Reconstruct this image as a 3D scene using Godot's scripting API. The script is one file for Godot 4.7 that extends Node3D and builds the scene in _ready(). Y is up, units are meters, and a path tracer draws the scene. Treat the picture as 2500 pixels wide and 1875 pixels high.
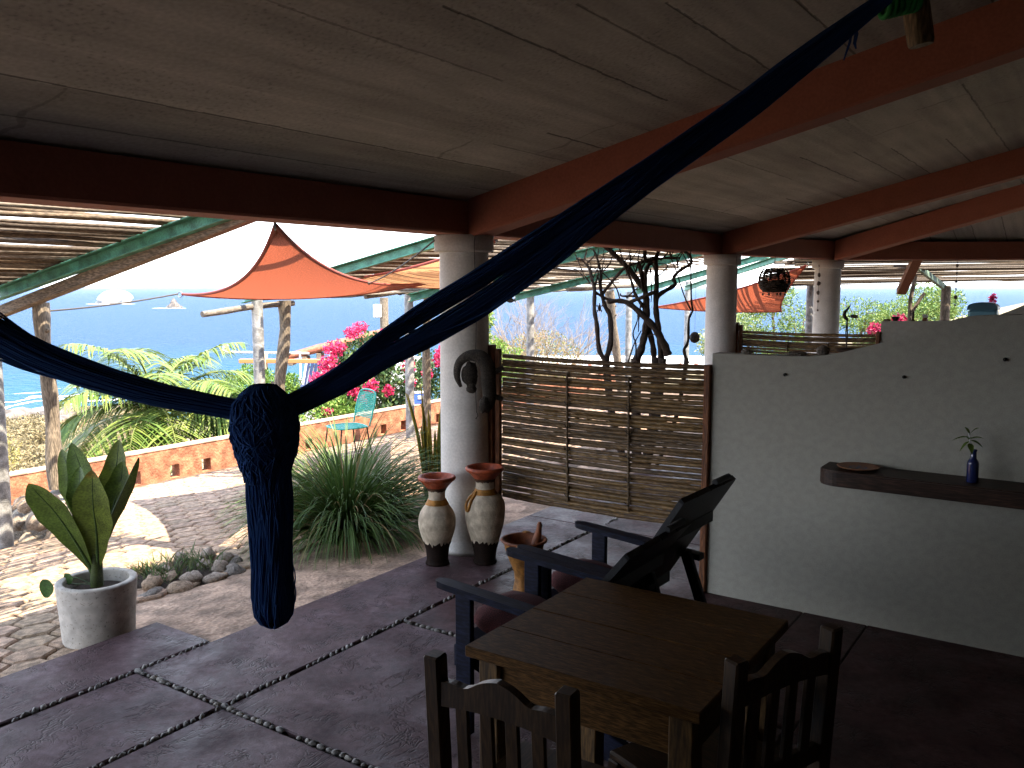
extends Node3D
# House frame: x runs along the facade (to the right and away), y up, z into the room; column 1 stands at the origin.

const SUN_TO := Vector3(0.02, 1.0, 0.47)
const GROUND_SLOPE := 0.11
var rng := RandomNumberGenerator.new()
var taken := {}
var M := {}
var T := {}


class MB:
	var v := PackedVector3Array()
	var n := PackedVector3Array()
	var c := PackedColorArray()
	var idx := PackedInt32Array()

	func tri(a: Vector3, b: Vector3, d: Vector3, col := Color.WHITE) -> void:
		var nn := (b - a).cross(d - a).normalized()
		var k := v.size()
		for p in [a, b, d]:
			v.append(p)
			n.append(nn)
			c.append(col)
		idx.append_array(PackedInt32Array([k, k + 2, k + 1]))

	func tri_to(a: Vector3, b: Vector3, d: Vector3, out: Vector3, col := Color.WHITE) -> void:
		if (b - a).cross(d - a).dot(out) < 0.0:
			tri(a, d, b, col)
		else:
			tri(a, b, d, col)

	func quad_to(a: Vector3, b: Vector3, d: Vector3, e: Vector3, out: Vector3, col := Color.WHITE) -> void:
		tri_to(a, b, d, out, col)
		tri_to(a, d, e, out, col)

	# rows of equally long rings or lines joined into one smooth sheet
	func grid(rows: Array, closed := false, col := Color.WHITE, cols := []) -> void:
		var m: int = rows[0].size()
		var k := v.size()
		var nn := PackedVector3Array()
		nn.resize(rows.size() * m)
		var last := m if closed else m - 1
		for r in rows.size() - 1:
			for j in last:
				var j2 := (j + 1) % m
				var a: Vector3 = rows[r][j]
				var b: Vector3 = rows[r][j2]
				var d: Vector3 = rows[r + 1][j2]
				var e: Vector3 = rows[r + 1][j]
				var f := (d - a).cross(e - b)
				nn[r * m + j] += f
				nn[r * m + j2] += f
				nn[(r + 1) * m + j2] += f
				nn[(r + 1) * m + j] += f
				var i0 := k + r * m + j
				var i1 := k + r * m + j2
				var i2 := k + (r + 1) * m + j2
				var i3 := k + (r + 1) * m + j
				idx.append_array(PackedInt32Array([i0, i2, i1, i0, i3, i2]))
		for r in rows.size():
			for j in m:
				v.append(rows[r][j])
				n.append(nn[r * m + j].normalized())
				c.append(col if cols.is_empty() else cols[r])

	func fan(ring: PackedVector3Array, out: Vector3, col := Color.WHITE) -> void:
		var mid := Vector3.ZERO
		for p in ring:
			mid += p
		mid /= ring.size()
		for j in ring.size():
			tri_to(mid, ring[j], ring[(j + 1) % ring.size()], out, col)

	func tube(path: Array, radii, sides := 8, caps := true, col := Color.WHITE, squash := 1.0) -> void:
		var rows := []
		var side := Vector3.ZERO
		for i in path.size():
			var t: Vector3 = (path[mini(i + 1, path.size() - 1)] - path[maxi(i - 1, 0)]).normalized()
			if side == Vector3.ZERO:
				side = t.cross(Vector3.UP if absf(t.y) < 0.9 else Vector3.RIGHT).normalized()
			side = (side - t * side.dot(t)).normalized()
			var b := t.cross(side)
			var r: float = radii if radii is float else radii[i]
			var ring := PackedVector3Array()
			for j in sides:
				var a := TAU * j / sides
				ring.append(path[i] + side * cos(a) * r + b * sin(a) * r * squash)
			rows.append(ring)
		grid(rows, true, col)
		if caps:
			fan(rows[0], path[0] - path[1], col)
			fan(rows[-1], path[-1] - path[-2], col)

	func box(ce: Vector3, sz: Vector3, bs := Basis(), bev := 0.003, col := Color.WHITE) -> void:
		var h := sz * 0.5
		bev = minf(bev, minf(h.x, minf(h.y, h.z)) * 0.6)
		var P := {}
		for sx in [-1, 1]:
			for sy in [-1, 1]:
				for sz2 in [-1, 1]:
					var s := Vector3(sx, sy, sz2)
					for ax in 3:
						var q := h - Vector3.ONE * bev
						q[ax] = h[ax]
						P[[sx, sy, sz2, ax]] = ce + bs * (s * q)
		for ax in 3:
			var u := (ax + 1) % 3
			var w := (ax + 2) % 3
			for s in [-1, 1]:
				var q := []
				for uw in [[-1, -1], [1, -1], [1, 1], [-1, 1]]:
					var k := [0, 0, 0]
					k[ax] = s
					k[u] = uw[0]
					k[w] = uw[1]
					q.append(P[[k[0], k[1], k[2], ax]])
				var o := Vector3.ZERO
				o[ax] = s
				quad_to(q[0], q[1], q[2], q[3], bs * o, col)
			for s1 in [-1, 1]:
				for s2 in [-1, 1]:
					var a := [0, 0, 0]
					var b := [0, 0, 0]
					a[ax] = -1
					b[ax] = 1
					a[u] = s1
					b[u] = s1
					a[w] = s2
					b[w] = s2
					var o := Vector3.ZERO
					o[u] = s1
					o[w] = s2
					quad_to(P[[a[0], a[1], a[2], u]], P[[b[0], b[1], b[2], u]], P[[b[0], b[1], b[2], w]], P[[a[0], a[1], a[2], w]], bs * o, col)
		for sx in [-1, 1]:
			for sy in [-1, 1]:
				for sz2 in [-1, 1]:
					tri_to(P[[sx, sy, sz2, 0]], P[[sx, sy, sz2, 1]], P[[sx, sy, sz2, 2]], bs * Vector3(sx, sy, sz2), col)

	# a bar of rectangular section from a to b
	func bar(a: Vector3, b: Vector3, wide: float, high: float, up := Vector3.UP, bev := 0.003, col := Color.WHITE) -> void:
		var z := (b - a).normalized()
		var x := up.cross(z).normalized()
		var y := z.cross(x)
		box((a + b) * 0.5, Vector3(wide, high, a.distance_to(b)), Basis(x, y, z), bev, col)

	# a flat outline given thickness: point = o + ux * p.x + uy * p.y + (0..1) * depth
	func prism(poly: PackedVector2Array, o: Vector3, ux: Vector3, uy: Vector3, depth: Vector3, col := Color.WHITE) -> void:
		var tris := Geometry2D.triangulate_polygon(poly)
		for i in range(0, tris.size(), 3):
			var q := []
			for j in 3:
				var p := poly[tris[i + j]]
				q.append(o + ux * p.x + uy * p.y)
			tri_to(q[0], q[1], q[2], -depth, col)
			tri_to(q[0] + depth, q[1] + depth, q[2] + depth, depth, col)
		var area := 0.0
		for i in poly.size():
			area += poly[i].cross(poly[(i + 1) % poly.size()])
		for i in poly.size():
			var a := poly[i]
			var b := poly[(i + 1) % poly.size()]
			var e := (b - a)
			var o2 := Vector2(e.y, -e.x) * signf(area)
			var A := o + ux * a.x + uy * a.y
			var B := o + ux * b.x + uy * b.y
			quad_to(A, B, B + depth, A + depth, ux * o2.x + uy * o2.y, col)

	func lathe(prof: Array, at := Vector3.ZERO, sides := 32, col := Color.WHITE, cols := []) -> void:
		var rows := []
		for p in prof:
			var ring := PackedVector3Array()
			for j in sides:
				var a := TAU * j / sides
				ring.append(at + Vector3(cos(a) * p.x, p.y, -sin(a) * p.x))
			rows.append(ring)
		grid(rows, true, col, cols)

	func blob(at: Vector3, r: Vector3, noise: FastNoiseLite, amp := 0.15, bs := Basis(), lats := 7, lons := 10, col := Color.WHITE) -> void:
		var rows := []
		for i in lats + 1:
			var a := -PI / 2 + PI * i / lats
			var ring := PackedVector3Array()
			for j in lons:
				var b := TAU * j / lons
				var d := Vector3(cos(a) * cos(b), sin(a), -cos(a) * sin(b))
				var k := 1.0 + amp * noise.get_noise_3dv((d * 0.9 + at * 7.0) * 60.0)
				ring.append(at + bs * (d * r * k))
			rows.append(ring)
		grid(rows, true, col)

	# a leaf: centre line, half widths, across vectors; fold lifts the edges
	func ribbon(path: Array, half: Array, across: Array, fold := 0.0, up := Vector3.UP, col := Color.WHITE, cols := []) -> void:
		var rows := []
		for i in path.size():
			var ac: Vector3 = across[i] if across.size() > 1 else across[0]
			rows.append(PackedVector3Array([path[i] - ac * half[i] + up * half[i] * fold, path[i], path[i] + ac * half[i] + up * half[i] * fold]))
		grid(rows, false, col, cols)

	func leaf(at: Vector3, dir: Vector3, side: Vector3, ln: float, wd: float, col: Color) -> void:
		var up := dir.cross(side).normalized()
		var m := at + dir * ln * 0.45 + up * ln * 0.06
		var t := at + dir * ln
		tri(at, m + side * wd, t, col)
		tri(at, t, m - side * wd, col)

	func mesh() -> ArrayMesh:
		var a := []
		a.resize(Mesh.ARRAY_MAX)
		a[Mesh.ARRAY_VERTEX] = v
		a[Mesh.ARRAY_NORMAL] = n
		a[Mesh.ARRAY_COLOR] = c
		a[Mesh.ARRAY_INDEX] = idx
		var am := ArrayMesh.new()
		am.add_surface_from_arrays(Mesh.PRIMITIVE_TRIANGLES, a)
		return am


func numbered(called: String) -> String:
	if not taken.has(called):
		taken[called] = 0
		return called
	taken[called] += 1
	return "%s_%03d" % [called, taken[called]]


func tag(o: Node, label: String, category: String, group := "") -> void:
	o.set_meta("label", label)
	o.set_meta("category", category)
	if group:
		o.set_meta("group", group)


func thing(called: String, label: String, category: String, at := Vector3.ZERO, turn := 0.0, group := "") -> Node3D:
	var o := Node3D.new()
	o.name = numbered(called)
	add_child(o)
	o.position = at
	o.rotation.y = turn
	tag(o, label, category, group)
	return o


# one mesh as a part of `parent` (in the parent's own axes) or, without one, at top level
func obj(called: String, mb: MB, m: Material, parent: Node = null) -> MeshInstance3D:
	var o := MeshInstance3D.new()
	o.mesh = mb.mesh()
	o.material_override = m
	if parent:
		o.name = called
		parent.add_child(o, true)
	else:
		o.name = numbered(called)
		add_child(o)
	return o


# parts that share a mesh already made
func again(called: String, me: Mesh, m: Material, parent: Node, tr: Transform3D) -> MeshInstance3D:
	var o := MeshInstance3D.new()
	o.mesh = me
	o.material_override = m
	o.name = called
	o.transform = tr
	parent.add_child(o, true)
	return o


func struct(called: String, mb: MB, m: Material) -> MeshInstance3D:
	var o := obj(called, mb, m)
	o.set_meta("kind", "structure")
	return o


func dup(src: Node3D, at: Vector3, turn: float, label: String) -> Node3D:
	var o: Node3D = src.duplicate()
	o.name = numbered(String(src.name))
	add_child(o)
	o.position = at
	o.rotation.y = turn
	o.set_meta("label", label)
	return o


func fnl(seed_: int, freq: float, oct := 4, kind := FastNoiseLite.TYPE_SIMPLEX_SMOOTH) -> FastNoiseLite:
	var f := FastNoiseLite.new()
	f.seed = seed_
	f.frequency = freq
	f.fractal_octaves = oct
	f.noise_type = kind
	return f


func noise_bytes(size: int, freq: float, oct: int, seed_: int, sx := 1, sy := 1, kind := FastNoiseLite.TYPE_SIMPLEX_SMOOTH) -> PackedByteArray:
	var im := fnl(seed_, freq, oct, kind).get_seamless_image(size / sx, size / sy, false, false, 0.15)
	im.convert(Image.FORMAT_L8)
	im.resize(size, size, Image.INTERPOLATE_CUBIC)
	return im.get_data()


# grey texture, product of several noises, each remapped to its own range
func grey(size: int, layers: Array) -> ImageTexture:
	var out := PackedByteArray()
	out.resize(size * size)
	var datas := []
	for l in layers:
		datas.append(noise_bytes(size, l.f, l.get("o", 4), l.get("s", 1), l.get("sx", 1), l.get("sy", 1), l.get("k", FastNoiseLite.TYPE_SIMPLEX_SMOOTH)))
	for i in size * size:
		var x := 1.0
		for k in layers.size():
			var l: Dictionary = layers[k]
			var t := float(datas[k][i]) / 255.0
			t = clampf((t - l.get("a", 0.2)) / (l.get("b", 0.8) - l.get("a", 0.2)), 0.0, 1.0)
			x *= lerpf(l.lo, l.hi, t)
		out[i] = int(clampf(x, 0.0, 1.0) * 255.0)
	return ImageTexture.create_from_image(Image.create_from_data(size, size, false, Image.FORMAT_L8, out))


func mat(key: String, lin: Color, rough: float, o := {}) -> StandardMaterial3D:
	var m := StandardMaterial3D.new()
	m.resource_name = key
	m.albedo_color = lin.linear_to_srgb()
	m.roughness = rough
	m.metallic_specular = o.get("spec", 0.4)
	m.metallic = o.get("metal", 0.0)
	m.vertex_color_use_as_albedo = o.get("vcol", false)
	if o.has("tex") or o.has("relief") or o.has("rtex"):
		m.uv1_triplanar = true
		m.uv1_world_triplanar = o.get("world", false)
		m.uv1_triplanar_sharpness = o.get("sharp", 6.0)
		var s = o.get("scale", 1.0)
		m.uv1_scale = s if s is Vector3 else Vector3(s, s, s)
	if o.has("tex"):
		m.albedo_texture = o.tex
	if o.has("rtex"):
		m.roughness_texture = o.rtex
	if o.has("relief"):
		m.heightmap_enabled = true
		m.heightmap_texture = o.relief
		m.heightmap_scale = o.get("rscale", 0.3)
	if o.has("backlight"):
		m.backlight_enabled = true
		m.backlight = o.backlight
	m.cull_mode = BaseMaterial3D.CULL_DISABLED if o.get("two", false) else BaseMaterial3D.CULL_BACK
	M[key] = m
	return m


func gy(z: float) -> float:   # height of the sloping patio
	return -0.02 + GROUND_SLOPE * z


func L(c: float) -> Color:
	return Color(c, c, c)


func rnd(a: float, b: float) -> float:
	return rng.randf_range(a, b)


func rdir() -> Vector3:
	var z := rnd(-1, 1)
	var a := rnd(0, TAU)
	var r := sqrt(1 - z * z)
	return Vector3(r * cos(a), z, r * sin(a))


func curve(pts: Array, n: int) -> Array:   # Catmull-Rom through pts
	var out := []
	var last := pts.size() - 1
	for i in n + 1:
		var t := float(i) / n * last
		var k := mini(int(t), last - 1)
		var f := t - k
		out.append(pts[k].cubic_interpolate(pts[k + 1], pts[maxi(k - 1, 0)], pts[mini(k + 2, last)], f))
	return out


func lerps(a: Array, n: int) -> Array:
	var out := []
	for i in n + 1:
		var t := float(i) / n * (a.size() - 1)
		var k := mini(int(t), a.size() - 2)
		out.append(lerpf(a[k], a[k + 1], t - k))
	return out


func textures() -> void:
	T.fine = grey(512, [{"f": 0.08, "o": 4, "lo": 0.72, "hi": 1.0, "s": 3}, {"f": 0.012, "o": 3, "lo": 0.8, "hi": 1.0, "s": 9}])
	T.soft = grey(512, [{"f": 0.015, "o": 5, "lo": 0.95, "hi": 1.0, "s": 4}, {"f": 0.12, "o": 3, "lo": 0.93, "hi": 1.0, "s": 8}])
	T.blotch = grey(512, [{"f": 0.012, "o": 5, "lo": 0.68, "hi": 1.0, "s": 5}, {"f": 0.11, "o": 3, "lo": 0.8, "hi": 1.0, "s": 6}])
	T.grain = grey(512, [{"f": 0.03, "o": 5, "lo": 0.6, "hi": 1.0, "s": 12}, {"f": 0.008, "o": 3, "lo": 0.78, "hi": 1.0, "s": 13}])
	T.bump = grey(512, [{"f": 0.05, "o": 5, "lo": 0.0, "hi": 1.0, "s": 21}])
	T.stipple = grey(512, [{"f": 0.09, "o": 2, "lo": 0.0, "hi": 1.0, "s": 22, "a": 0.35, "b": 0.75}])
	T.wave = grey(512, [{"f": 0.02, "o": 5, "lo": 0.0, "hi": 1.0, "s": 31, "sy": 2}])
	T.thread = grey(256, [{"f": 0.1, "o": 2, "lo": 0.55, "hi": 1.0, "s": 41}])
	T.boards = boards()
	var fl := trowel()
	T.floor = fl[0]
	T.floor_relief = fl[1]
	T.spots = grey(512, [{"f": 0.03, "o": 4, "lo": 0.8, "hi": 1.0, "s": 51, "a": 0.25, "b": 0.6}, {"f": 0.1, "o": 3, "lo": 0.82, "hi": 1.0, "s": 52}])
	T.pores = grey(512, [{"f": 0.05, "o": 2, "lo": 0.72, "hi": 1.0, "s": 55, "a": 0.16, "b": 0.24}, {"f": 0.012, "o": 4, "lo": 0.86, "hi": 1.0, "s": 56}])
	T.vase = grey(512, [{"f": 0.008, "o": 4, "lo": 0.86, "hi": 1.0, "s": 61, "a": 0.3, "b": 0.7}, {"f": 0.03, "o": 4, "lo": 0.9, "hi": 1.0, "s": 62, "sy": 3}])


# underside of a slab cast on boards that run along x (u) and lie side by side in z (v): 4 m a tile
func boards() -> ImageTexture:
	var size := 1024
	var streak := noise_bytes(size, 0.03, 5, 71, 16, 1)
	var cloud := noise_bytes(size, 0.006, 5, 72)
	var fine := noise_bytes(size, 0.15, 3, 73)
	var wob := noise_bytes(size, 0.012, 3, 74)
	var r := RandomNumberGenerator.new()
	r.seed = 77
	var edges := []
	var y := 0.0
	while y < size - 40:
		edges.append([int(y), r.randf_range(0.86, 1.0), r.randi_range(0, size), r.randf_range(0.64, 0.94), r.randi_range(0, size), r.randi_range(250, 900)])
		y += r.randf_range(48, 84)
	edges.append([size, 1.0, 0, 1.0, 0, 0])
	var out := PackedByteArray()
	out.resize(size * size)
	var k := 0
	for j in size:
		while k < edges.size() - 2 and j >= edges[k + 1][0]:
			k += 1
		var e: Array = edges[k]
		for i in size:
			var t := j * size + i
			var x: float = e[1] * (0.84 + 0.18 * streak[t] / 255.0) * (0.93 + 0.09 * cloud[t] / 255.0) * (0.88 + 0.14 * fine[t] / 255.0)
			if fine[t] < 62 and cloud[t] < 125:
				x *= 0.90   # air holes
			var d := float(j - int(e[0])) + (float(wob[t]) - 128.0) * 0.012
			var along := posmod(i - int(e[4]), size)
			if d < 3.2 and along < e[5]:
				var dark: float = e[3] * (0.8 + 0.2 * fine[(t * 7) % (size * size)] / 255.0)
				x *= dark if d > 0.6 else lerpf(dark, 1.15, 0.7)
			if absf(float(i - int(e[2])) + (float(wob[t]) - 128.0) * 0.1) < 2.5:
				x *= 0.86
			out[t] = int(clampf(x, 0, 1) * 255)
	return ImageTexture.create_from_image(Image.create_from_data(size, size, false, Image.FORMAT_L8, out))


# dyed concrete, hand trowelled: dark scrapes and lighter dusty patches, 2 m a tile
func trowel() -> Array:
	var size := 1024
	var a := noise_bytes(size, 0.006, 5, 81)
	var b := noise_bytes(size, 0.03, 4, 82)
	var ridg := noise_bytes(size, 0.02, 4, 83, 3, 1)
	var ridg2 := noise_bytes(size, 0.022, 4, 87, 1, 2)
	var fine := noise_bytes(size, 0.16, 3, 84)
	var where := noise_bytes(size, 0.007, 3, 85)
	var out := PackedByteArray()
	var rel := PackedByteArray()
	out.resize(size * size * 3)
	rel.resize(size * size)
	for t in size * size:
		var pa := a[t] / 255.0
		var pb := b[t] / 255.0
		var w := clampf((where[t] / 255.0 - 0.42) * 4.0, 0.0, 1.0)
		var rr := lerpf(float(ridg[t]), float(ridg2[t]), clampf((pa - 0.4) * 5.0, 0, 1)) / 255.0
		var line := 1.0 - clampf(absf(rr - 0.5) * 22.0, 0.0, 1.0)
		var line2 := 1.0 - clampf(absf(rr - 0.62) * 26.0, 0.0, 1.0)
		var scr := maxf(line, line2) * w
		var x := (0.70 + 0.34 * pa) * (0.84 + 0.2 * pb) * (0.84 + 0.16 * fine[t] / 255.0) * (1.0 - 0.32 * scr)
		var dust := clampf((pa * 0.6 + pb * 0.4 - 0.56) * 5.0, 0.0, 1.0) * 0.5
		out[t * 3] = int(clampf(lerpf(x, x * 1.06, dust), 0, 1) * 255)
		out[t * 3 + 1] = int(clampf(lerpf(x * 0.97, x * 1.1, dust), 0, 1) * 255)
		out[t * 3 + 2] = int(clampf(lerpf(x * 0.98, x * 1.13, dust), 0, 1) * 255)
		rel[t] = int(clampf(0.55 + 0.2 * (pb - 0.5) + 0.12 * (fine[t] / 255.0 - 0.5) - 0.45 * scr, 0, 1) * 255)
	return [ImageTexture.create_from_image(Image.create_from_data(size, size, false, Image.FORMAT_RGB8, out)), ImageTexture.create_from_image(Image.create_from_data(size, size, false, Image.FORMAT_L8, rel))]


func materials() -> void:
	mat("ceiling_concrete", Color(0.61, 0.59, 0.51), 0.95, {"tex": T.boards, "scale": 0.25, "world": true, "relief": T.boards, "rscale": 0.5})
	mat("beam_paint", Color(0.32, 0.108, 0.068), 0.85, {"tex": T.soft, "scale": 0.7, "world": true, "relief": T.bump, "rscale": 0.1})
	mat("wall_plaster", Color(0.40, 0.385, 0.33), 0.95, {"tex": T.soft, "scale": 2.5, "world": true, "relief": T.stipple, "rscale": 0.03})
	mat("column_paint", Color(0.70, 0.66, 0.60), 0.8, {"tex": T.soft, "scale": 0.8, "world": true, "relief": T.bump, "rscale": 0.04})
	mat("floor_concrete", Color(0.150, 0.098, 0.098), 0.72, {"spec": 0.25, "tex": T.floor, "scale": 0.5, "world": true, "relief": T.floor_relief, "rscale": 0.5, "rtex": T.blotch})
	mat("floor_red", Color(0.115, 0.058, 0.054), 0.66, {"spec": 0.28, "tex": T.floor, "scale": Vector3(0.45, 0.45, 0.45), "world": true, "relief": T.floor_relief, "rscale": 0.3, "rtex": T.blotch})
	mat("floor_base", Color(0.16, 0.125, 0.105), 0.95, {"tex": T.fine, "scale": 1.5, "world": true})
	mat("inner_wall", Color(0.24, 0.21, 0.175), 0.95, {"tex": T.blotch, "scale": 0.4, "world": true})
	mat("pebble_a", Color(0.22, 0.20, 0.18), 0.5, {"tex": T.spots, "scale": 6.0})
	mat("pebble_b", Color(0.15, 0.135, 0.12), 0.5, {"tex": T.spots, "scale": 6.0})
	mat("pebble_c", Color(0.29, 0.26, 0.22), 0.5, {"tex": T.spots, "scale": 6.0})
	mat("sand_cement", Color(0.54, 0.36, 0.245), 0.95, {"tex": T.blotch, "scale": 0.6, "world": true, "relief": T.bump, "rscale": 0.6})
	mat("joint_sand", Color(0.20, 0.13, 0.085), 1.0, {"tex": T.fine, "scale": 2.0, "world": true, "relief": T.bump, "rscale": 0.8})
	for i in 5:
		var k: float = [1.0, 0.88, 1.1, 0.95, 0.8][i]
		mat("paver_%d" % i, Color(0.48 * k, 0.315 * k * (1.0 + 0.015 * i), 0.21 * k), 0.92, {"tex": T.blotch, "scale": 1.7 + 0.2 * i, "world": true, "relief": T.bump, "rscale": 0.35})
	mat("parapet_paint", Color(0.54, 0.22, 0.12), 0.9, {"tex": T.blotch, "scale": 0.8, "world": true, "relief": T.bump, "rscale": 0.3})
	mat("parapet_cap", Color(0.66, 0.44, 0.32), 0.9, {"tex": T.blotch, "scale": 0.8, "world": true})
	mat("bamboo_a", Color(0.36, 0.215, 0.08), 0.5, {"tex": T.grain, "scale": Vector3(8, 8, 1.2), "vcol": true})
	mat("bamboo_b", Color(0.29, 0.17, 0.07), 0.55, {"tex": T.grain, "scale": Vector3(8, 8, 1.4), "vcol": true})
	mat("bamboo_c", Color(0.24, 0.155, 0.08), 0.6, {"tex": T.grain, "scale": Vector3(8, 8, 1.0), "vcol": true})
	mat("frame_wood", Color(0.32, 0.115, 0.04), 0.6, {"tex": T.grain, "scale": Vector3(9, 0.8, 9), "relief": T.grain, "rscale": 0.1})
	mat("dark_stick", Color(0.06, 0.042, 0.03), 0.85, {"tex": T.grain, "scale": Vector3(8, 2, 8)})
	mat("table_wood", Color(0.16, 0.078, 0.024), 0.5, {"spec": 0.22, "tex": T.grain, "scale": Vector3(14, 14, 1.6), "relief": T.grain, "rscale": 0.06})
	mat("table_wood_x", Color(0.13, 0.066, 0.02), 0.5, {"tex": T.grain, "scale": Vector3(0.9, 7, 7)})
	mat("table_wood_y", Color(0.16, 0.085, 0.026), 0.5, {"tex": T.grain, "scale": Vector3(7, 0.9, 7)})
	mat("chair_wood", Color(0.062, 0.033, 0.014), 0.4, {"tex": T.grain, "scale": Vector3(7, 0.9, 7)})
	mat("chair_wood_x", Color(0.068, 0.037, 0.015), 0.4, {"tex": T.grain, "scale": Vector3(0.9, 7, 7)})
	mat("blue_paint", Color(0.013, 0.016, 0.038), 0.5, {"spec": 0.25, "tex": T.grain, "scale": Vector3(5, 5, 1.0)})
	mat("chair_back", Color(0.009, 0.011, 0.015), 0.5, {"tex": T.grain, "scale": Vector3(5, 1.0, 5)})
	mat("cushion", Color(0.10, 0.02, 0.02), 0.95, {"tex": T.thread, "scale": 6.0, "relief": T.thread, "rscale": 0.1})
	mat("shelf_wood", Color(0.07, 0.032, 0.018), 0.55, {"tex": T.grain, "scale": Vector3(6, 6, 0.8), "relief": T.grain, "rscale": 0.1})
	mat("hammock", Color(0.027, 0.068, 0.205), 0.95, {"vcol": true, "spec": 0.1})
	mat("green_rope", Color(0.02, 0.22, 0.05), 0.85, {"vcol": true})
	mat("pole_wood", Color(0.26, 0.17, 0.09), 0.7, {"tex": T.grain, "scale": Vector3(7, 1.2, 7), "relief": T.grain, "rscale": 0.2})
	mat("weathered", Color(0.30, 0.235, 0.17), 0.9, {"tex": T.grain, "scale": Vector3(6, 0.9, 6), "relief": T.grain, "rscale": 0.5})
	mat("weathered_z", Color(0.27, 0.20, 0.145), 0.9, {"tex": T.grain, "scale": Vector3(6, 6, 0.9), "relief": T.grain, "rscale": 0.4})
	for i in 4:
		mat("stick_%d" % i, [Color(0.19, 0.145, 0.11), Color(0.26, 0.21, 0.165), Color(0.125, 0.09, 0.065), Color(0.20, 0.14, 0.09)][i], 0.9, {"tex": T.grain, "scale": Vector3(1.2, 9, 9)})
	mat("green_steel", Color(0.085, 0.30, 0.20), 0.5, {"tex": T.blotch, "scale": 0.9, "world": true})
	mat("pale_green_steel", Color(0.30, 0.42, 0.33), 0.5, {"tex": T.blotch, "scale": 0.9})
	mat("grey_steel", Color(0.36, 0.35, 0.335), 0.55, {"tex": T.blotch, "scale": Vector3(1.2, 1.2, 1.2), "relief": T.bump, "rscale": 0.08})
	mat("sail_orange", Color(0.39, 0.10, 0.052), 0.9, {"tex": T.thread, "scale": 3.0, "world": true, "backlight": Color(0.9, 0.9, 0.9), "two": true})
	mat("sail_sunlit", Color(0.58, 0.29, 0.14), 0.9, {"tex": T.thread, "scale": 3.0, "world": true, "backlight": Color(1.0, 1.0, 1.0), "two": true})  # sunlit look of the second sail put into a paler, yellower colour
	mat("sail_hem", Color(0.22, 0.04, 0.025), 0.9)
	mat("vase_clay", Color(0.58, 0.48, 0.35), 0.75, {"spec": 0.25, "tex": T.vase, "scale": Vector3(2.5, 2.5, 2.5), "relief": T.bump, "rscale": 0.12})
	mat("vase_dark", Color(0.024, 0.014, 0.010), 0.7, {"spec": 0.2, "tex": T.fine, "scale": 3.0})
	mat("vase_rim", Color(0.52, 0.10, 0.035), 0.5, {"tex": T.blotch, "scale": 3.0})
	mat("vase_scorch", Color(0.10, 0.045, 0.022), 0.7, {"tex": T.blotch, "scale": 4.0})
	mat("vase_band", Color(0.55, 0.235, 0.03), 0.6, {"tex": T.blotch, "scale": 3.0})
	mat("terracotta", Color(0.30, 0.095, 0.035), 0.6, {"tex": T.blotch, "scale": 3.0})
	mat("ochre_clay", Color(0.40, 0.17, 0.035), 0.6, {"tex": T.blotch, "scale": 3.0})
	mat("pot_concrete", Color(0.50, 0.445, 0.38), 0.9, {"tex": T.pores, "scale": 2.0, "relief": T.pores, "rscale": 0.12})
	mat("soil", Color(0.09, 0.06, 0.04), 1.0, {"tex": T.fine, "scale": 5.0, "relief": T.bump, "rscale": 1.0})
	mat("big_leaf", Color(0.9, 0.9, 0.9), 0.4, {"vcol": true, "tex": T.fine, "scale": 2.0, "backlight": Color(0.5, 0.5, 0.5), "two": true})
	mat("foliage", Color(0.80, 0.80, 0.80), 0.55, {"vcol": true, "backlight": Color(0.7, 0.7, 0.7), "two": true})
	mat("bark", Color(0.20, 0.14, 0.10), 0.9, {"tex": T.grain, "scale": Vector3(8, 1.5, 8), "relief": T.grain, "rscale": 0.4})
	mat("dry_bark", Color(0.085, 0.055, 0.038), 0.9, {"tex": T.grain, "scale": Vector3(8, 2, 8), "relief": T.bump, "rscale": 0.3})
	mat("stone_a", Color(0.34, 0.265, 0.20), 0.85, {"tex": T.spots, "scale": 2.5, "relief": T.bump, "rscale": 0.15})
	mat("stone_b", Color(0.23, 0.19, 0.155), 0.85, {"tex": T.spots, "scale": 2.2, "relief": T.bump, "rscale": 0.4})
	mat("stone_c", Color(0.38, 0.265, 0.175), 0.85, {"tex": T.spots, "scale": 2.8, "relief": T.bump, "rscale": 0.4})
	mat("mortar_bed", Color(0.36, 0.31, 0.25), 0.95, {"tex": T.fine, "scale": 2.0, "relief": T.bump, "rscale": 0.8})
	mat("sea_water", Color(1, 1, 1), 0.6, {"vcol": true, "relief": T.wave, "rscale": 120.0, "scale": 0.02, "world": true, "spec": 0.14})
	mat("foam", Color(0.62, 0.65, 0.66), 0.95)
	mat("scrubland", Color(0.25, 0.20, 0.11), 1.0, {"tex": T.blotch, "scale": 0.05, "world": true})
	mat("guano_rock", Color(0.42, 0.395, 0.36), 0.95, {"tex": T.spots, "scale": 0.03, "vcol": true})
	mat("dark_rock", Color(0.17, 0.14, 0.12), 0.95, {"tex": T.blotch, "scale": 0.03})
	mat("white_paint", Color(0.80, 0.79, 0.76), 0.85, {"tex": T.fine, "scale": 0.6})
	mat("cream_paint", Color(0.60, 0.44, 0.31), 0.9, {"tex": T.fine, "scale": 0.6})
	mat("roof_tile", Color(0.42, 0.13, 0.07), 0.85, {"tex": T.blotch, "scale": 1.0})
	mat("orange_rail", Color(0.48, 0.15, 0.05), 0.7)
	mat("navy_cloth", Color(0.02, 0.03, 0.08), 0.9)
	mat("teal_metal", Color(0.02, 0.30, 0.24), 0.4)
	mat("black_metal", Color(0.012, 0.011, 0.010), 0.5)
	mat("rust_metal", Color(0.05, 0.028, 0.02), 0.6)
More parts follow.
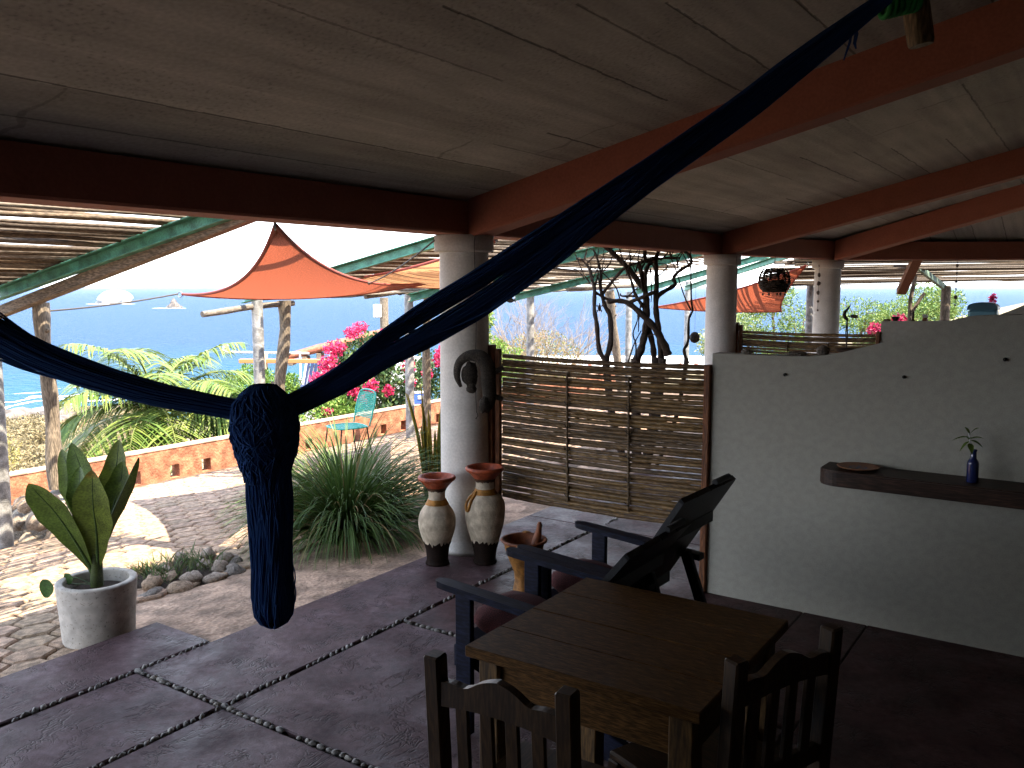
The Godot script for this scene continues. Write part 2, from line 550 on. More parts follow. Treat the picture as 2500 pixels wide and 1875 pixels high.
	mat("shell", Color(0.16, 0.13, 0.11), 0.7, {"tex": T.spots, "scale": 20.0})
	mat("thread", Color(0.06, 0.05, 0.045), 0.9)
	mat("coconut", Color(0.045, 0.026, 0.016), 0.9, {"tex": T.grain, "scale": Vector3(10, 10, 10)})
	mat("driftwood", Color(0.115, 0.095, 0.075), 0.9, {"tex": T.grain, "scale": Vector3(7, 7, 7), "relief": T.bump, "rscale": 0.5})
	mat("blue_bin", Color(0.16, 0.36, 0.46), 0.5)
	mat("blue_lid", Color(0.07, 0.15, 0.20), 0.5)
	mat("bottle_glass", Color(0.012, 0.02, 0.09), 0.12, {"spec": 0.6})
	mat("plate_clay", Color(0.22, 0.09, 0.04), 0.5)
	mat("plate_blue", Color(0.03, 0.05, 0.13), 0.45)
	mat("sign_blue", Color(0.04, 0.10, 0.40), 0.5)


func _ready() -> void:
	rng.seed = 20240611
	var cam = Camera3D.new()
	cam.name = "camera"
	cam.position = Vector3(-4.5446, 1.75, 3.4396)
	cam.rotation_degrees = Vector3(-6.4155, -56.0, 0.0)
	cam.fov = 47.5125
	cam.near = 0.05
	cam.far = 60000.0
	add_child(cam)
	var sky_m = ProceduralSkyMaterial.new()
	sky_m.sky_top_color = Color(0.70, 0.78, 0.90)
	sky_m.sky_horizon_color = Color(0.96, 0.97, 0.98)
	sky_m.sky_curve = 0.16
	sky_m.ground_bottom_color = Color(0.35, 0.42, 0.48)
	sky_m.ground_horizon_color = Color(0.93, 0.96, 1.0)
	sky_m.energy_multiplier = 1.25
	var sky = Sky.new()
	sky.sky_material = sky_m
	var env = Environment.new()
	env.background_mode = Environment.BG_SKY
	env.sky = sky
	env.tonemap_mode = Environment.TONE_MAPPER_LINEAR
	env.tonemap_exposure = 5.9
	env.sdfgi_enabled = true
	env.ssao_enabled = true
	env.ssil_enabled = true
	env.fog_enabled = true
	env.fog_density = 0.00002
	env.fog_light_color = Color(0.86, 0.92, 1.0)
	var we = WorldEnvironment.new()
	we.name = "environment"
	we.environment = env
	add_child(we)
	var sun = DirectionalLight3D.new()
	sun.name = "sun"
	sun.light_energy = 1.5
	sun.light_color = Color(1.0, 0.95, 0.86)
	sun.light_angular_distance = 0.5
	sun.shadow_enabled = true
	add_child(sun)
	sun.look_at_from_position(SUN_TO * 50.0, Vector3.ZERO, Vector3(1, 0, 0))

	textures()
	materials()
	house()
	terrain()
	paving()
	parapet()
	pergolas()
	sails()
	screens_and_walls()
	furniture()
	hammock()
	pots()
	plants()
	ornaments()
	distance()


func cy(z: float) -> float:   # underside of the main ceiling
	return 2.285 + 0.24 * (z - 0.12)


func slab(called: String, corners: Array, thick := 0.12) -> void:
	var mb = MB.new()
	var c = Vector3.ZERO
	for p in corners:
		c += p
	c /= corners.size()
	var up = Vector3(0, thick, 0)
	for i in range(1, corners.size() - 1):
		mb.tri_to(corners[0], corners[i], corners[i + 1], -up)
		mb.tri_to(corners[0] + up, corners[i] + up, corners[i + 1] + up, up)
	for i in corners.size():
		var a: Vector3 = corners[i]
		var b: Vector3 = corners[(i + 1) % corners.size()]
		mb.quad_to(a, b, b + up, a + up, (a + b) * 0.5 - c)
	struct(called, mb, M.ceiling_concrete)


# a sloping roof beam whose top lies on the ceiling: a vertical-sided prism from a to b (points of its bottom centre line)
func roof_beam(a: Vector3, b: Vector3, wide: float, ha: float, hb: float, label: String) -> void:
	var t = thing("roof_beam", label, "beam", a)
	var d = Vector3(b.x - a.x, 0, b.z - a.z).normalized()
	var s = Vector3(-d.z, 0, d.x) * wide * 0.5
	var mb = MB.new()
	var q = [a - s, a + s, b + s, b - s]
	var tops = [q[0] + Vector3(0, ha, 0), q[1] + Vector3(0, ha, 0), q[2] + Vector3(0, hb, 0), q[3] + Vector3(0, hb, 0)]
	var ch = 0.012
	var inn = [a - s + s.normalized() * ch, a + s - s.normalized() * ch, b + s - s.normalized() * ch, b - s + s.normalized() * ch]
	var low = []
	for p in q:
		low.append(p + Vector3(0, ch, 0) - a)
	for i in 4:
		inn[i] -= a
		tops[i] -= a
	mb.quad_to(inn[0], inn[1], inn[2], inn[3], Vector3.DOWN)
	mb.quad_to(tops[0], tops[1], tops[2], tops[3], Vector3.UP)
	for e in [[0, 3, -s], [1, 2, s]]:
		mb.quad_to(low[e[0]], low[e[1]], tops[e[1]], tops[e[0]], e[2])
		mb.quad_to(inn[e[0]], inn[e[1]], low[e[1]], low[e[0]], e[2] + Vector3.DOWN * 0.1)
	for e in [[0, 1, -d], [3, 2, d]]:
		mb.quad_to(inn[e[0]], inn[e[1]], tops[e[1]], tops[e[0]], e[2])
	var o = obj("beam_body", mb, M.beam_paint, t)
	o.set_meta("label", label)


func column(at: Vector3, r: float, label: String) -> void:
	var t = thing("column", label, "column", at, 0.0, "white columns along the open front")
	var mb = MB.new()
	mb.lathe([Vector2(r, 0.085), Vector2(r, 1.0), Vector2(r * 0.99, 1.965)], Vector3.ZERO, 40)
	obj("shaft", mb, M.column_paint, t)
	mb = MB.new()
	mb.lathe([Vector2(0.001, 0.0), Vector2(r * 1.13, 0.0), Vector2(r * 1.13, 0.03), Vector2(r * 1.05, 0.036), Vector2(r * 1.05, 0.08), Vector2(r * 0.98, 0.09)], Vector3.ZERO, 40)
	obj("plinth", mb, M.column_paint, t)
	mb = MB.new()
	mb.lathe([Vector2(r * 0.98, 1.962), Vector2(r * 1.19, 1.968), Vector2(r * 1.2, 1.974), Vector2(r * 1.2, 2.07), Vector2(0.001, 2.0705)], Vector3.ZERO, 40)
	obj("capital", mb, M.column_paint, t)


func house() -> void:
	# ceiling slabs, each butting on the next over a beam
	slab("ceiling_main", [Vector3(-8.0, cy(-0.58), -0.58), Vector3(4.3, cy(-0.58), -0.58), Vector3(4.3, cy(5.6), 5.6), Vector3(-8.0, cy(5.6), 5.6)])
	var hip = Vector3(4.9, 3.42, 5.6)
	slab("ceiling_middle", [Vector3(4.302, cy(-0.58), -0.58), Vector3(7.15, 2.13, -0.13), Vector3(6.8, 2.31, 0.56), hip, Vector3(4.302, cy(5.6), 5.6)])
	slab("ceiling_far", [Vector3(6.802, 2.312, 0.562), Vector3(7.152, 2.13, -0.128), Vector3(11.4, 2.17, 6.4), Vector3(10.9, 2.31, 6.63), Vector3(7.0, 3.6, 8.0), hip + Vector3(0.003, 0.003, 0.0)])
	# beams along the front
	roof_beam(Vector3(-8.0, 2.072, 0.0), Vector3(0.0, 2.072, 0.0), 0.25, 0.20, 0.20, "rust red front beam above the hammock, left of the nearest column")
	roof_beam(Vector3(0.003, 2.075, 0.0), Vector3(4.3, 2.075, 0.03), 0.246, 0.20, 0.20, "rust red front beam above the branch sculpture, between nearest and second column")
	roof_beam(Vector3(4.303, 2.078, 0.03), Vector3(6.8, 2.078, 0.56), 0.242, 0.20, 0.22, "short rust red beam above the hanging basket lamp, between second and third column")
	roof_beam(Vector3(6.8, 2.072, 0.56), Vector3(10.7, 2.072, 6.34), 0.25, 0.22, 0.22, "far rust red beam running level to the right of the third column")
	# rafters
	roof_beam(Vector3(-0.02, 2.052, 0.126), Vector3(-0.02, 2.052 + 0.24 * 5.4, 5.526), 0.2, 0.24, 0.24, "big rust red rafter rising from the nearest column behind the hammock")
	roof_beam(Vector3(4.3, 2.056, 0.156), Vector3(4.3, 2.056 + 0.24 * 5.3, 5.456), 0.2, 0.24, 0.24, "rust red rafter rising from the second column")
	roof_beam(Vector3(6.72, 2.06, 0.71), Vector3(4.95, 3.2, 5.4), 0.2, 0.24, 0.24, "rust red hip rafter rising from the third column")
	column(Vector3(0, 0, 0), 0.16, "nearest white column, standing behind the two clay vases")
	column(Vector3(4.3, 0, 0.12), 0.16, "second white column, to the right of the branch sculpture")
	column(Vector3(6.8, 0, 0.56), 0.16, "farthest white column, seen above the dark woven screen")
	# unseen walls that close the room, the back and left ones keeping it dark
	var mb = MB.new()
	mb.box(Vector3(1.0, 1.8, 5.68), Vector3(18.4, 4.2, 0.15))
	struct("unseen_wall_back", mb, M.inner_wall)
	mb = MB.new()
	mb.box(Vector3(-6.4, 1.75, 2.85), Vector3(0.15, 4.2, 5.4))
	struct("unseen_wall_side", mb, M.inner_wall)
	mb = MB.new()
	mb.prism(PackedVector2Array([Vector2(0.6, 0), Vector2(6.0, 0), Vector2(6.0, 3.4), Vector2(0.6, 2.3)]), Vector3(10.9, 0, 6.3), Vector3(-0.97, 0, 0.24), Vector3.UP, Vector3(0.04, 0, 0.15))
	struct("wall_far", mb, M.inner_wall)
	# floor: a base sheet and slabs of dyed concrete with open joints
	mb = MB.new()
	mb.box(Vector3(-3.2, -0.075, 2.76), Vector3(10.0, 0.10, 5.75), Basis(), 0.001)
	mb.box(Vector3(6.4, -0.075, 2.76), Vector3(9.2, 0.10, 5.75), Basis(), 0.001)
	var fl = struct("floor", mb, M.floor_base)
	mb = MB.new()
	mb.box(Vector3(-5.05, -0.09, -0.345), Vector3(6.3, 0.13, 0.44), Basis(), 0.004)
	obj("floor_footing", mb, M.floor_base, fl)
	var rects = [
		[-8.2, -1.93, -0.57, -0.137, 0], [-8.2, -2.349, -0.103, 0.477, 0], [-2.322, 0.95, -0.118, 0.477, 0], [0.955, 4.3, -0.118, 2.2, 1],
		[-8.2, -2.349, 0.503, 2.5, 0], [-2.322, -1.214, 0.503, 2.5, 0], [-1.188, 0.95, 0.503, 2.2, 1],
		[-8.2, -2.349, 2.53, 5.6, 0], [-2.322, 1.0, 2.53, 5.6, 1], [-1.183, 0.95, 2.203, 2.527, 1], [0.955, 4.3, 2.203, 5.6, 1], [4.303, 11.0, -0.05, 5.6, 1]]
	for r in rects:
		mb = MB.new()
		mb.box(Vector3((r[0] + r[1]) * 0.5, -0.013, (r[2] + r[3]) * 0.5), Vector3(r[1] - r[0], 0.026, r[3] - r[2]), Basis(), 0.006)
		obj("floor_slab", mb, M.floor_red if r[4] else M.floor_concrete, fl)
	# rows of pebbles set beside the joints
	var pm = []
	for k in 5:
		mb = MB.new()
		mb.blob(Vector3.ZERO, Vector3(0.018 + 0.003 * (k % 3), 0.012, 0.0098 + 0.002 * (k % 2)), fnl(300 + k, 0.02, 2), 0.35, Basis(), 4, 7)
		pm.append(mb.mesh())
	var rows = [[Vector2(-3.9, 0.490), Vector2(1.9, 0.490)], [Vector2(-3.6, -0.122), Vector2(-1.95, -0.122)], [Vector2(-2.334, -0.10), Vector2(-2.334, 2.3)], [Vector2(-1.2, 0.51), Vector2(-1.2, 1.55)]]
	var count = 0
	for r in rows:
		var a: Vector2 = r[0]
		var b: Vector2 = r[1]
		var s = 0.0
		var ln = a.distance_to(b)
		while s < ln and count < 298:
			var p = a.lerp(b, s / ln) + Vector2(rnd(-0.004, 0.004), rnd(-0.004, 0.004))
			if rng.randf() > 0.13:
				var yaw = (b - a).angle() * -1.0 + 0.5 + rnd(-0.45, 0.45)
				again("pebble", pm[rng.randi() % 5], M[["pebble_a", "pebble_b", "pebble_c", "pebble_a"][rng.randi() % 4]], fl, Transform3D(Basis(Vector3.UP, yaw).scaled(Vector3.ONE * rnd(0.75, 1.2)), Vector3(p.x, rnd(-0.005, 0.001), p.y)))
				count += 1
			s += rnd(0.032, 0.043)


func terrain() -> void:
	# one sheet of land from the patio down to the shore, and the sea to the horizon
	var nz = fnl(401, 0.02, 4)
	var rows = []
	var zs = []
	var z = 9.0
	while z > -420.0:
		zs.append(z)
		z -= maxf(0.8, absf(z + 6.5) * 0.11)
	for zz in zs:
		var row = PackedVector3Array()
		for i in 61:
			var u = (i / 60.0) * 2.0 - 1.0
			var x = 6.0 + signf(u) * (absf(u) * 30.0 + pow(absf(u), 3.0) * 420.0)
			var s = -zz - 6.9
			var h: float
			if s < 0:
				h = gy(minf(zz, 0.0)) - 0.13
			else:
				var shore = 236.0 + 30.0 * sin(x * 0.012) - clampf(x - 60.0, 0.0, 400.0) * 0.62
				h = -0.92 - s * 0.52
				h = maxf(h, -29.5 - 6.0 * smoothstep(0.45, 1.0, s / maxf(shore, 40.0)))
				h = lerpf(h, -44.0, smoothstep(0.97, 1.25, s / maxf(shore, 40.0)))
				h += nz.get_noise_2d(x, zz) * clampf(s * 0.12, 0.0, 1.6)
			row.append(Vector3(x, h, zz))
		rows.append(row)
	var mb = MB.new()
	mb.grid(rows)
	struct("hillside", mb, M.scrubland)
	mb = MB.new()
	rows = []
	var cols = []
	var deep = Color(0.0125, 0.037, 0.082)
	for k in 40:
		var d = 130.0 * pow(30000.0 / 130.0, k / 39.0)
		var ring = PackedVector3Array()
		for j in 72:
			var a = TAU * j / 72
			ring.append(Vector3(cos(a) * d, -35.0, -sin(a) * d))
		rows.append(ring)
		cols.append(Color(0.016, 0.056, 0.088).lerp(deep, smoothstep(260.0, 620.0, d)))
	rows.reverse()
	cols.reverse()
	mb.grid(rows, true, Color.WHITE, cols)
	struct("sea", mb, M.sea_water)
	# lines of surf along the shore on the left
	mb = MB.new()
	var fz = fnl(402, 0.05, 3)
	for k in 4:
		var line = []
		var r0: float = [244.0, 253.0, 264.0, 284.0][k]
		for i in 50:
			var x = -60.0 + i * 5.0
			var zc: float = -r0 - 20.0 * sin(x * 0.012) + fz.get_noise_2d(x, k * 40.0) * 10.0
			var w: float = [3.2, 2.6, 1.8, 0.9][k] * maxf(0.0, 0.5 + 1.6 * fz.get_noise_2d(x * 2.0, k * 70.0 + 9.0))
			line.append(PackedVector3Array([Vector3(x, -34.9, zc + w), Vector3(x, -34.9 + 0.12 * w, zc), Vector3(x, -34.9, zc - w)]))
		mb.grid(line)
	var sf = struct("surf", mb, M.foam)
	sf.set_meta("kind", "stuff")
	tag(sf, "white surf breaking along the shore beyond the scrub", "surf")


func paving() -> void:
	var mb = MB.new()
	# bedding sand under the pavers
	mb.quad_to(Vector3(-16, gy(-0.2), -0.2), Vector3(14, gy(-0.2), -0.2), Vector3(14, gy(-6.4), -6.4), Vector3(-16, gy(-6.4), -6.4), Vector3.UP)
	var pav = struct("patio_paving", mb, M.joint_sand)
	var r = 0.133
	var meshes = []
	var nz = fnl(410, 3.0, 2)
	for k in 4:
		mb = MB.new()
		var top = PackedVector3Array()
		var mid = PackedVector3Array()
		var low = PackedVector3Array()
		for j in 6:
			var a = TAU * (j + 0.5) / 6
			var d = Vector3(cos(a), 0, -sin(a))
			var rr = r * (0.935 + 0.03 * nz.get_noise_2d(j * 5.0, k * 9.0))
			top.append(d * (rr - 0.011) + Vector3(0, 0.034, 0))
			mid.append(d * rr + Vector3(0, 0.023, 0))
			low.append(d * rr + Vector3(0, -0.01, 0))
		mb.fan(top, Vector3.UP)
		for j in 6:
			var j2 = (j + 1) % 6
			mb.quad_to(top[j], top[j2], mid[j2], mid[j], top[j] + mid[j] + Vector3.UP * 0.1)
			mb.quad_to(mid[j], mid[j2], low[j2], low[j], mid[j] + mid[j2] - Vector3.UP * 0.04)
		meshes.append(mb.mesh())
	var spots = []
	var dx = r * sqrt(3.0)
	var dz = r * 1.5
	var row = 0
	var z = -0.72
	while z > -6.1:
		var x = -4.6 + (dx * 0.5 if row % 2 else 0.0)
		while x < 9.0:
			if not (x > -2.05 and z > -1.25):
				spots.append(Vector3(x, gy(z), z))
			x += dx
		z -= dz
		row += 1
	var eye = Vector3(-4.54, 1.75, 3.44)
	spots.sort_custom(func(a, b): return near_rank(a, eye) < near_rank(b, eye))
	var slope = Basis(Vector3.RIGHT, -atan(GROUND_SLOPE))
	var rest = MB.new()
	for i in spots.size():
		var bs = slope * Basis(Vector3.UP, rnd(-0.05, 0.05)) * Basis(Vector3.RIGHT, rnd(-0.016, 0.016)) * Basis(Vector3.BACK, rnd(-0.016, 0.016))
		var at: Vector3 = spots[i] + Vector3(rnd(-0.004, 0.004), rnd(-0.005, 0.004), rnd(-0.004, 0.004))
		if i < 300:
			again("paver", meshes[rng.randi() % 4], M["paver_%d" % (rng.randi() % 5)], pav, Transform3D(bs, at))
		else:
			add_copy(rest, meshes[rng.randi() % 4], Transform3D(bs, at))
	var o = obj("far_pavers", rest, M.paver_0, pav)
	o.set_meta("kind", "stuff")
	# trodden sand and cement along the floor edge
	mb = MB.new()
	var lines = []
	var ns = fnl(411, 1.2, 3)
	for i in 60:
		var x = -1.93 + i * 0.17
		var far = -1.2 + 0.10 * ns.get_noise_1d(x) + 0.12 * clampf(x - 0.5, 0, 2)
		lines.append(PackedVector3Array([Vector3(x, gy(far) + 0.012, far), Vector3(x, gy(far * 0.6) + 0.022 + 0.01 * ns.get_noise_2d(x, 4.0), far * 0.6), Vector3(x, -0.045, -0.32), Vector3(x, -0.034, -0.112)]))
	lines.reverse()
	mb.grid(lines)
	struct("sand_strip", mb, M.sand_cement)


func near_rank(p: Vector3, eye: Vector3) -> float:
	# pavers under the pot, the screen and outside the frame show least
	var d = p - eye
	var right = d.x * 0.559 + d.z * 0.829
	var ahead = d.x * 0.829 - d.z * 0.559
	return ahead + (100.0 if absf(right) > 0.62 * ahead or right > 0.06 * ahead else 0.0)


func add_copy(mb: MB, me: Mesh, tr: Transform3D) -> void:
	var a = me.surface_get_arrays(0)
	var k = mb.v.size()
	for p in a[Mesh.ARRAY_VERTEX]:
		mb.v.append(tr * p)
	for p in a[Mesh.ARRAY_NORMAL]:
		mb.n.append((tr.basis * p).normalized())
	mb.c.append_array(a[Mesh.ARRAY_COLOR])
	for i in a[Mesh.ARRAY_INDEX]:
		mb.idx.append(k + i)


func parapet() -> void:
	# low seat wall with square drain openings, built from the blocks between the openings
	var z0 = -6.45
	var base = Vector3(2.0, gy(-6.3), -6.37)
	var t = thing("parapet", "low rust orange patio wall with square openings and a pale top", "wall", base)
	var lo = -0.80
	var top = -0.325
	var holes = [-2.3, -1.2, -0.1, 0.95, 1.55, 2.10, 2.58, 3.4, 4.4, 6.05, 6.55, 7.5, 8.6, 9.7, 10.8, 11.9, 13.0]
	var hy0 = -0.70
	var hy1 = -0.53
	var mb = MB.new()
	mb.box(Vector3(4.5, (lo + hy0) * 0.5, -6.4) - base, Vector3(20.0, hy0 - lo, 0.16), Basis(), 0.0004)
	mb.box(Vector3(4.5, (hy1 + top) * 0.5, -6.4) - base, Vector3(20.0, top - hy1, 0.16), Basis(), 0.0004)
	var x = -5.5
	for h in holes + [14.5]:
		mb.box(Vector3((x + h) * 0.5, (hy0 + hy1) * 0.5, -6.4) - base, Vector3(h - x, hy1 - hy0, 0.16), Basis(), 0.0004)
		x = h + 0.14
	obj("wall_body", mb, M.parapet_paint, t)
	mb = MB.new()
	mb.box(Vector3(4.5, top + 0.016, -6.4) - base, Vector3(20.0, 0.03, 0.175), Basis(), 0.012)
	obj("wall_top", mb, M.parapet_cap, t)


func stick_path(a: Vector3, b: Vector3, wob: float, n := 7) -> Array:
	var p = []
	var w = Vector3.ZERO
	for i in n + 1:
		w += Vector3(0, rnd(-wob, wob), rnd(-wob, wob))
		p.append(a.lerp(b, float(i) / n) + w * sin(PI * i / n))
	return p


# a roof of crooked sticks: each stick a part
func stick_roof(called: String, label: String, lines: Array, base: Vector3, mats: Array, wob := 0.018) -> Node3D:
	var t = thing(called, label, "pergola roof", base)
	for l in lines:
		var mb = MB.new()
		var n = 8
		var path = stick_path(l[0] - base, l[1] - base, wob, n)
		var rs = []
		var r0: float = l[2]
		for i in n + 1:
			rs.append(r0 * (1.0 - 0.35 * i / n) * rnd(0.9, 1.1))
		mb.tube(path, rs, 6)
		obj("stick", mb, M[mats[rng.randi() % mats.size()]], t)
	return t


func steel_beam(a: Vector3, b: Vector3, wide: float, high: float, m: Material, label: String, called := "pergola_beam") -> void:
	var t = thing(called, label, "beam", a)
	var z = (b - a).normalized()
	var x = Vector3.UP.cross(z).normalized()
	var y = z.cross(x)
	var fl = MB.new()   # a channel: web and two flanges
	fl.bar(Vector3.ZERO, b - a, 0.012, high)
	obj("web", fl, m, t)
	for s in [-1, 1]:
		fl = MB.new()
		fl.bar(x * (wide * 0.5 - 0.002) + y * s * (high * 0.5 - 0.004), (b - a) + x * (wide * 0.5 - 0.002) + y * s * (high * 0.5 - 0.004), wide, 0.012)
		obj("flange", fl, m, t)


func steel_post(foot: Vector3, top: float, r: float, label: String) -> void:
	var t = thing("steel_post", label, "post", foot, 0.0, "grey steel posts of the pergola")
	var h = top - foot.y
	var mb = MB.new()
	mb.lathe([Vector2(0.001, 0), Vector2(r, 0), Vector2(r, h), Vector2(r - 0.006, h + 0.004), Vector2(0.001, h + 0.004)], Vector3.ZERO, 24)
	obj("pipe", mb, M.grey_steel, t)
	mb = MB.new()   # thin raised spiral round the pipe
	var helix = []
	for j in int(h / 0.17 * 20.0):
		var a = TAU * j / 20.0
		helix.append(Vector3(cos(a) * r, 0.05 + 0.17 * j / 20.0, sin(a) * r))
	mb.tube(helix, 0.0025, 4, false)
	obj("spiral_ridge", mb, M.grey_steel, t)


func wood_post(foot: Vector3, top: Vector3, r: float, label: String, bend := 0.04) -> void:
	var t = thing("wooden_post", label, "post", foot, 0.0, "crooked wooden posts of the pergola")
	var mb = MB.new()
	var path = []
	var rs = []
	for i in 13:
		var f = i / 12.0
		path.append((top - foot) * f + Vector3(sin(f * 5.0 + foot.x) * bend, 0, cos(f * 4.0 + foot.z) * bend) * sin(PI * f))
		rs.append(r * (1.12 - 0.16 * f) * (1.0 + 0.1 * sin(f * 17.0 + foot.x * 3.0)) * (1.0 if i < 11 else 1.0 + 0.12 * (i - 10)))
	mb.tube(path, rs, 12)
	obj("trunk", mb, M.weathered, t)
	for k in 3:
		mb = MB.new()
		var f = rnd(0.3, 0.9)
		var a = rnd(0, TAU)
		var p: Vector3 = path[int(f * 12)]
		var d = Vector3(cos(a), 0.5, sin(a)).normalized()
		mb.tube([p + d * r * 0.6, p + d * (r + 0.02), p + d * (r + 0.045)], [0.022, 0.018, 0.012], 7)
		obj("knot", mb, M.weathered, t)


func pergolas() -> void:
	var mats = ["stick_0", "stick_1", "stick_2", "stick_3", "stick_1"]
	# left: over x < -0.5, falling from the eave to the posts
	var lines = []
	var z = -0.50
	while z > -5.2:
		var y = 2.505 + 0.18 * (z + 0.32) + 0.09
		lines.append([Vector3((-0.34 if z < -1.55 else -1.8) + rnd(-0.1, 0.12), y + rnd(-0.02, 0.02), z), Vector3(-5.2, y + rnd(-0.03, 0.03), z + rnd(-0.07, 0.07)), rnd(0.017, 0.03)])
		z -= rnd(0.046, 0.085)
	stick_roof("stick_roof", "roof of weathered crooked sticks at the upper left, above the green beam", lines, Vector3(-3.0, 2.2, -2.5), mats)
	steel_beam(Vector3(-0.5, 2.505, -0.32), Vector3(-0.5, 1.672, -4.95), 0.07, 0.11, M.green_steel, "green steel beam under the left stick roof, above a grey timber")
	var t = thing("timber_beam", "grey squared timber slanting just below the left green beam, resting on a wooden post", "beam", Vector3(-0.46, 2.485, -0.34))
	var mb = MB.new()
	mb.bar(Vector3.ZERO, Vector3(0.0, -1.10, -5.3), 0.09, 0.10, Vector3.UP, 0.008)
	obj("timber", mb, M.weathered_z, t)
	# right: between beams over x > 2.3
	lines = []
	z = -0.5
	while z > -5.2:
		var y = 2.60 + 0.2 * z + 0.09
		lines.append([Vector3(2.52 + rnd(-0.12, 0.10), y - 0.06 + rnd(-0.02, 0.02), z), Vector3(6.1 + rnd(-0.3, 0.4), y + rnd(-0.03, 0.03), z + rnd(-0.06, 0.06)), rnd(0.017, 0.03)])
		lines.append([Vector3(5.7 + rnd(-0.4, 0.4), y + rnd(0.0, 0.04), z - 0.02), Vector3(10.4 + rnd(-0.4, 0.6), y + rnd(-0.03, 0.03), z + rnd(-0.06, 0.06)), rnd(0.017, 0.03)])
		z -= rnd(0.055, 0.10)
	stick_roof("stick_roof", "roof of weathered crooked sticks behind the branch sculpture and the nearest column", lines, Vector3(6.0, 2.1, -2.6), mats)
	steel_beam(Vector3(2.3, 2.52, -0.34), Vector3(2.3, 1.60, -5.0), 0.07, 0.11, M.green_steel, "green steel beam left of the nearest column, above the pale orange sail")
	steel_beam(Vector3(5.3, 2.50, -0.34), Vector3(5.3, 1.57, -5.0), 0.07, 0.11, M.green_steel, "green steel beam meeting a grey post just right of the hammock strings")
	steel_beam(Vector3(8.0, 2.52, -0.34), Vector3(8.0, 1.55, -4.95), 0.07, 0.11, M.green_steel, "green steel beam crossing behind the middle of the branch sculpture")
	steel_beam(Vector3(11.2, 2.30, -1.6), Vector3(12.3, 1.62, -4.75), 0.07, 0.11, M.green_steel, "green steel beam bordering the open sky right of the branch sculpture")
	steel_beam(Vector3(10.6, 2.42, -0.55), Vector3(15.5, 1.68, -5.0), 0.07, 0.11, M.green_steel, "turquoise green beam against the sky, left of the hanging basket lamp")
	var px = [-1.0, 2.48, 5.55, 8.55, 12.46, 15.65]
	var pz = [-4.15, -5.0, -5.25, -5.0, -5.0, -5.0]
	var ptop = [1.9, 1.62, 1.62, 1.62, 1.62, 1.86]
	var says = ["grey post at the left edge of the photo, striped by shadow", "pale grey post below the orange sail, left of a forked wooden post", "grey post in front of the bougainvillea, left of the nearest column", "grey post in front of the dry bush, right of the hammock strings", "grey post behind the middle of the branch sculpture, beside a leaning wooden post", "pale grey post below the small dark sail, just left of the second column"]
	for i in 6:
		steel_post(Vector3(px[i], gy(pz[i]), pz[i]), ptop[i], 0.068 if i else 0.085, says[i])
	wood_post(Vector3(-0.33, -0.12, -4.5), Vector3(-0.36, 1.60, -4.52), 0.062, "wooden post standing on the stone planter at the left", 0.035)
	wood_post(Vector3(2.84, gy(-5.0), -5.0), Vector3(2.90, 1.57, -5.0), 0.072, "forked wooden post under the orange sail, right of a pale grey post", 0.05)
	wood_post(Vector3(6.1, gy(-5.4), -5.4), Vector3(5.95, 1.6, -5.2), 0.062, "dark wooden post left of the nearest column, among the bougainvillea", 0.03)
	wood_post(Vector3(12.2, gy(-5.0), -5.0), Vector3(11.55, 1.66, -5.0), 0.085, "leaning wooden post behind the branch sculpture", 0.03)
	for e in [[Vector3(1.70, 1.43, -5.0), Vector3(3.05, 1.535, -5.0), 0.036, "horizontal driftwood pole lashed to the posts under the orange sail"], [Vector3(4.35, 1.60, -5.0), Vector3(5.75, 1.70, -5.1), 0.032, "horizontal driftwood pole lashed to the grey post left of the nearest column"], [Vector3(9.7, 1.69, -4.9), Vector3(12.6, 1.76, -4.9), 0.05, "driftwood pole end showing left of the branch sculpture"]]:
		var pt = thing("driftwood_pole", e[3], "pole", e[0])
		mb = MB.new()
		mb.tube(stick_path(Vector3.ZERO, e[1] - e[0], 0.008, 8), [e[2], e[2], e[2] * 1.08, e[2], e[2] * 1.05, e[2] * 1.1, e[2], e[2] * 1.05, e[2]], 10)
		obj("pole_wood", mb, M.stick_1, pt)
		for k in 3:
			mb = MB.new()
			var c: Vector3 = (e[1] - e[0]) * (0.55 + 0.012 * k)
			var ring = []
			for j in 13:
				var a = TAU * j / 12.0
				ring.append(c + Vector3(0.01 * sin(a), cos(a), sin(a)) * (e[2] + 0.005))
			mb.tube(ring, 0.005, 5, false)
			obj("lashing", mb, M.dark_stick, pt)
	# far pergola, beyond the third column
	var rt = Vector3(0.559, 0, 0.829)
	var fw = Vector3(0.829, 0, -0.559)
	var eye = Vector3(-4.5446, 0, 3.4396)
	lines = []
	var d = 11.1
	while d < 15.0:
		var f = (d - 11.1) / 3.9
		var y = 2.29 - 0.128 * (d - 11.1) + 0.03 * sin(d * 9.0)
		var p = eye + fw * d
		lines.append([p + rt * (3.75 + 0.5 * f + rnd(-0.2, 0.2)) + Vector3(0, y + rnd(-0.02, 0.02) - 0.05 * f, 0), p + rt * 9.6 + Vector3(0, y + 0.05 + rnd(-0.02, 0.02), 0), rnd(0.010, 0.022)])
		d += rnd(0.028, 0.055)
	stick_roof("stick_roof", "far roof of thin level sticks beyond the third column, at the right", lines, Vector3(9.6, 1.9, 0.6), ["stick_1", "stick_0", "stick_3", "stick_1"], 0.006)
	steel_post(Vector3(10.79, gy(-0.73) - 0.4, -0.73), 1.78, 0.066, "pale grey post behind the third column")
	steel_beam(Vector3(9.2, 2.25, 0.94), Vector3(10.45, 1.72, 1.42), 0.05, 0.08, M.pale_green_steel, "pale green beam resting on the thick post at the far right")
	t = thing("wooden_post", "thick round post carrying a pale green beam, beyond the right hand wall", "post", Vector3(10.45, -0.2, 1.42), 0.0, "crooked wooden posts of the pergola")
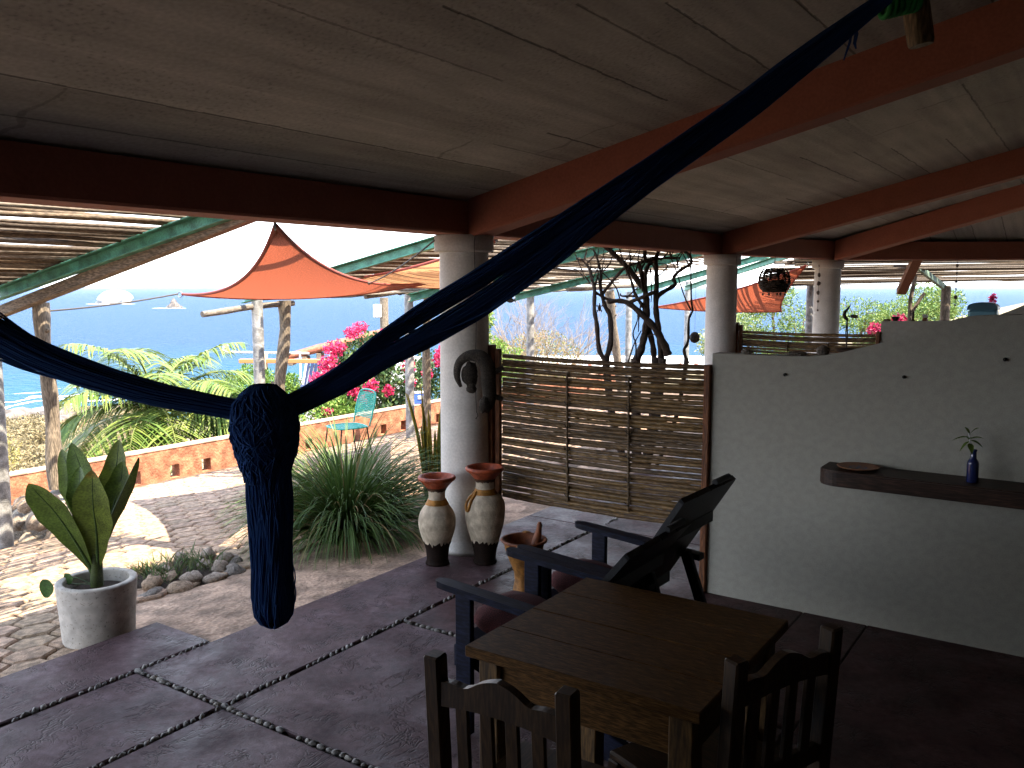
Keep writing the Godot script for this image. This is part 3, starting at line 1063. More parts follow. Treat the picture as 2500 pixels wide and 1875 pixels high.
	mb = MB.new()
	mb.lathe([Vector2(0.074, 0), Vector2(0.07, 1.2), Vector2(0.068, 1.93), Vector2(0.06, 1.955), Vector2(0.001, 1.957)], Vector3.ZERO, 18)
	obj("trunk", mb, M.weathered, t)
	t = thing("wooden_post", "thin post with a reddish slanting brace, beyond the right hand wall", "post", Vector3(9.6, -0.2, 1.06), 0.0, "crooked wooden posts of the pergola")
	mb = MB.new()
	mb.tube([Vector3(0, 0, 0), Vector3(0.01, 0.9, 0.0), Vector3(0.0, 1.75, 0.0), Vector3(0.01, 2.1, 0.05)], [0.034, 0.03, 0.03, 0.028], 10)
	mb.tube([Vector3(0.0, 1.55, 0.02), Vector3(0.05, 1.75, 0.12), Vector3(0.06, 1.85, 0.18)], [0.028, 0.026, 0.022], 9)
	obj("trunk", mb, M.weathered, t)
	mb = MB.new()
	mb.bar(Vector3(-0.08, 1.86, -0.12), Vector3(-1.0, 2.46, 0.28), 0.13, 0.09)
	obj("brace", mb, M.frame_wood, t)


# a fabric sail between corners; edges curve inward, the cloth sags; hems, eyelets and a seam are parts
func sail(label: String, cor: Array, dips: Array, hang: float, m: Material, called := "shade_sail") -> void:
	var t = thing(called, label, "sail", cor[0])
	var n = 22
	var A: Vector3 = cor[0] - cor[0]
	var B: Vector3 = cor[1] - cor[0]
	var C: Vector3 = cor[2] - cor[0]
	var mid = (A + B + C) / 3.0
	var edge = func(p: Vector3, q: Vector3, f: float, dip: float) -> Vector3:
		return p.lerp(q, f) + (mid - (p + q) * 0.5) * dip * 4.0 * f * (1.0 - f) + Vector3(0, -hang * 0.35, 0) * 4.0 * f * (1.0 - f)
	var rows = []
	for i in n + 1:
		var f = i / float(n)
		var l: Vector3 = edge.call(A, B, f, dips[0])
		var r: Vector3 = edge.call(A, C, f, dips[1])
		var row = PackedVector3Array()
		for j in n + 1:
			var g = j / float(n)
			var p = l.lerp(r, g)
			var low: Vector3 = edge.call(B, C, g, dips[2]) - B.lerp(C, g)
			p += low * f * f + Vector3(0, -hang * 1.2 * g * (1 - g) * f * (1.0 - 0.6 * f), 0)
			row.append(p)
		rows.append(row)
	var mb = MB.new()
	mb.grid(rows)
	var under = []
	for row in rows:
		var r2 = PackedVector3Array()
		for p in row:
			r2.append(p)
		under.append(r2)
	obj("cloth", mb, m, t)
	for e in 3:
		var path = []
		for i in n + 1:
			path.append(rows[i][0] if e == 0 else rows[i][n] if e == 1 else rows[n][i])
		mb = MB.new()
		mb.tube(path, 0.014, 6)
		obj("hem", mb, M.sail_hem, t)
	for e in [A, B, C]:
		mb = MB.new()
		var d: Vector3 = (e - mid).normalized()
		var ring = []
		for j in 13:
			var a = TAU * j / 12.0
			ring.append(e + d * (0.03 + 0.028 * cos(a)) + Vector3.UP * 0.028 * sin(a))
		mb.tube(ring, 0.005, 5, false)
		obj("corner_ring", mb, M.grey_steel, t)


func rope(called: String, label: String, a: Vector3, b: Vector3, r: float, sag: float, m: Material) -> void:
	var t = thing(called, label, "rope", a)
	var p = []
	for i in 17:
		var f = i / 16.0
		p.append((b - a) * f + Vector3(0, -sag * 4.0 * f * (1.0 - f), 0))
	var mb = MB.new()
	mb.tube(p, r, 5)
	obj("strand", mb, m, t)
	mb = MB.new()
	mb.blob((b - a) * 0.985, Vector3(r * 2.4, r * 2.4, r * 2.4), fnl(7, 0.05), 0.3, Basis(), 5, 7)
	obj("knot", mb, m, t)


func sails() -> void:
	sail("big orange shade sail hanging from the front beam, left of the nearest column", [Vector3(-1.29, 2.075, -0.3), Vector3(0.83, 1.668, -4.12), Vector3(4.3, 1.80, -3.75)], [0.15, 0.34, 0.42], 0.32, M.sail_orange)
	sail("pale sunlit orange shade sail, left of the nearest column and behind the bigger orange one", [Vector3(1.0, 2.10, -0.45), Vector3(3.4, 1.84, -4.4), Vector3(5.2, 1.72, -4.2)], [0.12, 0.12, 0.12], 0.1, M.sail_sunlit)
	sail("small orange shade sail with a dark hem, between second and third column", [Vector3(7.85, 2.03, 0.0), Vector3(9.9, 1.33, -0.95), Vector3(10.25, 1.36, -3.4)], [0.14, 0.14, 0.14], 0.14, M.sail_orange)
	rope("sail_rope", "thin rope from the left tip of the big orange sail to the wooden post", Vector3(0.80, 1.672, -4.15), Vector3(-0.36, 1.52, -4.52), 0.008, 0.02, M.thread)
	rope("sail_rope", "thin dark cord running from the nearest column top down to the orange sails", Vector3(-0.15, 2.04, -0.12), Vector3(1.6, 1.77, -2.35), 0.006, 0.03, M.thread)


func woven_screen(z0: float, z1: float, y0: float, y1: float, label: String, x: float) -> Node3D:
	var t = thing("bamboo_screen", label, "screen", Vector3(x, 0, z0))
	var y = y1 - 0.014
	var lz = z1 - z0
	while y > y0:
		var mb = MB.new()
		var r = rnd(0.0115, 0.0155)
		var path = []
		var rs = []
		var tilt = rnd(-0.007, 0.007)
		var bow = rnd(-0.008, 0.008)
		var tone = rnd(0.75, 1.15)
		var s = 0.0
		var node = rnd(0.05, 0.25)
		while s <= lz:
			path.append(Vector3(0.006 * sin(s * 9.0 + y * 40.0), y + tilt * (s / lz - 0.5) + bow * sin(PI * s / lz) - 0.012 * sin(PI * s / lz), s))
			var bump = absf(s - node) < 0.012
			rs.append(r * (1.16 if bump else 1.0))
			if s > node + 0.02:
				node += rnd(0.2, 0.32)
			s += 0.0125 if absf(s - node) < 0.04 else 0.04
		path.append(Vector3(0.0, y + tilt * 0.5, lz))
		rs.append(r)
		mb.tube(path, rs, 7, true, L(tone))
		obj("cane", mb, M[["bamboo_a", "bamboo_b", "bamboo_c", "bamboo_b"][rng.randi() % 4]], t)
		y -= r * 2.0 + (rnd(-0.002, 0.0015) if rng.randf() > 0.22 else rnd(0.002, 0.008))
	for f in [0.36, 0.665]:
		var mb = MB.new()
		mb.tube([Vector3(-0.024, y1 - 0.10, lz * f), Vector3(-0.027, (y0 + y1) * 0.5, lz * f + 0.006), Vector3(-0.024, y0 + 0.05, lz * f + 0.01)], [0.007, 0.008, 0.007], 7)
		obj("upright", mb, M.bamboo_c, t)
		for k in 6:
			mb = MB.new()
			var yy = lerpf(y1 - 0.14, y0 + 0.1, k / 5.0)
			var ring = []
			for j in 9:
				var a = TAU * j / 8.0
				ring.append(Vector3(-0.012 + 0.03 * cos(a), yy + 0.012 * sin(a * 2.0), lz * f + 0.018 * sin(a)))
			mb.tube(ring, 0.0022, 4, false)
			obj("wire_tie", mb, M.black_metal, t)
	return t


func wall_profile(z0: float, z1: float) -> PackedVector2Array:
	var p = PackedVector2Array([Vector2(z1, -0.03), Vector2(z0, -0.03)])
	var hs = curve([Vector3(1.655, 1.377, 0), Vector3(1.9, 1.378, 0), Vector3(2.21, 1.385, 0), Vector3(2.41, 1.43, 0), Vector3(2.63, 1.50, 0), Vector3(2.80, 1.57, 0), Vector3(2.93, 1.607, 0), Vector3(3.15, 1.62, 0), Vector3(3.6, 1.66, 0), Vector3(4.2, 1.8, 0), Vector3(5.6, 1.95, 0)], 48)
	for h in hs:
		p.append(Vector2(h.x - 1.655 + z0, h.y))
	return p


func screens_and_walls() -> void:
	var lab = [["rust brown post beside the nearest column, carrying a driftwood curl", "brown board post between the near woven screen and the white wall"], ["rust brown post beside the second column, left of the far woven screen", "brown board post between the far woven screen and the far white wall"]]
	for k in 2:
		var x: float = 0.1 + 4.3 * k
		var dz: float = 0.0 if k == 0 else 0.03
		var t = thing("screen_post", lab[k][0], "post", Vector3(x, 0, 0.15 + dz + 0.08 * k))
		var mb = MB.new()
		mb.box(Vector3(-0.015, 0.84, -0.01), Vector3(0.055, 1.06, 0.075), Basis(), 0.004)
		obj("post_board", mb, M.frame_wood, t)
		mb = MB.new()
		mb.box(Vector3(0.0, 0.82, 0.05), Vector3(0.035, 1.05, 0.035), Basis(), 0.004)
		obj("batten", mb, M.frame_wood, t)
		t = thing("screen_post", lab[k][1], "post", Vector3(x + 0.03, 0, 1.635 + dz))
		mb = MB.new()
		mb.box(Vector3(-0.02, 0.655, 0), Vector3(0.08, 1.31, 0.036), Basis(), 0.004)
		obj("post_board", mb, M.frame_wood, t)
	woven_screen(0.235, 1.615, 0.355, 1.312, "woven bamboo screen between the nearest column and the white wall", 0.1)
	woven_screen(0.33, 1.64, 0.36, 1.285, "smaller looking woven screen beyond the white wall, between second column and far wall", 4.4)
	for k in 2:
		var z0 = 1.655 + 0.03 * k
		var t = thing("partition_wall", ["white plastered wall with a wavy top and a wooden shelf, at the right", "far white plastered wall seen above the wavy top of the near one"][k], "wall", Vector3(0.1 + 4.3 * k, 0, z0))
		var poly = wall_profile(z0, 5.6)
		if k == 1:
			poly = PackedVector2Array([Vector2(5.6, -0.03), Vector2(z0, -0.03), Vector2(z0, 1.412), Vector2(2.35, 1.43), Vector2(2.52, 1.445), Vector2(2.66, 1.485), Vector2(2.78, 1.54), Vector2(2.9, 1.60), Vector2(3.1, 1.67), Vector2(3.5, 1.72), Vector2(5.6, 1.75)])
		for i in poly.size():
			poly[i].x -= z0
		var mb = MB.new()
		mb.prism(poly, Vector3.ZERO, Vector3(0, 0, 1), Vector3.UP, Vector3(0.115, 0, 0))
		obj("wall_body", mb, M.wall_plaster, t)
		if k == 0:
			for p in [Vector2(2.061, 1.281), Vector2(2.648, 1.303), Vector2(3.078, 1.41)]:
				mb = MB.new()
				var rows = []
				for q in [Vector2(0.001, -0.018), Vector2(0.006, -0.017), Vector2(0.0085, -0.012), Vector2(0.0085, 0.002)]:
					var ring = PackedVector3Array()
					for j in 14:
						var a = TAU * j / 14
						ring.append(Vector3(q.y, p.y + sin(a) * q.x, p.x - z0 + cos(a) * q.x))
					rows.append(ring)
				mb.grid(rows, true)
				obj("peg", mb, M.black_metal, t)


func furniture() -> void:
	# dining table
	var t = thing("dining_table", "dark square wooden table with planked top, at the bottom of the photo", "table", Vector3(-2.345, 0, 2.375))
	var h = 0.345
	for k in 4:
		var mb = MB.new()
		mb.box(Vector3(-h + (k + 0.5) * h * 0.5, 0.742 + rnd(-0.001, 0.001), rnd(-0.001, 0.001)), Vector3(h * 0.5 - 0.0012, 0.032, h * 2), Basis(), 0.003)
		obj("plank", mb, M.table_wood, t)
	for s in [-1, 1]:
		var mb = MB.new()
		mb.box(Vector3(s * (h - 0.055), 0.665, 0), Vector3(0.022, 0.12, h * 2 - 0.16), Basis(), 0.002)
		obj("apron", mb, M.table_wood, t)
		mb = MB.new()
		mb.box(Vector3(0, 0.665, s * (h - 0.055)), Vector3(h * 2 - 0.16, 0.12, 0.022), Basis(), 0.002)
		obj("apron", mb, M.table_wood_x, t)
		for s2 in [-1, 1]:
			mb = MB.new()
			mb.box(Vector3(s * (h - 0.06), 0.363, s2 * (h - 0.06)), Vector3(0.065, 0.724, 0.065), Basis(), 0.004)
			obj("leg", mb, M.table_wood_y, t)
	# dining chairs: built facing +x, back at x = 0
	var c = thing("dining_chair", "dark wooden slat back chair in front of the table, lower centre of the photo", "chair", Vector3(-2.955, 0, 2.345), 0.03, "dining chairs at the square table")
	for s in [-1, 1]:
		var mb = MB.new()
		mb.bar(Vector3(0.0, 0.45, s * 0.18), Vector3(-0.025, 0.875, s * 0.18), 0.044, 0.044, Vector3.RIGHT, 0.005)
		mb.bar(Vector3(0.0, 0.0, s * 0.18), Vector3(0.0, 0.45, s * 0.18), 0.044, 0.044, Vector3.RIGHT, 0.004)
		obj("back_post", mb, M.chair_wood, c)
		mb = MB.new()
		mb.box(Vector3(0.39, 0.215, s * 0.18), Vector3(0.042, 0.43, 0.042), Basis(), 0.004)
		obj("leg", mb, M.chair_wood, c)
		mb = MB.new()
		mb.box(Vector3(0.195, 0.18, s * 0.18), Vector3(0.35, 0.03, 0.02), Basis(), 0.003)
		obj("stretcher", mb, M.chair_wood_x, c)
		mb = MB.new()
		mb.box(Vector3(0.195, 0.40, s * 0.18), Vector3(0.35, 0.06, 0.02), Basis(), 0.003)
		obj("seat_rail", mb, M.chair_wood_x, c)
	var mb = MB.new()
	mb.box(Vector3(0.20, 0.442, 0), Vector3(0.42, 0.024, 0.40), Basis(), 0.007)
	obj("seat", mb, M.chair_wood_x, c)
	var poly = PackedVector2Array()
	for i in 25:   # shaped top rail: dips at the posts and swells in the middle
		var u = i / 24.0 * 2.0 - 1.0
		poly.append(Vector2(u * 0.158, 0.835 - 0.022 * absf(u) + 0.014 * exp(-u * u * 6.0) - 0.012 * exp(-pow(absf(u) - 0.55, 2) * 30.0)))
	for i in 13:
		var u = 1.0 - i / 12.0 * 2.0
		poly.append(Vector2(u * 0.158, 0.752 + 0.012 * (1.0 - u * u)))
	mb = MB.new()
	mb.prism(poly, Vector3(-0.034, 0, 0), Vector3(0, 0, 1), Vector3.UP, Vector3(0.024, 0, 0))
	obj("top_rail", mb, M.chair_wood, c)
	mb = MB.new()
	mb.box(Vector3(-0.004, 0.53, 0), Vector3(0.022, 0.05, 0.316), Basis(), 0.003)
	obj("lower_rail", mb, M.chair_wood, c)
	for i in 4:
		mb = MB.new()
		mb.bar(Vector3(-0.006, 0.55, -0.105 + 0.07 * i), Vector3(-0.02, 0.765, -0.105 + 0.07 * i), 0.034, 0.014, Vector3.RIGHT, 0.002)
		obj("slat", mb, M.chair_wood, c)
	dup(c, Vector3(-2.435, 0, 2.82), 1.19, "very dark wooden slat back chair at the lower right, beside the table")
	# lounge chairs: built facing -z
	lounge_chair("dark blue wooden armchair with red cushion, nearer one, half behind the table", Vector3(-1.70, 0, 1.35), 0.0, 0.77, 0.625)
	lounge_chair("dark blue wooden armchair with red cushion, farther one, nearer the woven screen", Vector3(-1.15, 0, 1.375), -0.03, 0.875, 0.56)
	# shelf on the white wall
	t = thing("wall_shelf", "thick dark wooden shelf slab with a rounded end on the white wall", "shelf", Vector3(0.1, 0.76, 2.30))
	poly = PackedVector2Array([Vector2(0, 0.0), Vector2(3.2, 0.0), Vector2(3.2, -0.235)])
	for i in 9:
		var a = i / 8.0 * PI / 2
		poly.append(Vector2(0.10 - 0.10 * sin(a), -0.135 - 0.10 * cos(a)))
	mb = MB.new()
	mb.prism(poly, Vector3(0, 0.006, 0), Vector3(0, 0, 1), Vector3(1, 0, 0), Vector3(0, 0.066, 0))
	var inner = PackedVector2Array()
	for p in poly:
		inner.append(Vector2(maxf(p.x, 0.008), minf(p.y + 0.007, 0.0) if p.y < -0.05 else p.y))
	mb.prism(inner, Vector3(0, 0.0, 0), Vector3(0, 0, 1), Vector3(1, 0, 0), Vector3(0, 0.0785, 0))
	obj("slab", mb, M.shelf_wood, t)
	t = thing("plate", "round painted clay plate lying on the end of the shelf", "plate", Vector3(-0.015, 0.8385, 2.475))
	mb = MB.new()
	mb.lathe([Vector2(0.001, 0.001), Vector2(0.05, 0.001), Vector2(0.098, 0.012), Vector2(0.101, 0.016), Vector2(0.096, 0.017), Vector2(0.055, 0.009), Vector2(0.001, 0.008)], Vector3.ZERO, 40)
	obj("dish", mb, M.plate_clay, t)
	for k in 7:
		mb = MB.new()
		var a = TAU * k / 6.0
		var c0 = Vector3(cos(a) * 0.045, 0.0088, sin(a) * 0.045) if k < 6 else Vector3(0, 0.0088, 0)
		var ring = PackedVector3Array()
		for j in 16:
			var b = TAU * j / 16
			ring.append(c0 + Vector3(cos(b), 0, sin(b)) * 0.017 * (1.0 + 0.3 * cos(b * 4.0)))
		mb.fan(ring, Vector3.UP)
		obj("painted_flower", mb, M.plate_blue, t)
	t = thing("bottle", "dark blue glass bottle holding a leafy sprig on the shelf", "bottle", Vector3(-0.03, 0.839, 2.985))
	mb = MB.new()
	mb.lathe([Vector2(0.001, 0.0), Vector2(0.024, 0.0), Vector2(0.026, 0.004), Vector2(0.026, 0.088), Vector2(0.023, 0.100), Vector2(0.0135, 0.115), Vector2(0.0125, 0.145), Vector2(0.015, 0.147), Vector2(0.015, 0.155), Vector2(0.011, 0.156), Vector2(0.0105, 0.11), Vector2(0.001, 0.10)], Vector3.ZERO, 24)
	obj("glass", mb, M.bottle_glass, t)
	t = thing("plant_sprig", "small leafy green sprig standing in the blue bottle", "plant", Vector3(-0.03, 0.95, 2.985))
	mb = MB.new()
	mb.tube([Vector3(0, 0, 0), Vector3(0.003, 0.05, -0.008), Vector3(0.0, 0.085, -0.02), Vector3(0.0, 0.12, -0.025)], 0.0025, 5)
	obj("stem", mb, M.foliage, t)
	for l in [[0.11, Vector3(0.1, 0.75, -0.35), 0.062], [0.115, Vector3(0, 0.8, 0.55), 0.065], [0.10, Vector3(-0.2, 0.0, -1.0), 0.075], [0.09, Vector3(0.2, 0.45, 0.9), 0.065], [0.085, Vector3(-0.3, -0.05, 1.0), 0.06], [0.08, Vector3(-0.4, -0.55, -0.75), 0.05], [0.095, Vector3(-0.8, 0.4, 0.0), 0.05], [0.07, Vector3(-0.7, -0.45, 0.35), 0.045]]:
		mb = MB.new()
		var d: Vector3 = l[1].normalized()
		var s = d.cross(Vector3.UP).normalized()
		var path = []
		for i in 7:
			var f = i / 6.0
			path.append(Vector3(0, l[0], -0.02) + d * l[2] * f + Vector3(0, -0.022 * f * f, 0))
		mb.ribbon(path, [0.001, 0.009, 0.0135, 0.0135, 0.011, 0.006, 0.0005], [s], 0.35, Vector3.UP, Color(0.14, 0.22, 0.035))
		obj("leaf", mb, M.foliage, t)


func lounge_chair(label: String, at: Vector3, turn: float, rise: float, run: float) -> void:
	var lc = thing("lounge_chair", label, "armchair", at, turn, "dark blue armchairs facing the sea")
	var mb = MB.new()
	for s in [-1, 1]:
		mb = MB.new()
		var arm = PackedVector2Array()
		for p in [Vector2(-0.031, 0.05), Vector2(-0.025, 0.018), Vector2(-0.012, 0.002), Vector2(0.012, 0.002), Vector2(0.025, 0.018), Vector2(0.031, 0.05), Vector2(0.034, 0.40), Vector2(0.026, 0.66), Vector2(-0.026, 0.66), Vector2(-0.034, 0.40)]:
			arm.append(p)
		mb.prism(arm, Vector3(s * 0.245, 0.578, -0.02), Vector3.RIGHT, Vector3(0, -0.07, 1), Vector3(0, 0.026, 0))
		obj("armrest", mb, M.blue_paint, lc)
		mb = MB.new()
		mb.box(Vector3(s * 0.245, 0.29, 0.115), Vector3(0.028, 0.565, 0.075), Basis(), 0.004)
		obj("leg", mb, M.blue_paint, lc)
		mb = MB.new()
		mb.bar(Vector3(s * 0.20, 0.335, 0.05), Vector3(s * 0.20, 0.03, 0.98), 0.028, 0.10)
		obj("side_rail", mb, M.blue_paint, lc)
		mb = MB.new()
		mb.bar(Vector3(s * 0.18, 0.28 + 0.34 * rise, 0.40 + 0.34 * run), Vector3(s * 0.18, 0.0, 0.80), 0.03, 0.045)
		obj("back_strut", mb, M.blue_paint, lc)
	mb = MB.new()
	mb.box(Vector3(0, 0.30, 0.06), Vector3(0.46, 0.09, 0.025), Basis(), 0.004)
	obj("front_rail", mb, M.blue_paint, lc)
	for i in 5:
		mb = MB.new()
		mb.box(Vector3(0, 0.362 - 0.028 * i, 0.11 + 0.095 * i), Vector3(0.44, 0.02, 0.088), Basis(Vector3.RIGHT, 0.28), 0.004)
		obj("seat_slat", mb, M.blue_paint, lc)
	for i in 4:
		var x = -0.168 + 0.112 * i
		var pl = PackedVector2Array()
		for p in [Vector2(-0.066, 0.0), Vector2(0.066, 0.0), Vector2(0.0672, 0.71), Vector2(0.063, 0.72), Vector2(-0.063, 0.72), Vector2(-0.0672, 0.71)]:
			pl.append(p)
		mb = MB.new()
		mb.prism(pl, Vector3(x * 1.2, 0.30, 0.36), Vector3.RIGHT, Vector3(0, rise, run), Vector3(0, -0.014, 0.018))
		obj("back_slat", mb, M.chair_back, lc)
	mb = MB.new()
	mb.tube([Vector3(0.06, 0.305 + 0.72 * rise, 0.365 + 0.72 * run), Vector3(0.21, 0.305 + 0.72 * rise, 0.365 + 0.72 * run)], 0.013, 12)
	obj("top_roll", mb, M.chair_back, lc)
	for k in 2:
		mb = MB.new()
		mb.bar(Vector3(-0.25, 0.285 + (0.16 + 0.36 * k) * rise, 0.385 + (0.16 + 0.36 * k) * run), Vector3(0.25, 0.285 + (0.16 + 0.36 * k) * rise, 0.385 + (0.16 + 0.36 * k) * run), 0.022, 0.05)
		obj("cross_batten", mb, M.chair_back, lc)
	mb = MB.new()   # seat cushion: a soft pillow
	var rows = []
	var pn = fnl(55, 3.0, 3)
	for i in 11:
		var v = i / 10.0 * 2 - 1
		var ring = PackedVector3Array()
		for j in 24:
			var a = TAU * j / 24
			var k = pow(1.0 - pow(absf(v), 4.0), 0.5)
			ring.append(Vector3(cos(a) * 0.20 * (0.35 + 0.65 * k), 0.395 + 0.062 * sin(a) * k - 0.10 * (v * 0.5) + 0.008 * pn.get_noise_2d(a, v * 2), 0.29 + v * 0.24))
		rows.append(ring)
	rows.reverse()
	mb.grid(rows, true)
	obj("cushion", mb, M.cushion, lc)



# a bundle of strings along a path: real strands round a dark core
func strands(called: String, parent: Node3D, path: Array, half: Array, squash: float, num: int, seed_: int, base: Vector3, core := 0.72) -> void:
	var r = RandomNumberGenerator.new()
	r.seed = seed_
	var n = path.size()
	var frames = []
	var view = Vector3(0.829, -0.1, -0.559)
	for i in n:
		var t: Vector3 = (path[mini(i + 1, n - 1)] - path[maxi(i - 1, 0)]).normalized()
		var u = view.cross(t).normalized()
		frames.append([u, t.cross(u).normalized()])
	var mb = MB.new()
	var cr = []
	for i in n:
		cr.append(half[i] * core)
	var pts = []
	for p in path:
		pts.append(p - base)
	# core drawn as a flat tube following the same frames
	var rows = []
	for i in n:
		var ring = PackedVector3Array()
		for j in 14:
			var a = TAU * j / 14
			ring.append(pts[i] + frames[i][0] * cos(a) * cr[i] + frames[i][1] * sin(a) * cr[i] * squash)
		rows.append(ring)
	mb.grid(rows, true, L(0.55))
	obj("string_core", mb, M.hammock, parent)
	mb = MB.new()
	for k in num:
		var a = r.randf_range(0, TAU)
		var rr = sqrt(r.randf_range(0.45, 1.0))
		var w1 = r.randf_range(-0.5, 0.5)
		var w2 = r.randf_range(0, TAU)
		var sp = []
		var pr = r.randf_range(0.7, 1.25)
		for i in n:
			var f = i / float(n - 1)
			var aa = a + w1 * f + 0.12 * sin(f * 9.0 + w2)
			var q = rr * (1.0 + 0.05 * sin(f * 13.0 + w2 * 2.0))
			sp.append(pts[i] + frames[i][0] * cos(aa) * half[i] * q + frames[i][1] * sin(aa) * half[i] * squash * q)
		mb.tube(sp, 0.0034, 4, false, L(pr))
	var o = obj("strings", mb, M.hammock, parent)
	o.set_meta("kind", "stuff")


func hammock() -> void:
	var base = Vector3(-3.03, 1.38, 1.64)
	var t = thing("hammock", "dark blue string hammock knotted up in the middle, hung across the whole view", "hammock", base)
	var d = Vector3(-0.001, 0, 0)
	var left = curve(hammock_left_line(), 46)
	var lw = lerps([0.030, 0.034, 0.036, 0.034, 0.031, 0.029, 0.026, 0.024, 0.024], 46)
	strands("left", t, left, lw, 0.8, 110, 11, base)
	var right = curve(hammock_right_line(), 70)
	var rw = lerps([0.024, 0.028, 0.035, 0.042, 0.048, 0.050, 0.048, 0.044, 0.040, 0.037, 0.036, 0.034, 0.029, 0.020, 0.014], 70)
	var high = []
	var low = []
	var hw = []
	var lw2 = []
	for i in right.size():
		var f = i / float(right.size() - 1)
		var tg: Vector3 = (right[mini(i + 1, right.size() - 1)] - right[maxi(i - 1, 0)]).normalized()
		var u = Vector3(0.829, -0.1, -0.559).cross(tg).normalized()
		if u.y < 0:
			u = -u
		var open = smoothstep(0.02, 0.25, f) * (1.0 - smoothstep(0.35, 0.9, f))
		high.append(right[i] + u * rw[i] * (0.50 + 0.16 * open))
		low.append(right[i] - u * rw[i] * (0.36 + 0.06 * open))
		hw.append(rw[i] * lerpf(0.54, 0.33, open))
		lw2.append(rw[i] * lerpf(0.68, 0.60, open))
	strands("right", t, high, hw, 0.6, 80, 12, base, 0.7)
	strands("right", t, low, lw2, 0.5, 150, 13, base, 0.7)
	# strings that stray from the bundle
	var mb = MB.new()
	var r = RandomNumberGenerator.new()
	r.seed = 99
	for k in 22:
		var p = []
		var i0 = r.randi_range(6, 14)
		var i1 = r.randi_range(40, 58)
		var off = r.randf_range(0.95, 1.42) if k % 3 else -r.randf_range(0.95, 1.12)
		var n = i1 - i0
		for i in n + 1:
			var f = i / float(n)
			var tt: Vector3 = (right[i0 + i + 1] - right[i0 + i - 1]).normalized()
			var u = Vector3(0.829, -0.1, -0.559).cross(tt).normalized()
			p.append(right[i0 + i] - base - u * -1.0 * rw[i0 + i] * lerpf(0.8, off, sin(PI * f)) * -1.0 + Vector3(0.02, 0, -0.013) * sin(PI * f + k))
		mb.tube(p, 0.0026, 4, false, L(0.9))
	for k in 9:
		var p = []
		var i1 = r.randi_range(12, 22)
		var up = 1.0 if k % 3 else -1.0
		for i in i1 + 1:
			var f = 1.0 - i / float(i1)
			var tt: Vector3 = (left[i + 1] - left[maxi(i - 1, 0)]).normalized()
			var u = Vector3(0.829, -0.1, -0.559).cross(tt).normalized()
			p.append(left[i] - base + u * up * lw[i] * (0.85 + (0.25 + 0.12 * k) * f))
		mb.tube(p, 0.0028, 4, false, L(0.9))
	var so = obj("stray_string", mb, M.hammock, t)
	so.set_meta("kind", "stuff")
	# the knot: strings wound over a bulging core
	var rt = Vector3(0.559, 0, 0.829)
	var fw = Vector3(0.829, 0, -0.559)
	var prof = lerps([0.030, 0.060, 0.076, 0.081, 0.083, 0.083, 0.080, 0.073, 0.064, 0.057, 0.056], 30)   # half widths, top to bottom
	var hgt = 0.262
	var top = Vector3(0, 0.115, 0)
	mb = MB.new()
	var rows = []
	var kn = fnl(66, 9.0, 3)
	for i in 31:
		var ring = PackedVector3Array()
		var y = -hgt * i / 30.0
		for j in 28:
			var a = TAU * j / 28
			var k: float = prof[i] * 0.93 * (1.0 + 0.09 * kn.get_noise_2d(cos(a) * 0.3 + 3.0, y + sin(a) * 0.3))
			ring.append(top + Vector3(0, y, 0) + rt * (cos(a) * k - 0.004) + fw * sin(a) * k * 0.8)
		rows.append(ring)
	rows.reverse()
	mb.grid(rows, true, L(0.6))
	obj("knot_core", mb, M.hammock, t)
	mb = MB.new()
	for k in 300:
		var a0 = r.randf_range(0, TAU)
		var turn = r.randf_range(-2.6, 2.6)
		var f0 = r.randf_range(0.0, 0.35)
		var f1 = r.randf_range(0.6, 1.0)
		var bump = r.randf_range(0.98, 1.07)
		var p = []
		for i in 15:
			var f = lerpf(f0, f1, i / 14.0)
			var a = a0 + turn * i / 14.0
			var kk: float = prof[int(f * 30)] * bump * (1.0 + 0.03 * sin(i * 1.3 + k))
			p.append(top + Vector3(0, -hgt * f, 0) + rt * (cos(a) * kk - 0.004) + fw * sin(a) * kk * 0.8)
		mb.tube(p, 0.0026, 4, false, L(r.randf_range(0.85, 1.12)))
	so = obj("knot_strings", mb, M.hammock, t)
	so.set_meta("kind", "stuff")
	# the hanging skein: strings run down, round the end and up again
	var c0 = Vector3(0.004, -0.10, 0)
	mb = MB.new()
	rows = []
	for i in 25:
		var f = i / 24.0
		var k: float = 0.052 * (sqrt(maxf(0.0, 1.0 - pow(maxf(0.0, f - 0.88) / 0.12, 2.0))) if f > 0.88 else 1.0) * (1.0 + 0.05 * sin(f * 7.0))
		var ring = PackedVector3Array()
		for j in 20:
			var a = TAU * j / 20
			ring.append(c0 + Vector3(0, -0.428 * f, 0) + rt * cos(a) * k * 0.93 + fw * sin(a) * k * 0.7)
		rows.append(ring)
	rows.reverse()
	mb.grid(rows, true, L(0.6))
	obj("skein_core", mb, M.hammock, t)
	mb = MB.new()
	for k in 240:
		var a = r.randf_range(0, TAU)
		var wob = r.randf_range(0.94, 1.06)
		var ph = r.randf_range(0, TAU)
		var lo = r.randf_range(0.96, 1.03)
		var p = []
		for i in 24:
			var f = i / 22.0
			var q = clampf((f - 0.87) / 0.15, 0.0, 1.0)
			var kk = 0.054 * wob * cos(q * PI * 0.5) * (1.0 + 0.05 * sin(f * 7.0) + 0.03 * sin(f * 11.0 + ph))
			var y = -0.428 * (minf(f, 0.87) + 0.145 * sin(q * PI * 0.5)) * lo
			p.append(c0 + Vector3(0, y, 0) + rt * cos(a + 0.25 * sin(f * 4.0 + ph)) * kk + fw * sin(a + 0.25 * sin(f * 4.0 + ph)) * kk * 0.75)
		mb.tube(p, 0.0028, 4, false, L(r.randf_range(0.85, 1.12)))
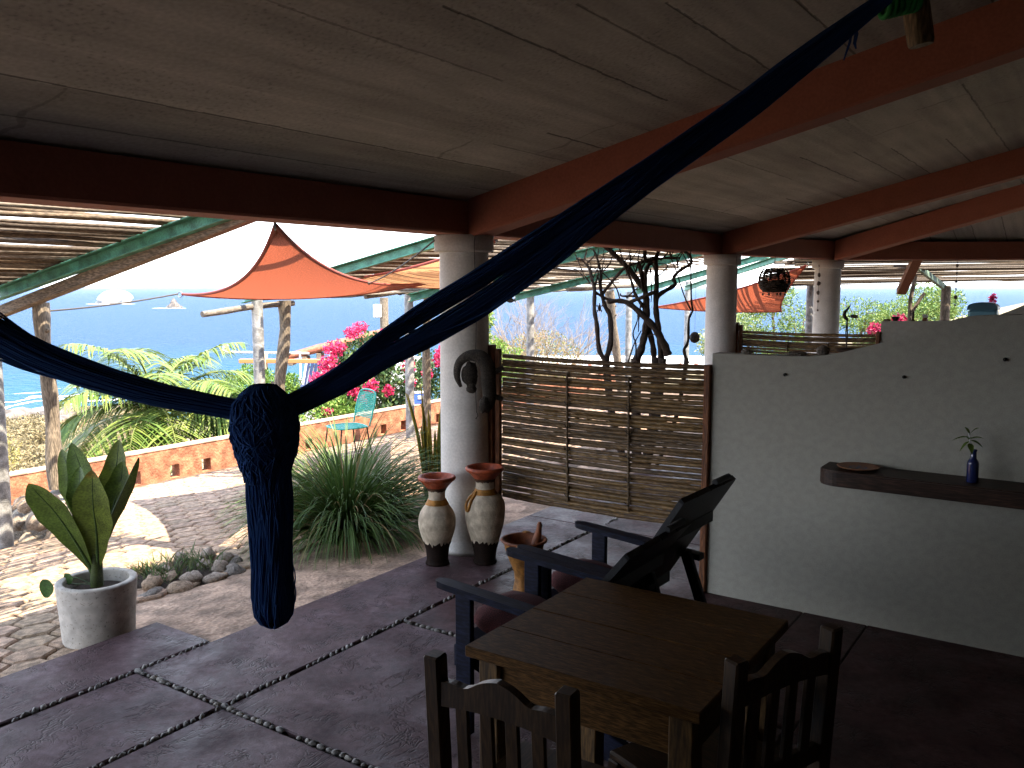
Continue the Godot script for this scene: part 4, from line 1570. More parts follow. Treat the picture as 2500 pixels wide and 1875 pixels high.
	for k in 2:
		var p = []
		for i in 13:
			var a = PI * i / 12.0
			p.append(c0 + Vector3(0, -0.27 - 0.045 * k - 0.035 * (1 - cos(a)), 0) + rt * (0.05 + 0.012 * sin(a)))
		mb.tube(p, 0.002, 4, false)
	so = obj("skein_strings", mb, M.hammock, t)
	so.set_meta("kind", "stuff")
	# loose ends near the upper right
	mb = MB.new()
	var e0: Vector3 = right[63] - base
	mb.tube([e0, e0 + Vector3(0.004, -0.05, 0.0) - rt * 0.006, e0 + Vector3(0, -0.10, 0) - rt * 0.02], [0.005, 0.004, 0.002], 5)
	mb.tube([e0, e0 + Vector3(0, -0.03, 0) + rt * 0.012, e0 + Vector3(0, -0.055, 0) + rt * 0.008, e0 + Vector3(0, -0.07, 0) + rt * 0.013], [0.004, 0.006, 0.005, 0.002], 5)
	obj("loose_end", mb, M.hammock, t)
	# the timber it hangs from, and the green rope round it
	var p0 = Vector3(-1.626, 2.462, 2.943)
	var pt = thing("hanging_pole", "short round timber hanging at the upper right corner, holding the hammock", "pole", p0)
	mb = MB.new()
	var up = Vector3(-0.05, 0.55, -0.09)
	mb.tube([Vector3.ZERO, up * 0.02, up * 0.3, up], [0.034, 0.038, 0.039, 0.039], 18)
	obj("pole_wood", mb, M.pole_wood, pt)
	var g = thing("green_rope", "bright green rope wound where the hammock is tied to the timber", "rope", Vector3(-1.70, 2.565, 2.90))
	mb = MB.new()
	for k in 6:
		var ring = []
		for j in 15:
			var a = TAU * j / 14.0
			ring.append(rt * (-0.05 + 0.017 * k + 0.004 * sin(a * 2)) + Vector3.UP * 0.032 * sin(a) + fw * 0.03 * cos(a) + Vector3(0, 0.004 * k, 0))
		mb.tube(ring, 0.0095, 6, false, L(r.randf_range(0.7, 1.2)))
	obj("winding", mb, M.green_rope, g)


func pots() -> void:
	# tall clay vases
	for k in 2:
		var t = thing("clay_vase", ["shorter clay vase with orange rim and plain ochre band, left of the pair", "taller clay vase with an ochre loop on its shoulder, right of the pair"][k], "vase", [Vector3(-0.352, 0, 0.042), Vector3(-0.163, 0, 0.278)][k], 0.0, "tall clay vases by the nearest column")
		var s = [1.0, 1.0][k] as float
		var hh = [0.575, 0.625][k] as float
		var prof: Array
		if k == 0:
			prof = [Vector2(0.075, 0.19), Vector2(0.09, 0.265), Vector2(0.108, 0.36), Vector2(0.117, 0.44), Vector2(0.116, 0.52), Vector2(0.105, 0.585), Vector2(0.085, 0.64), Vector2(0.063, 0.69), Vector2(0.053, 0.73), Vector2(0.052, 0.79), Vector2(0.058, 0.84)]
		else:
			prof = [Vector2(0.078, 0.17), Vector2(0.092, 0.25), Vector2(0.112, 0.36), Vector2(0.124, 0.46), Vector2(0.128, 0.56), Vector2(0.122, 0.635), Vector2(0.100, 0.69), Vector2(0.070, 0.73), Vector2(0.060, 0.76), Vector2(0.058, 0.82), Vector2(0.062, 0.86)]
		var body = []
		for p in curve(to3(prof), 44):
			body.append(Vector2(p.x * s, p.y * hh))
		var top: Vector2 = body[-1]
		var low: Vector2 = body[0]
		var mb = MB.new()
		mb.lathe(body, Vector3.ZERO, 44)
		obj("body", mb, M.vase_clay, t)
		# scorched foot with a ragged upper edge, a skin just proud of the body
		mb = MB.new()
		var rg = fnl(500 + k, 1.3, 3)
		var foot = [Vector2(0.001, 0.0), Vector2(0.072 * s, 0.0), Vector2(0.076 * s, 0.006), Vector2(0.074 * s, 0.017), Vector2(0.068 * s, 0.022), Vector2(0.069 * s, 0.05), low]
		mb.lathe(foot, Vector3.ZERO, 44)
		obj("foot", mb, M.vase_dark, t)
		mb = MB.new()
		var rows = []
		for i in 7:
			var ring = PackedVector3Array()
			for j in 66:
				var a = TAU * j / 66
				var edge = low.y + hh * (0.065 + 0.05 * rg.get_noise_2d(cos(a) * 4.0, sin(a) * 4.0) + 0.028 * rg.get_noise_1d(j * 9.0))
				var y = lerpf(low.y - 0.004, edge, i / 6.0)
				var rr = radius_at(body, y) + (0.0016 if i < 6 else -0.001)
				ring.append(Vector3(cos(a) * rr, y, -sin(a) * rr))
			rows.append(ring)
		mb.grid(rows, true)
		obj("scorch_mark", mb, M.vase_dark, t)
		# flaring rim
		mb = MB.new()
		var r1 = top.x
		mb.lathe([top, Vector2(r1 + 0.010, top.y + 0.013), Vector2(r1 + 0.028, top.y + 0.035), Vector2(r1 + 0.046, top.y + 0.053), Vector2(r1 + 0.058, top.y + 0.060), Vector2(r1 + 0.062, top.y + 0.070), Vector2(r1 + 0.058, top.y + 0.081), Vector2(r1 + 0.049, top.y + 0.084), Vector2(r1 + 0.040, top.y + 0.078), Vector2(r1 + 0.028, top.y + 0.060), Vector2(r1 + 0.006, top.y + 0.036), Vector2(r1 - 0.008, top.y + 0.0), Vector2(r1 - 0.01, top.y - 0.12), Vector2(0.001, top.y - 0.16)], Vector3.ZERO, 44)
		obj("rim", mb, M.vase_rim, t)
		mb = MB.new()
		rows = []
		for i in 5:
			var ring = PackedVector3Array()
			for j in 66:
				var a = TAU * j / 66
				var y = lerpf(top.y + 0.012, top.y - 0.012 - 0.012 * rg.get_noise_1d(j * 11.0 + 60.0), i / 4.0)
				var rr = (radius_at(body, y) if y <= top.y else r1 + (y - top.y) * 0.77) + (0.0016 if i < 4 else -0.001)
				ring.append(Vector3(cos(a) * rr, y, -sin(a) * rr))
			rows.append(ring)
		rows.reverse()
		mb.grid(rows, true)
		obj("scorch_mark", mb, M.vase_scorch, t)
		mb = MB.new()
		var by = (0.70 if k == 0 else 0.745) * hh
		rows = []
		for q in [Vector2(-0.002, -0.017), Vector2(0.005, -0.015), Vector2(0.006, 0.0), Vector2(0.005, 0.015), Vector2(-0.002, 0.017)]:
			var ring = PackedVector3Array()
			for j in 44:
				var a = TAU * j / 44
				var y: float = by + q.y
				var rr: float = radius_at(body, y) + q.x
				ring.append(Vector3(cos(a) * rr, y, -sin(a) * rr))
			rows.append(ring)
		mb.grid(rows, true)
		if k == 1:   # the loop that hangs over the shoulder, toward the left of the photo
			var path = []
			for i in 15:
				var a = TAU * i / 15.0
				var yy = by - 0.055 + 0.058 * cos(a)
				var ang = 2.78 + 0.16 * sin(a)
				var rr = radius_at(body, yy) + 0.006
				path.append(Vector3(cos(ang) * rr, yy, -sin(ang) * rr))
			path.append(path[0])
			mb.tube(path, 0.0095, 7, false)
		obj("band", mb, M.vase_band, t)
	# mortar on a clay stand
	var t = thing("clay_mortar", "ochre clay mortar on a tapering foot, between the vases and the blue armchairs", "mortar", Vector3(-0.60, 0, 0.86))
	var mb = MB.new()
	mb.lathe([Vector2(0.001, 0), Vector2(0.072, 0), Vector2(0.075, 0.01), Vector2(0.062, 0.07), Vector2(0.052, 0.12), Vector2(0.056, 0.17), Vector2(0.082, 0.235), Vector2(0.106, 0.30), Vector2(0.112, 0.335)], Vector3.ZERO, 36)
	obj("stand", mb, M.ochre_clay, t)
	mb = MB.new()
	mb.lathe([Vector2(0.112, 0.335), Vector2(0.128, 0.345), Vector2(0.131, 0.352), Vector2(0.125, 0.358), Vector2(0.112, 0.355), Vector2(0.098, 0.33), Vector2(0.07, 0.285), Vector2(0.001, 0.27)], Vector3.ZERO, 36)
	obj("bowl", mb, M.terracotta, t)
	for a in [0.5, 3.6]:
		mb = MB.new()
		var dd = Vector3(cos(a), 0, -sin(a))
		mb.blob(dd * 0.138 + Vector3(0, 0.348, 0), Vector3(0.03, 0.014, 0.03), fnl(31, 0.03), 0.2, Basis(Vector3.UP, a), 6, 9)
		obj("lug", mb, M.ochre_clay, t)
	t = thing("pestle", "reddish knob ended pestle standing in the clay mortar", "pestle", Vector3(-0.545, 0.30, 0.90))
	mb = MB.new()
	mb.tube([Vector3(0, 0, 0), Vector3(0.01, 0.05, 0.005), Vector3(0.02, 0.10, 0.01), Vector3(0.023, 0.125, 0.012), Vector3(0.024, 0.142, 0.012)], [0.03, 0.024, 0.0155, 0.016, 0.009], 14)
	obj("handle", mb, M.terracotta, t)
	# concrete planter with the big leaved plant
	var at = Vector3(-2.115, gy(-0.80) + 0.03, -0.80)
	t = thing("concrete_planter", "round pale concrete planter at the edge of the floor, lower left", "planter", at)
	mb = MB.new()
	mb.lathe([Vector2(0.001, 0.0), Vector2(0.168, 0.0), Vector2(0.174, 0.012), Vector2(0.185, 0.18), Vector2(0.196, 0.308), Vector2(0.194, 0.316), Vector2(0.186, 0.32), Vector2(0.162, 0.318), Vector2(0.156, 0.31), Vector2(0.152, 0.21)], Vector3.ZERO, 48)
	obj("pot_wall", mb, M.pot_concrete, t)
	mb = MB.new()
	mb.lathe([Vector2(0.154, 0.255), Vector2(0.12, 0.268), Vector2(0.05, 0.28), Vector2(0.001, 0.282)], Vector3.ZERO, 30)
	obj("soil", mb, M.soil, t)


func to3(a: Array) -> Array:
	var o = []
	for p in a:
		o.append(Vector3(p.x, p.y, 0))
	return o


func radius_at(body: Array, y: float) -> float:
	for i in body.size() - 1:
		if y <= body[i + 1].y:
			return lerpf(body[i].x, body[i + 1].x, clampf((y - body[i].y) / maxf(body[i + 1].y - body[i].y, 1e-5), 0.0, 1.0))
	return body[-1].x

func hammock_left_line() -> Array:
	return [Vector3(-3.504, 1.712, 1.031), Vector3(-3.447, 1.638, 1.107), Vector3(-3.394, 1.586, 1.175), Vector3(-3.332, 1.541, 1.253), Vector3(-3.261, 1.501, 1.340), Vector3(-3.189, 1.467, 1.427), Vector3(-3.120, 1.443, 1.510), Vector3(-3.060, 1.424, 1.581), Vector3(-3.019, 1.415, 1.629)]

func hammock_right_line() -> Array:
	return [Vector3(-3.020, 1.410, 1.630), Vector3(-2.960, 1.447, 1.698), Vector3(-2.881, 1.510, 1.787), Vector3(-2.818, 1.572, 1.857), Vector3(-2.757, 1.623, 1.925), Vector3(-2.695, 1.677, 1.994), Vector3(-2.628, 1.738, 2.067), Vector3(-2.523, 1.844, 2.182), Vector3(-2.454, 1.917, 2.257), Vector3(-2.370, 2.004, 2.348), Vector3(-2.290, 2.088, 2.436), Vector3(-2.149, 2.235, 2.589), Vector3(-2.058, 2.339, 2.687), Vector3(-1.978, 2.428, 2.773), Vector3(-1.902, 2.512, 2.855), Vector3(-1.867, 2.547, 2.894)]



func crown(mb: MB, ce: Vector3, r: Vector3, n: int, ln: float, wd: float, ca: Color, cb: Color, hollow := 0.5, droop := 0.0) -> void:
	for i in n:
		var d = rdir()
		var k = pow(rng.randf(), 1.0 / 3.0) * (1.0 - hollow) + hollow * rng.randf_range(0.75, 1.05)
		var p = ce + d * r * k
		var o = (d * 0.7 + rdir() + Vector3(0, 0.3 - droop, 0)).normalized()
		var s = o.cross(rdir()).normalized()
		mb.leaf(p, o, s, ln * rnd(0.6, 1.2), wd * rnd(0.7, 1.2), ca if rng.randf() < 0.65 else cb)


func limbs(mb: MB, a: Vector3, b: Vector3, r: float, depth: int, spread: float, col: Color) -> void:
	var mid = a.lerp(b, 0.5) + rdir() * a.distance_to(b) * 0.07
	mb.tube([a, mid, b], [r, r * 0.85, r * 0.65], 5 if depth > 1 else 3, false, col)
	if depth <= 0:
		return
	for k in 3 if depth > 1 else 4:
		var d = ((b - a).normalized() + rdir() * spread).normalized()
		var s = a.lerp(b, rnd(0.5, 1.0))
		limbs(mb, s, s + d * a.distance_to(b) * rnd(0.55, 0.8), r * 0.55, depth - 1, spread, col)


# a shrub or tree: a trunk with limbs into each clump, a crown of small leaves
func bush(called: String, label: String, category: String, foot: Vector3, clumps: Array, ln: float, wd: float, ca: Color, cb: Color, per: float, trunk_r := 0.05, group := "") -> Node3D:
	var t = thing(called, label, category, foot, 0.0, group)
	var mb = MB.new()
	for cl in clumps:
		var c: Vector3 = cl[0] - foot
		mb.tube(curve([Vector3(rnd(-0.05, 0.05), 0, rnd(-0.05, 0.05)), c * 0.45 + rdir() * 0.08, c], 6), lerps([trunk_r, trunk_r * 0.65, trunk_r * 0.3], 6), 6)
		for k in 4:
			var d = rdir()
			mb.tube([c * rnd(0.6, 0.95), c + d * cl[1] * 0.4, c + d * cl[1] * 0.8], [trunk_r * 0.3, trunk_r * 0.2, trunk_r * 0.08], 4, false)
	obj("trunk", mb, M.bark, t)
	mb = MB.new()
	for cl in clumps:
		var r: Vector3 = cl[1]
		for k in 7:   # smaller tufts make the outline uneven
			var d = rdir()
			var q: Vector3 = cl[0] - foot + d * r * 0.62
			crown(mb, q, r * rnd(0.28, 0.5), int(per * 0.09), ln, wd, ca, cb, 0.3)
		crown(mb, cl[0] - foot, r * 0.8, int(per * 0.4), ln, wd, ca, cb, 0.4)
	obj("crown", mb, M.foliage, t)
	return t


func frond(mb: MB, at: Vector3, az: float, el: float, ln: float, droop: float, ca: Color, cb: Color) -> void:
	var h = Vector3(cos(az), 0, sin(az))
	var n = 16
	var path = []
	var p = at
	var e = el
	for i in n + 1:
		path.append(p)
		p += (h * cos(e) + Vector3.UP * sin(e)) * ln / n
		e -= droop / n * (0.6 + 0.8 * i / n)
	mb.tube(path, lerps([0.016, 0.011, 0.004], n), 5, false, cb.lerp(Color(0.16, 0.17, 0.05), 0.6))
	for i in range(3, n * 3):
		var f = i / float(n * 3)
		var q: Vector3 = path[int(f * n)].lerp(path[mini(int(f * n) + 1, n)], fposmod(f * n, 1.0))
		var tg: Vector3 = (path[mini(int(f * n) + 1, n)] - path[int(f * n)]).normalized() if int(f * n) < n else h
		var side = tg.cross(Vector3.UP).normalized()
		var ll = ln * 0.40 * sin(PI * (0.12 + 0.8 * f)) * rnd(0.85, 1.1)
		for s in [-1, 1]:
			var d: Vector3 = (side * s * 0.85 + tg * 0.55 + Vector3(0, 0.15, 0) + rdir() * 0.12).normalized()
			var col = ca.lerp(cb, rng.randf())
			var w = rnd(0.013, 0.020)
			var across = d.cross(Vector3.UP + rdir() * 0.3).normalized()
			var lp = []
			for k in 5:
				var g = k / 4.0
				lp.append(q + d * ll * g + Vector3(0, -ll * 0.55 * g * g, 0))
			var rows = []
			for k in 5:
				var hw: float = w * [0.7, 1.0, 0.9, 0.6, 0.08][k]
				rows.append(PackedVector3Array([lp[k] - across * hw, lp[k] + across * hw]))
			mb.grid(rows, false, col)


func stones(t: Node3D, called: String, spots: Array) -> void:
	var k = 0
	for s in spots:
		var mb = MB.new()
		k += 1
		mb.blob(Vector3.ZERO, s[1], fnl(700 + k, 0.014, 3), 0.55, Basis(Vector3.UP, rnd(0, TAU)) * Basis(Vector3.RIGHT, rnd(-0.3, 0.3)), 8, 12)
		var o = obj(called, mb, M[["stone_a", "stone_b", "stone_c", "stone_a"][rng.randi() % 4]], t)
		o.position = s[0]


func plants() -> void:
	# big leaved plant in the planter; right = along the picture, ahead = away from the terrace
	var rt = Vector3(0.559, 0, 0.829)
	var fw = Vector3(0.829, 0, -0.559)
	var at = Vector3(-2.115, 0.20, -0.80)
	var t = thing("leafy_plant", "green plant with big upright paddle leaves in the round concrete planter", "plant", at)
	var mb = MB.new()
	mb.tube([Vector3(0, -0.02, 0), Vector3(0.004, 0.08, 0), Vector3(0.003, 0.20, 0), Vector3(0.0, 0.3, 0)], [0.034, 0.030, 0.032, 0.012], 12, true, Color(0.10, 0.13, 0.035))
	obj("stem", mb, M.big_leaf, t)
	var specs = [
		[[Vector3(0.01, 0.08, 0), Vector3(0.044, 0.284, -0.05), Vector3(0.054, 0.454, -0.09), Vector3(0.066, 0.623, -0.10)], 0.108, 0.25, 1],
		[[Vector3(-0.007, 0.06, 0), Vector3(-0.071, 0.244, -0.06), Vector3(-0.158, 0.40, -0.09), Vector3(-0.23, 0.50, -0.12), Vector3(-0.275, 0.565, -0.14)], 0.092, 0.3, 2],
		[[Vector3(-0.01, 0.15, 0), Vector3(-0.05, 0.386, 0.04), Vector3(-0.085, 0.555, 0.07), Vector3(-0.148, 0.728, 0.08)], 0.084, 0.3, 0],
		[[Vector3(-0.01, 0.15, 0.01), Vector3(-0.105, 0.386, 0.08), Vector3(-0.186, 0.528, 0.13), Vector3(-0.262, 0.677, 0.17)], 0.07, 0.35, 0],
		[[Vector3(0.017, 0.15, 0.01), Vector3(0.03, 0.386, 0.1), Vector3(0.064, 0.555, 0.15), Vector3(0.088, 0.728, 0.17)], 0.078, 0.25, 0],
		[[Vector3(0.024, 0.15, 0), Vector3(0.098, 0.352, 0.01), Vector3(0.173, 0.5, 0.02), Vector3(0.267, 0.663, 0.03)], 0.05, 0.6, 3],
		[[Vector3(-0.02, 0.16, 0.02), Vector3(-0.09, 0.27, 0.10), Vector3(-0.135, 0.26, 0.15), Vector3(-0.12, 0.16, 0.18)], 0.055, 0.2, 0],
		[[Vector3(0.0, 0.18, 0.0), Vector3(-0.03, 0.40, -0.03), Vector3(-0.05, 0.5, -0.03), Vector3(-0.06, 0.62, 0.0)], 0.062, 0.5, 0],
		[[Vector3(0.01, 0.16, 0.02), Vector3(0.07, 0.38, 0.09), Vector3(0.10, 0.50, 0.13), Vector3(0.12, 0.62, 0.14)], 0.07, 0.3, 0]]
	for s in specs:
		mb = MB.new()
		var pts = []
		for p in s[0]:
			pts.append(rt * p.x * 0.88 + Vector3.UP * p.y * 1.02 + fw * p.z)
		var n = 26
		var path = curve(pts, n)
		var half = []
		var ac = []
		var cols = []
		for i in n + 1:
			var f = i / float(n)
			var w: float = s[1] * 0.96 * pow(sin(PI * pow(f, 1.35)), 0.85) * pow(1.0 - f, 0.16) * 1.06 * (1.0 + 0.05 * sin(f * 23.0 + s[1] * 90.0)) + 0.004
			half.append(maxf(w, 0.018 * (1.0 - f)) if i < n else 0.0005)
			var tg: Vector3 = (path[mini(i + 1, n)] - path[maxi(i - 1, 0)]).normalized()
			var base_ac = rt if s[3] != 3 else (fw + rt * 0.25).normalized()
			ac.append((base_ac - tg * base_ac.dot(tg)).normalized())
			var g = Color(0.115, 0.205, 0.030).lerp(Color(0.19, 0.24, 0.035), fposmod(s[1] * 37.0, 1.0))
			if s[3] == 1 and f > 0.9 or s[3] == 2 and f > 0.93:
				g = Color(0.30, 0.20, 0.02)
			if s[3] == 2 and f > 0.97:
				g = Color(0.10, 0.045, 0.02)
			cols.append(g)
		var tow = -fw if s[3] != 3 else rt
		mb.ribbon(path, half, ac, s[2], tow, Color.WHITE, cols)
		obj("leaf", mb, M.big_leaf, t)
		mb = MB.new()
		mb.tube(path.slice(0, n - 1), lerps([0.012, 0.006, 0.003, 0.0015], n - 2), 6, false, Color(0.10, 0.17, 0.045))
		obj("midrib", mb, M.big_leaf, t)
	for q in [[Vector3(-0.254, -0.005, -0.02), 0.042, 0.055], [Vector3(-0.165, 0.035, 0.02), 0.022, 0.03], [Vector3(-0.135, 0.045, -0.02), 0.02, 0.034]]:
		mb = MB.new()
		var c: Vector3 = rt * q[0].x + Vector3.UP * q[0].y + fw * q[0].z
		var path = []
		var half = []
		for i in 13:
			var f = i / 12.0
			path.append(c + Vector3.UP * q[2] * (0.9 - 1.8 * f) + rt * 0.008 * sin(f * 3.0))
			half.append(q[1] * pow(sin(PI * clampf(f * 0.92 + 0.05, 0, 1)), 0.6) * (1.0 - 0.25 * f))
		mb.ribbon(path, half, [rt], 0.2, -fw, Color(0.10, 0.20, 0.05))
		mb.tube([c + Vector3.UP * q[2] * 0.3, c * 0.6 + Vector3(0, 0.02, 0), Vector3(-0.03, 0.02, 0)], 0.003, 4, false, Color(0.10, 0.16, 0.05))
		obj("small_leaf", mb, M.big_leaf, t)
	# lemongrass
	var g0 = Vector3(0.02, gy(-1.10) - 0.01, -1.12)
	t = thing("grass_clump", "big clump of long arching green grass in front of the orange patio wall", "plant", g0)
	mb = MB.new()
	for k in 2600:
		var az = rnd(0, TAU)
		var rad = sqrt(rng.randf())
		var el = lerpf(1.50, 0.62, pow(rad, 1.1)) + rnd(-0.1, 0.1)
		var ln = rnd(0.65, 1.15) * lerpf(1.08, 0.85, rad)
		var h = Vector3(cos(az), 0, sin(az))
		var p = h * rad * 0.13
		var n = 9
		var e = el
		var drp = rnd(1.0, 2.4) * lerpf(0.7, 1.15, rad)
		var path = []
		for i in n + 1:
			path.append(p)
			p += (h * cos(e) + Vector3.UP * sin(e)) * ln / n
			e -= drp / n * (0.25 + 1.5 * i / n)
			e = maxf(e, -1.45)
			p.y = maxf(p.y, 0.015)
		var side = h.cross(Vector3.UP).rotated(h, rnd(-0.7, 0.7)).normalized()
		var w = rnd(0.0035, 0.0065)
		var dry = rng.randf() < 0.10
		var ca = Color(0.33, 0.24, 0.11) if dry else Color(0.055, 0.115, 0.025).lerp(Color(0.12, 0.19, 0.045), rng.randf())
		var rows = []
		for i in n + 1:
			var hw: float = w * (1.0 - pow(i / float(n), 3.0)) + 0.0006
			rows.append(PackedVector3Array([path[i] - side * hw, path[i] + side * hw]))
		mb.grid(rows, false, ca)
	var o = obj("blades", mb, M.foliage, t)
	o.set_meta("kind", "stuff")
	# snake plant behind the nearest column
	t = thing("snake_plant", "upright sword leaves with yellow edges, left of the nearest column", "plant", Vector3(0.70, gy(-0.84), -0.84))
	for k in 24:
		var az = rnd(0, TAU)
		var h = Vector3(cos(az), 0, sin(az))
		var ln = rnd(0.6, 1.1)
		var lean = rnd(0.02, 0.36)
		var path = []
		var half = []
		for i in 13:
			var f = i / 12.0
			path.append(h * (0.05 + rnd(0.0, 0.004) + lean * 0.7 * f * f) * 1.0 + Vector3.UP * ln * f)
			half.append(0.021 * pow(sin(PI * (0.25 + 0.75 * f)), 0.7) * (1.0 if f < 0.98 else 0.1))
		var side = h.cross(Vector3.UP).rotated(Vector3.UP, rnd(-1.0, 1.0)).normalized()
		mb = MB.new()
		mb.ribbon(path, half, [side], 0.25, h, Color(0.13, 0.16, 0.035))
		obj("leaf", mb, M.foliage, t)
		mb = MB.new()
		for s in [-1, 1]:
			var ep = []
			for i in 13:
				ep.append(path[i] + side * s * half[i] + h * half[i] * 0.25)
			mb.tube(ep, 0.005, 4, false, Color(0.50, 0.36, 0.05))
		obj("leaf_edge", mb, M.foliage, t)
	# palm behind the patio wall
	t = thing("palm", "green palm with drooping feathery fronds behind the low orange wall", "palm tree", Vector3(3.1, -1.5, -8.0))
	mb = MB.new()
	mb.tube([Vector3(0.05, 0, 0), Vector3(0.03, 0.6, 0), Vector3(0.0, 1.1, 0.0), Vector3(-0.02, 1.5, 0.02)], [0.10, 0.085, 0.075, 0.05], 12)
	obj("trunk", mb, M.weathered, t)
	for k in 24:
		mb = MB.new()
		var az = TAU * k / 24.0 * 9.27 + rnd(-0.2, 0.2)
		var el = lerpf(1.4, 0.0, k / 23.0) + rnd(-0.1, 0.1)
		frond(mb, Vector3(-0.02 + rnd(-0.05, 0.05), 1.40 + rnd(-0.1, 0.06), rnd(-0.05, 0.05)), az, el, rnd(1.45, 1.9), rnd(1.4, 2.1), Color(0.075, 0.135, 0.02), Color(0.20, 0.24, 0.05))
		obj("frond", mb, M.foliage, t)
	# shrubs along the wall
	var lime = Color(0.085, 0.17, 0.02)
	var lime2 = Color(0.19, 0.28, 0.045)
	bush("green_shrub", "bright green feathery shrub behind the pale grey post and the forked post", "shrub", Vector3(5.2, -2.2, -8.9), [[Vector3(4.7, -0.25, -8.8), Vector3(0.6, 0.5, 0.5)], [Vector3(5.6, 0.0, -8.9), Vector3(0.6, 0.45, 0.5)], [Vector3(5.2, -0.4, -8.6), Vector3(0.7, 0.5, 0.5)], [Vector3(6.2, -0.15, -8.9), Vector3(0.45, 0.4, 0.4)]], 0.075, 0.014, lime, lime2, 2200, 0.03)
	bush("green_shrub", "dark green shrub low behind the orange wall, right of the palm trunk", "shrub", Vector3(3.9, -1.6, -7.6), [[Vector3(3.5, -0.35, -7.4), Vector3(0.5, 0.35, 0.35)], [Vector3(4.2, -0.25, -7.6), Vector3(0.55, 0.4, 0.4)], [Vector3(2.6, -0.45, -7.3), Vector3(0.5, 0.3, 0.3)]], 0.06, 0.018, Color(0.04, 0.10, 0.015), Color(0.12, 0.20, 0.03), 1700, 0.03)
	bush("green_shrub", "light green shrub behind the teal chair, below the bougainvillea", "shrub", Vector3(5.0, -1.5, -7.2), [[Vector3(4.7, -0.35, -7.1), Vector3(0.45, 0.3, 0.3)], [Vector3(5.4, -0.3, -7.2), Vector3(0.5, 0.3, 0.3)], [Vector3(6.0, -0.35, -7.1), Vector3(0.35, 0.25, 0.3)]], 0.055, 0.016, Color(0.10, 0.20, 0.03), Color(0.24, 0.33, 0.07), 1500, 0.03)
	bush("dry_shrub", "yellowish dry shrub beyond the left end of the orange wall", "shrub", Vector3(0.8, -2.9, -10.0), [[Vector3(0.6, -1.0, -10.0), Vector3(0.9, 0.6, 0.7)], [Vector3(1.7, -0.8, -10.5), Vector3(0.8, 0.5, 0.6)], [Vector3(-0.3, -0.9, -9.6), Vector3(0.7, 0.5, 0.6)]], 0.06, 0.012, Color(0.24, 0.20, 0.05), Color(0.38, 0.32, 0.12), 1600, 0.03)
	# bougainvillea
	t = bush("bougainvillea", "bougainvillea bush covered in magenta flowers, left of the nearest column", "shrub", Vector3(7.2, -1.7, -7.7), [[Vector3(6.5, 0.05, -7.6), Vector3(0.62, 0.7, 0.5)], [Vector3(7.2, 0.30, -7.7), Vector3(0.7, 0.7, 0.5)], [Vector3(7.9, 0.0, -7.6), Vector3(0.7, 0.7, 0.5)], [Vector3(8.7, -0.1, -7.6), Vector3(0.7, 0.6, 0.5)], [Vector3(6.2, -0.35, -7.5), Vector3(0.5, 0.4, 0.4)], [Vector3(7.3, -0.4, -7.5), Vector3(0.9, 0.4, 0.4)]], 0.075, 0.030, Color(0.035, 0.075, 0.02), Color(0.14, 0.19, 0.06), 1500, 0.04)
	flowers(t, [[Vector3(6.05, 0.42, -7.5), Vector3(0.22, 0.16, 0.15)], [Vector3(6.3, 0.66, -7.6), Vector3(0.25, 0.16, 0.15)], [Vector3(6.8, 0.90, -7.65), Vector3(0.2, 0.11, 0.15)], [Vector3(7.05, 1.0, -7.7), Vector3(0.16, 0.10, 0.12)], [Vector3(5.75, 0.18, -7.4), Vector3(0.2, 0.16, 0.15)], [Vector3(7.55, 0.80, -7.5), Vector3(0.25, 0.2, 0.2)], [Vector3(6.1, -0.02, -7.0), Vector3(0.15, 0.12, 0.1)], [Vector3(6.55, 0.02, -7.0), Vector3(0.18, 0.14, 0.1)], [Vector3(6.3, -0.2, -7.0), Vector3(0.12, 0.10, 0.1)], [Vector3(7.0, -0.1, -7.0), Vector3(0.13, 0.10, 0.1)], [Vector3(7.55, 0.28, -7.0), Vector3(0.16, 0.2, 0.1)], [Vector3(7.6, -0.02, -7.0), Vector3(0.14, 0.1, 0.1)], [Vector3(8.1, 0.1, -7.0), Vector3(0.15, 0.12, 0.1)], [Vector3(7.7, -0.35, -7.0), Vector3(0.13, 0.08, 0.1)], [Vector3(8.6, 0.35, -7.1), Vector3(0.2, 0.2, 0.1)], [Vector3(8.9, 0.5, -7.2), Vector3(0.2, 0.2, 0.1)], [Vector3(5.5, -0.3, -7.0), Vector3(0.10, 0.07, 0.1)]])
	# trees to the right
	var feathery = [Color(0.09, 0.155, 0.025), Color(0.21, 0.27, 0.065)]
	bush("leafy_tree", "light green feathery tree behind the small orange sail, left of the third column", "tree", Vector3(15.0, -0.6, -2.6), [[Vector3(14.9, 1.45, -2.7), Vector3(0.8, 0.5, 0.8)], [Vector3(15.4, 0.9, -2.0), Vector3(0.9, 0.5, 0.8)], [Vector3(14.4, 0.75, -3.2), Vector3(0.9, 0.6, 0.8)], [Vector3(14.8, 0.3, -2.4), Vector3(1.0, 0.5, 0.8)]], 0.085, 0.014, feathery[0], feathery[1], 2100, 0.06)
	bush("leafy_tree", "light green feathery tree between third column and thin post, above the far woven screen", "tree", Vector3(16.0, -0.6, -0.6), [[Vector3(15.6, 1.15, -1.0), Vector3(0.8, 0.45, 0.8)], [Vector3(16.4, 1.1, -0.1), Vector3(0.8, 0.45, 0.8)], [Vector3(16.0, 0.6, -0.5), Vector3(1.1, 0.5, 1.0)], [Vector3(16.7, 1.35, 0.5), Vector3(0.6, 0.4, 0.6)]], 0.085, 0.014, feathery[0], feathery[1], 2100, 0.06)
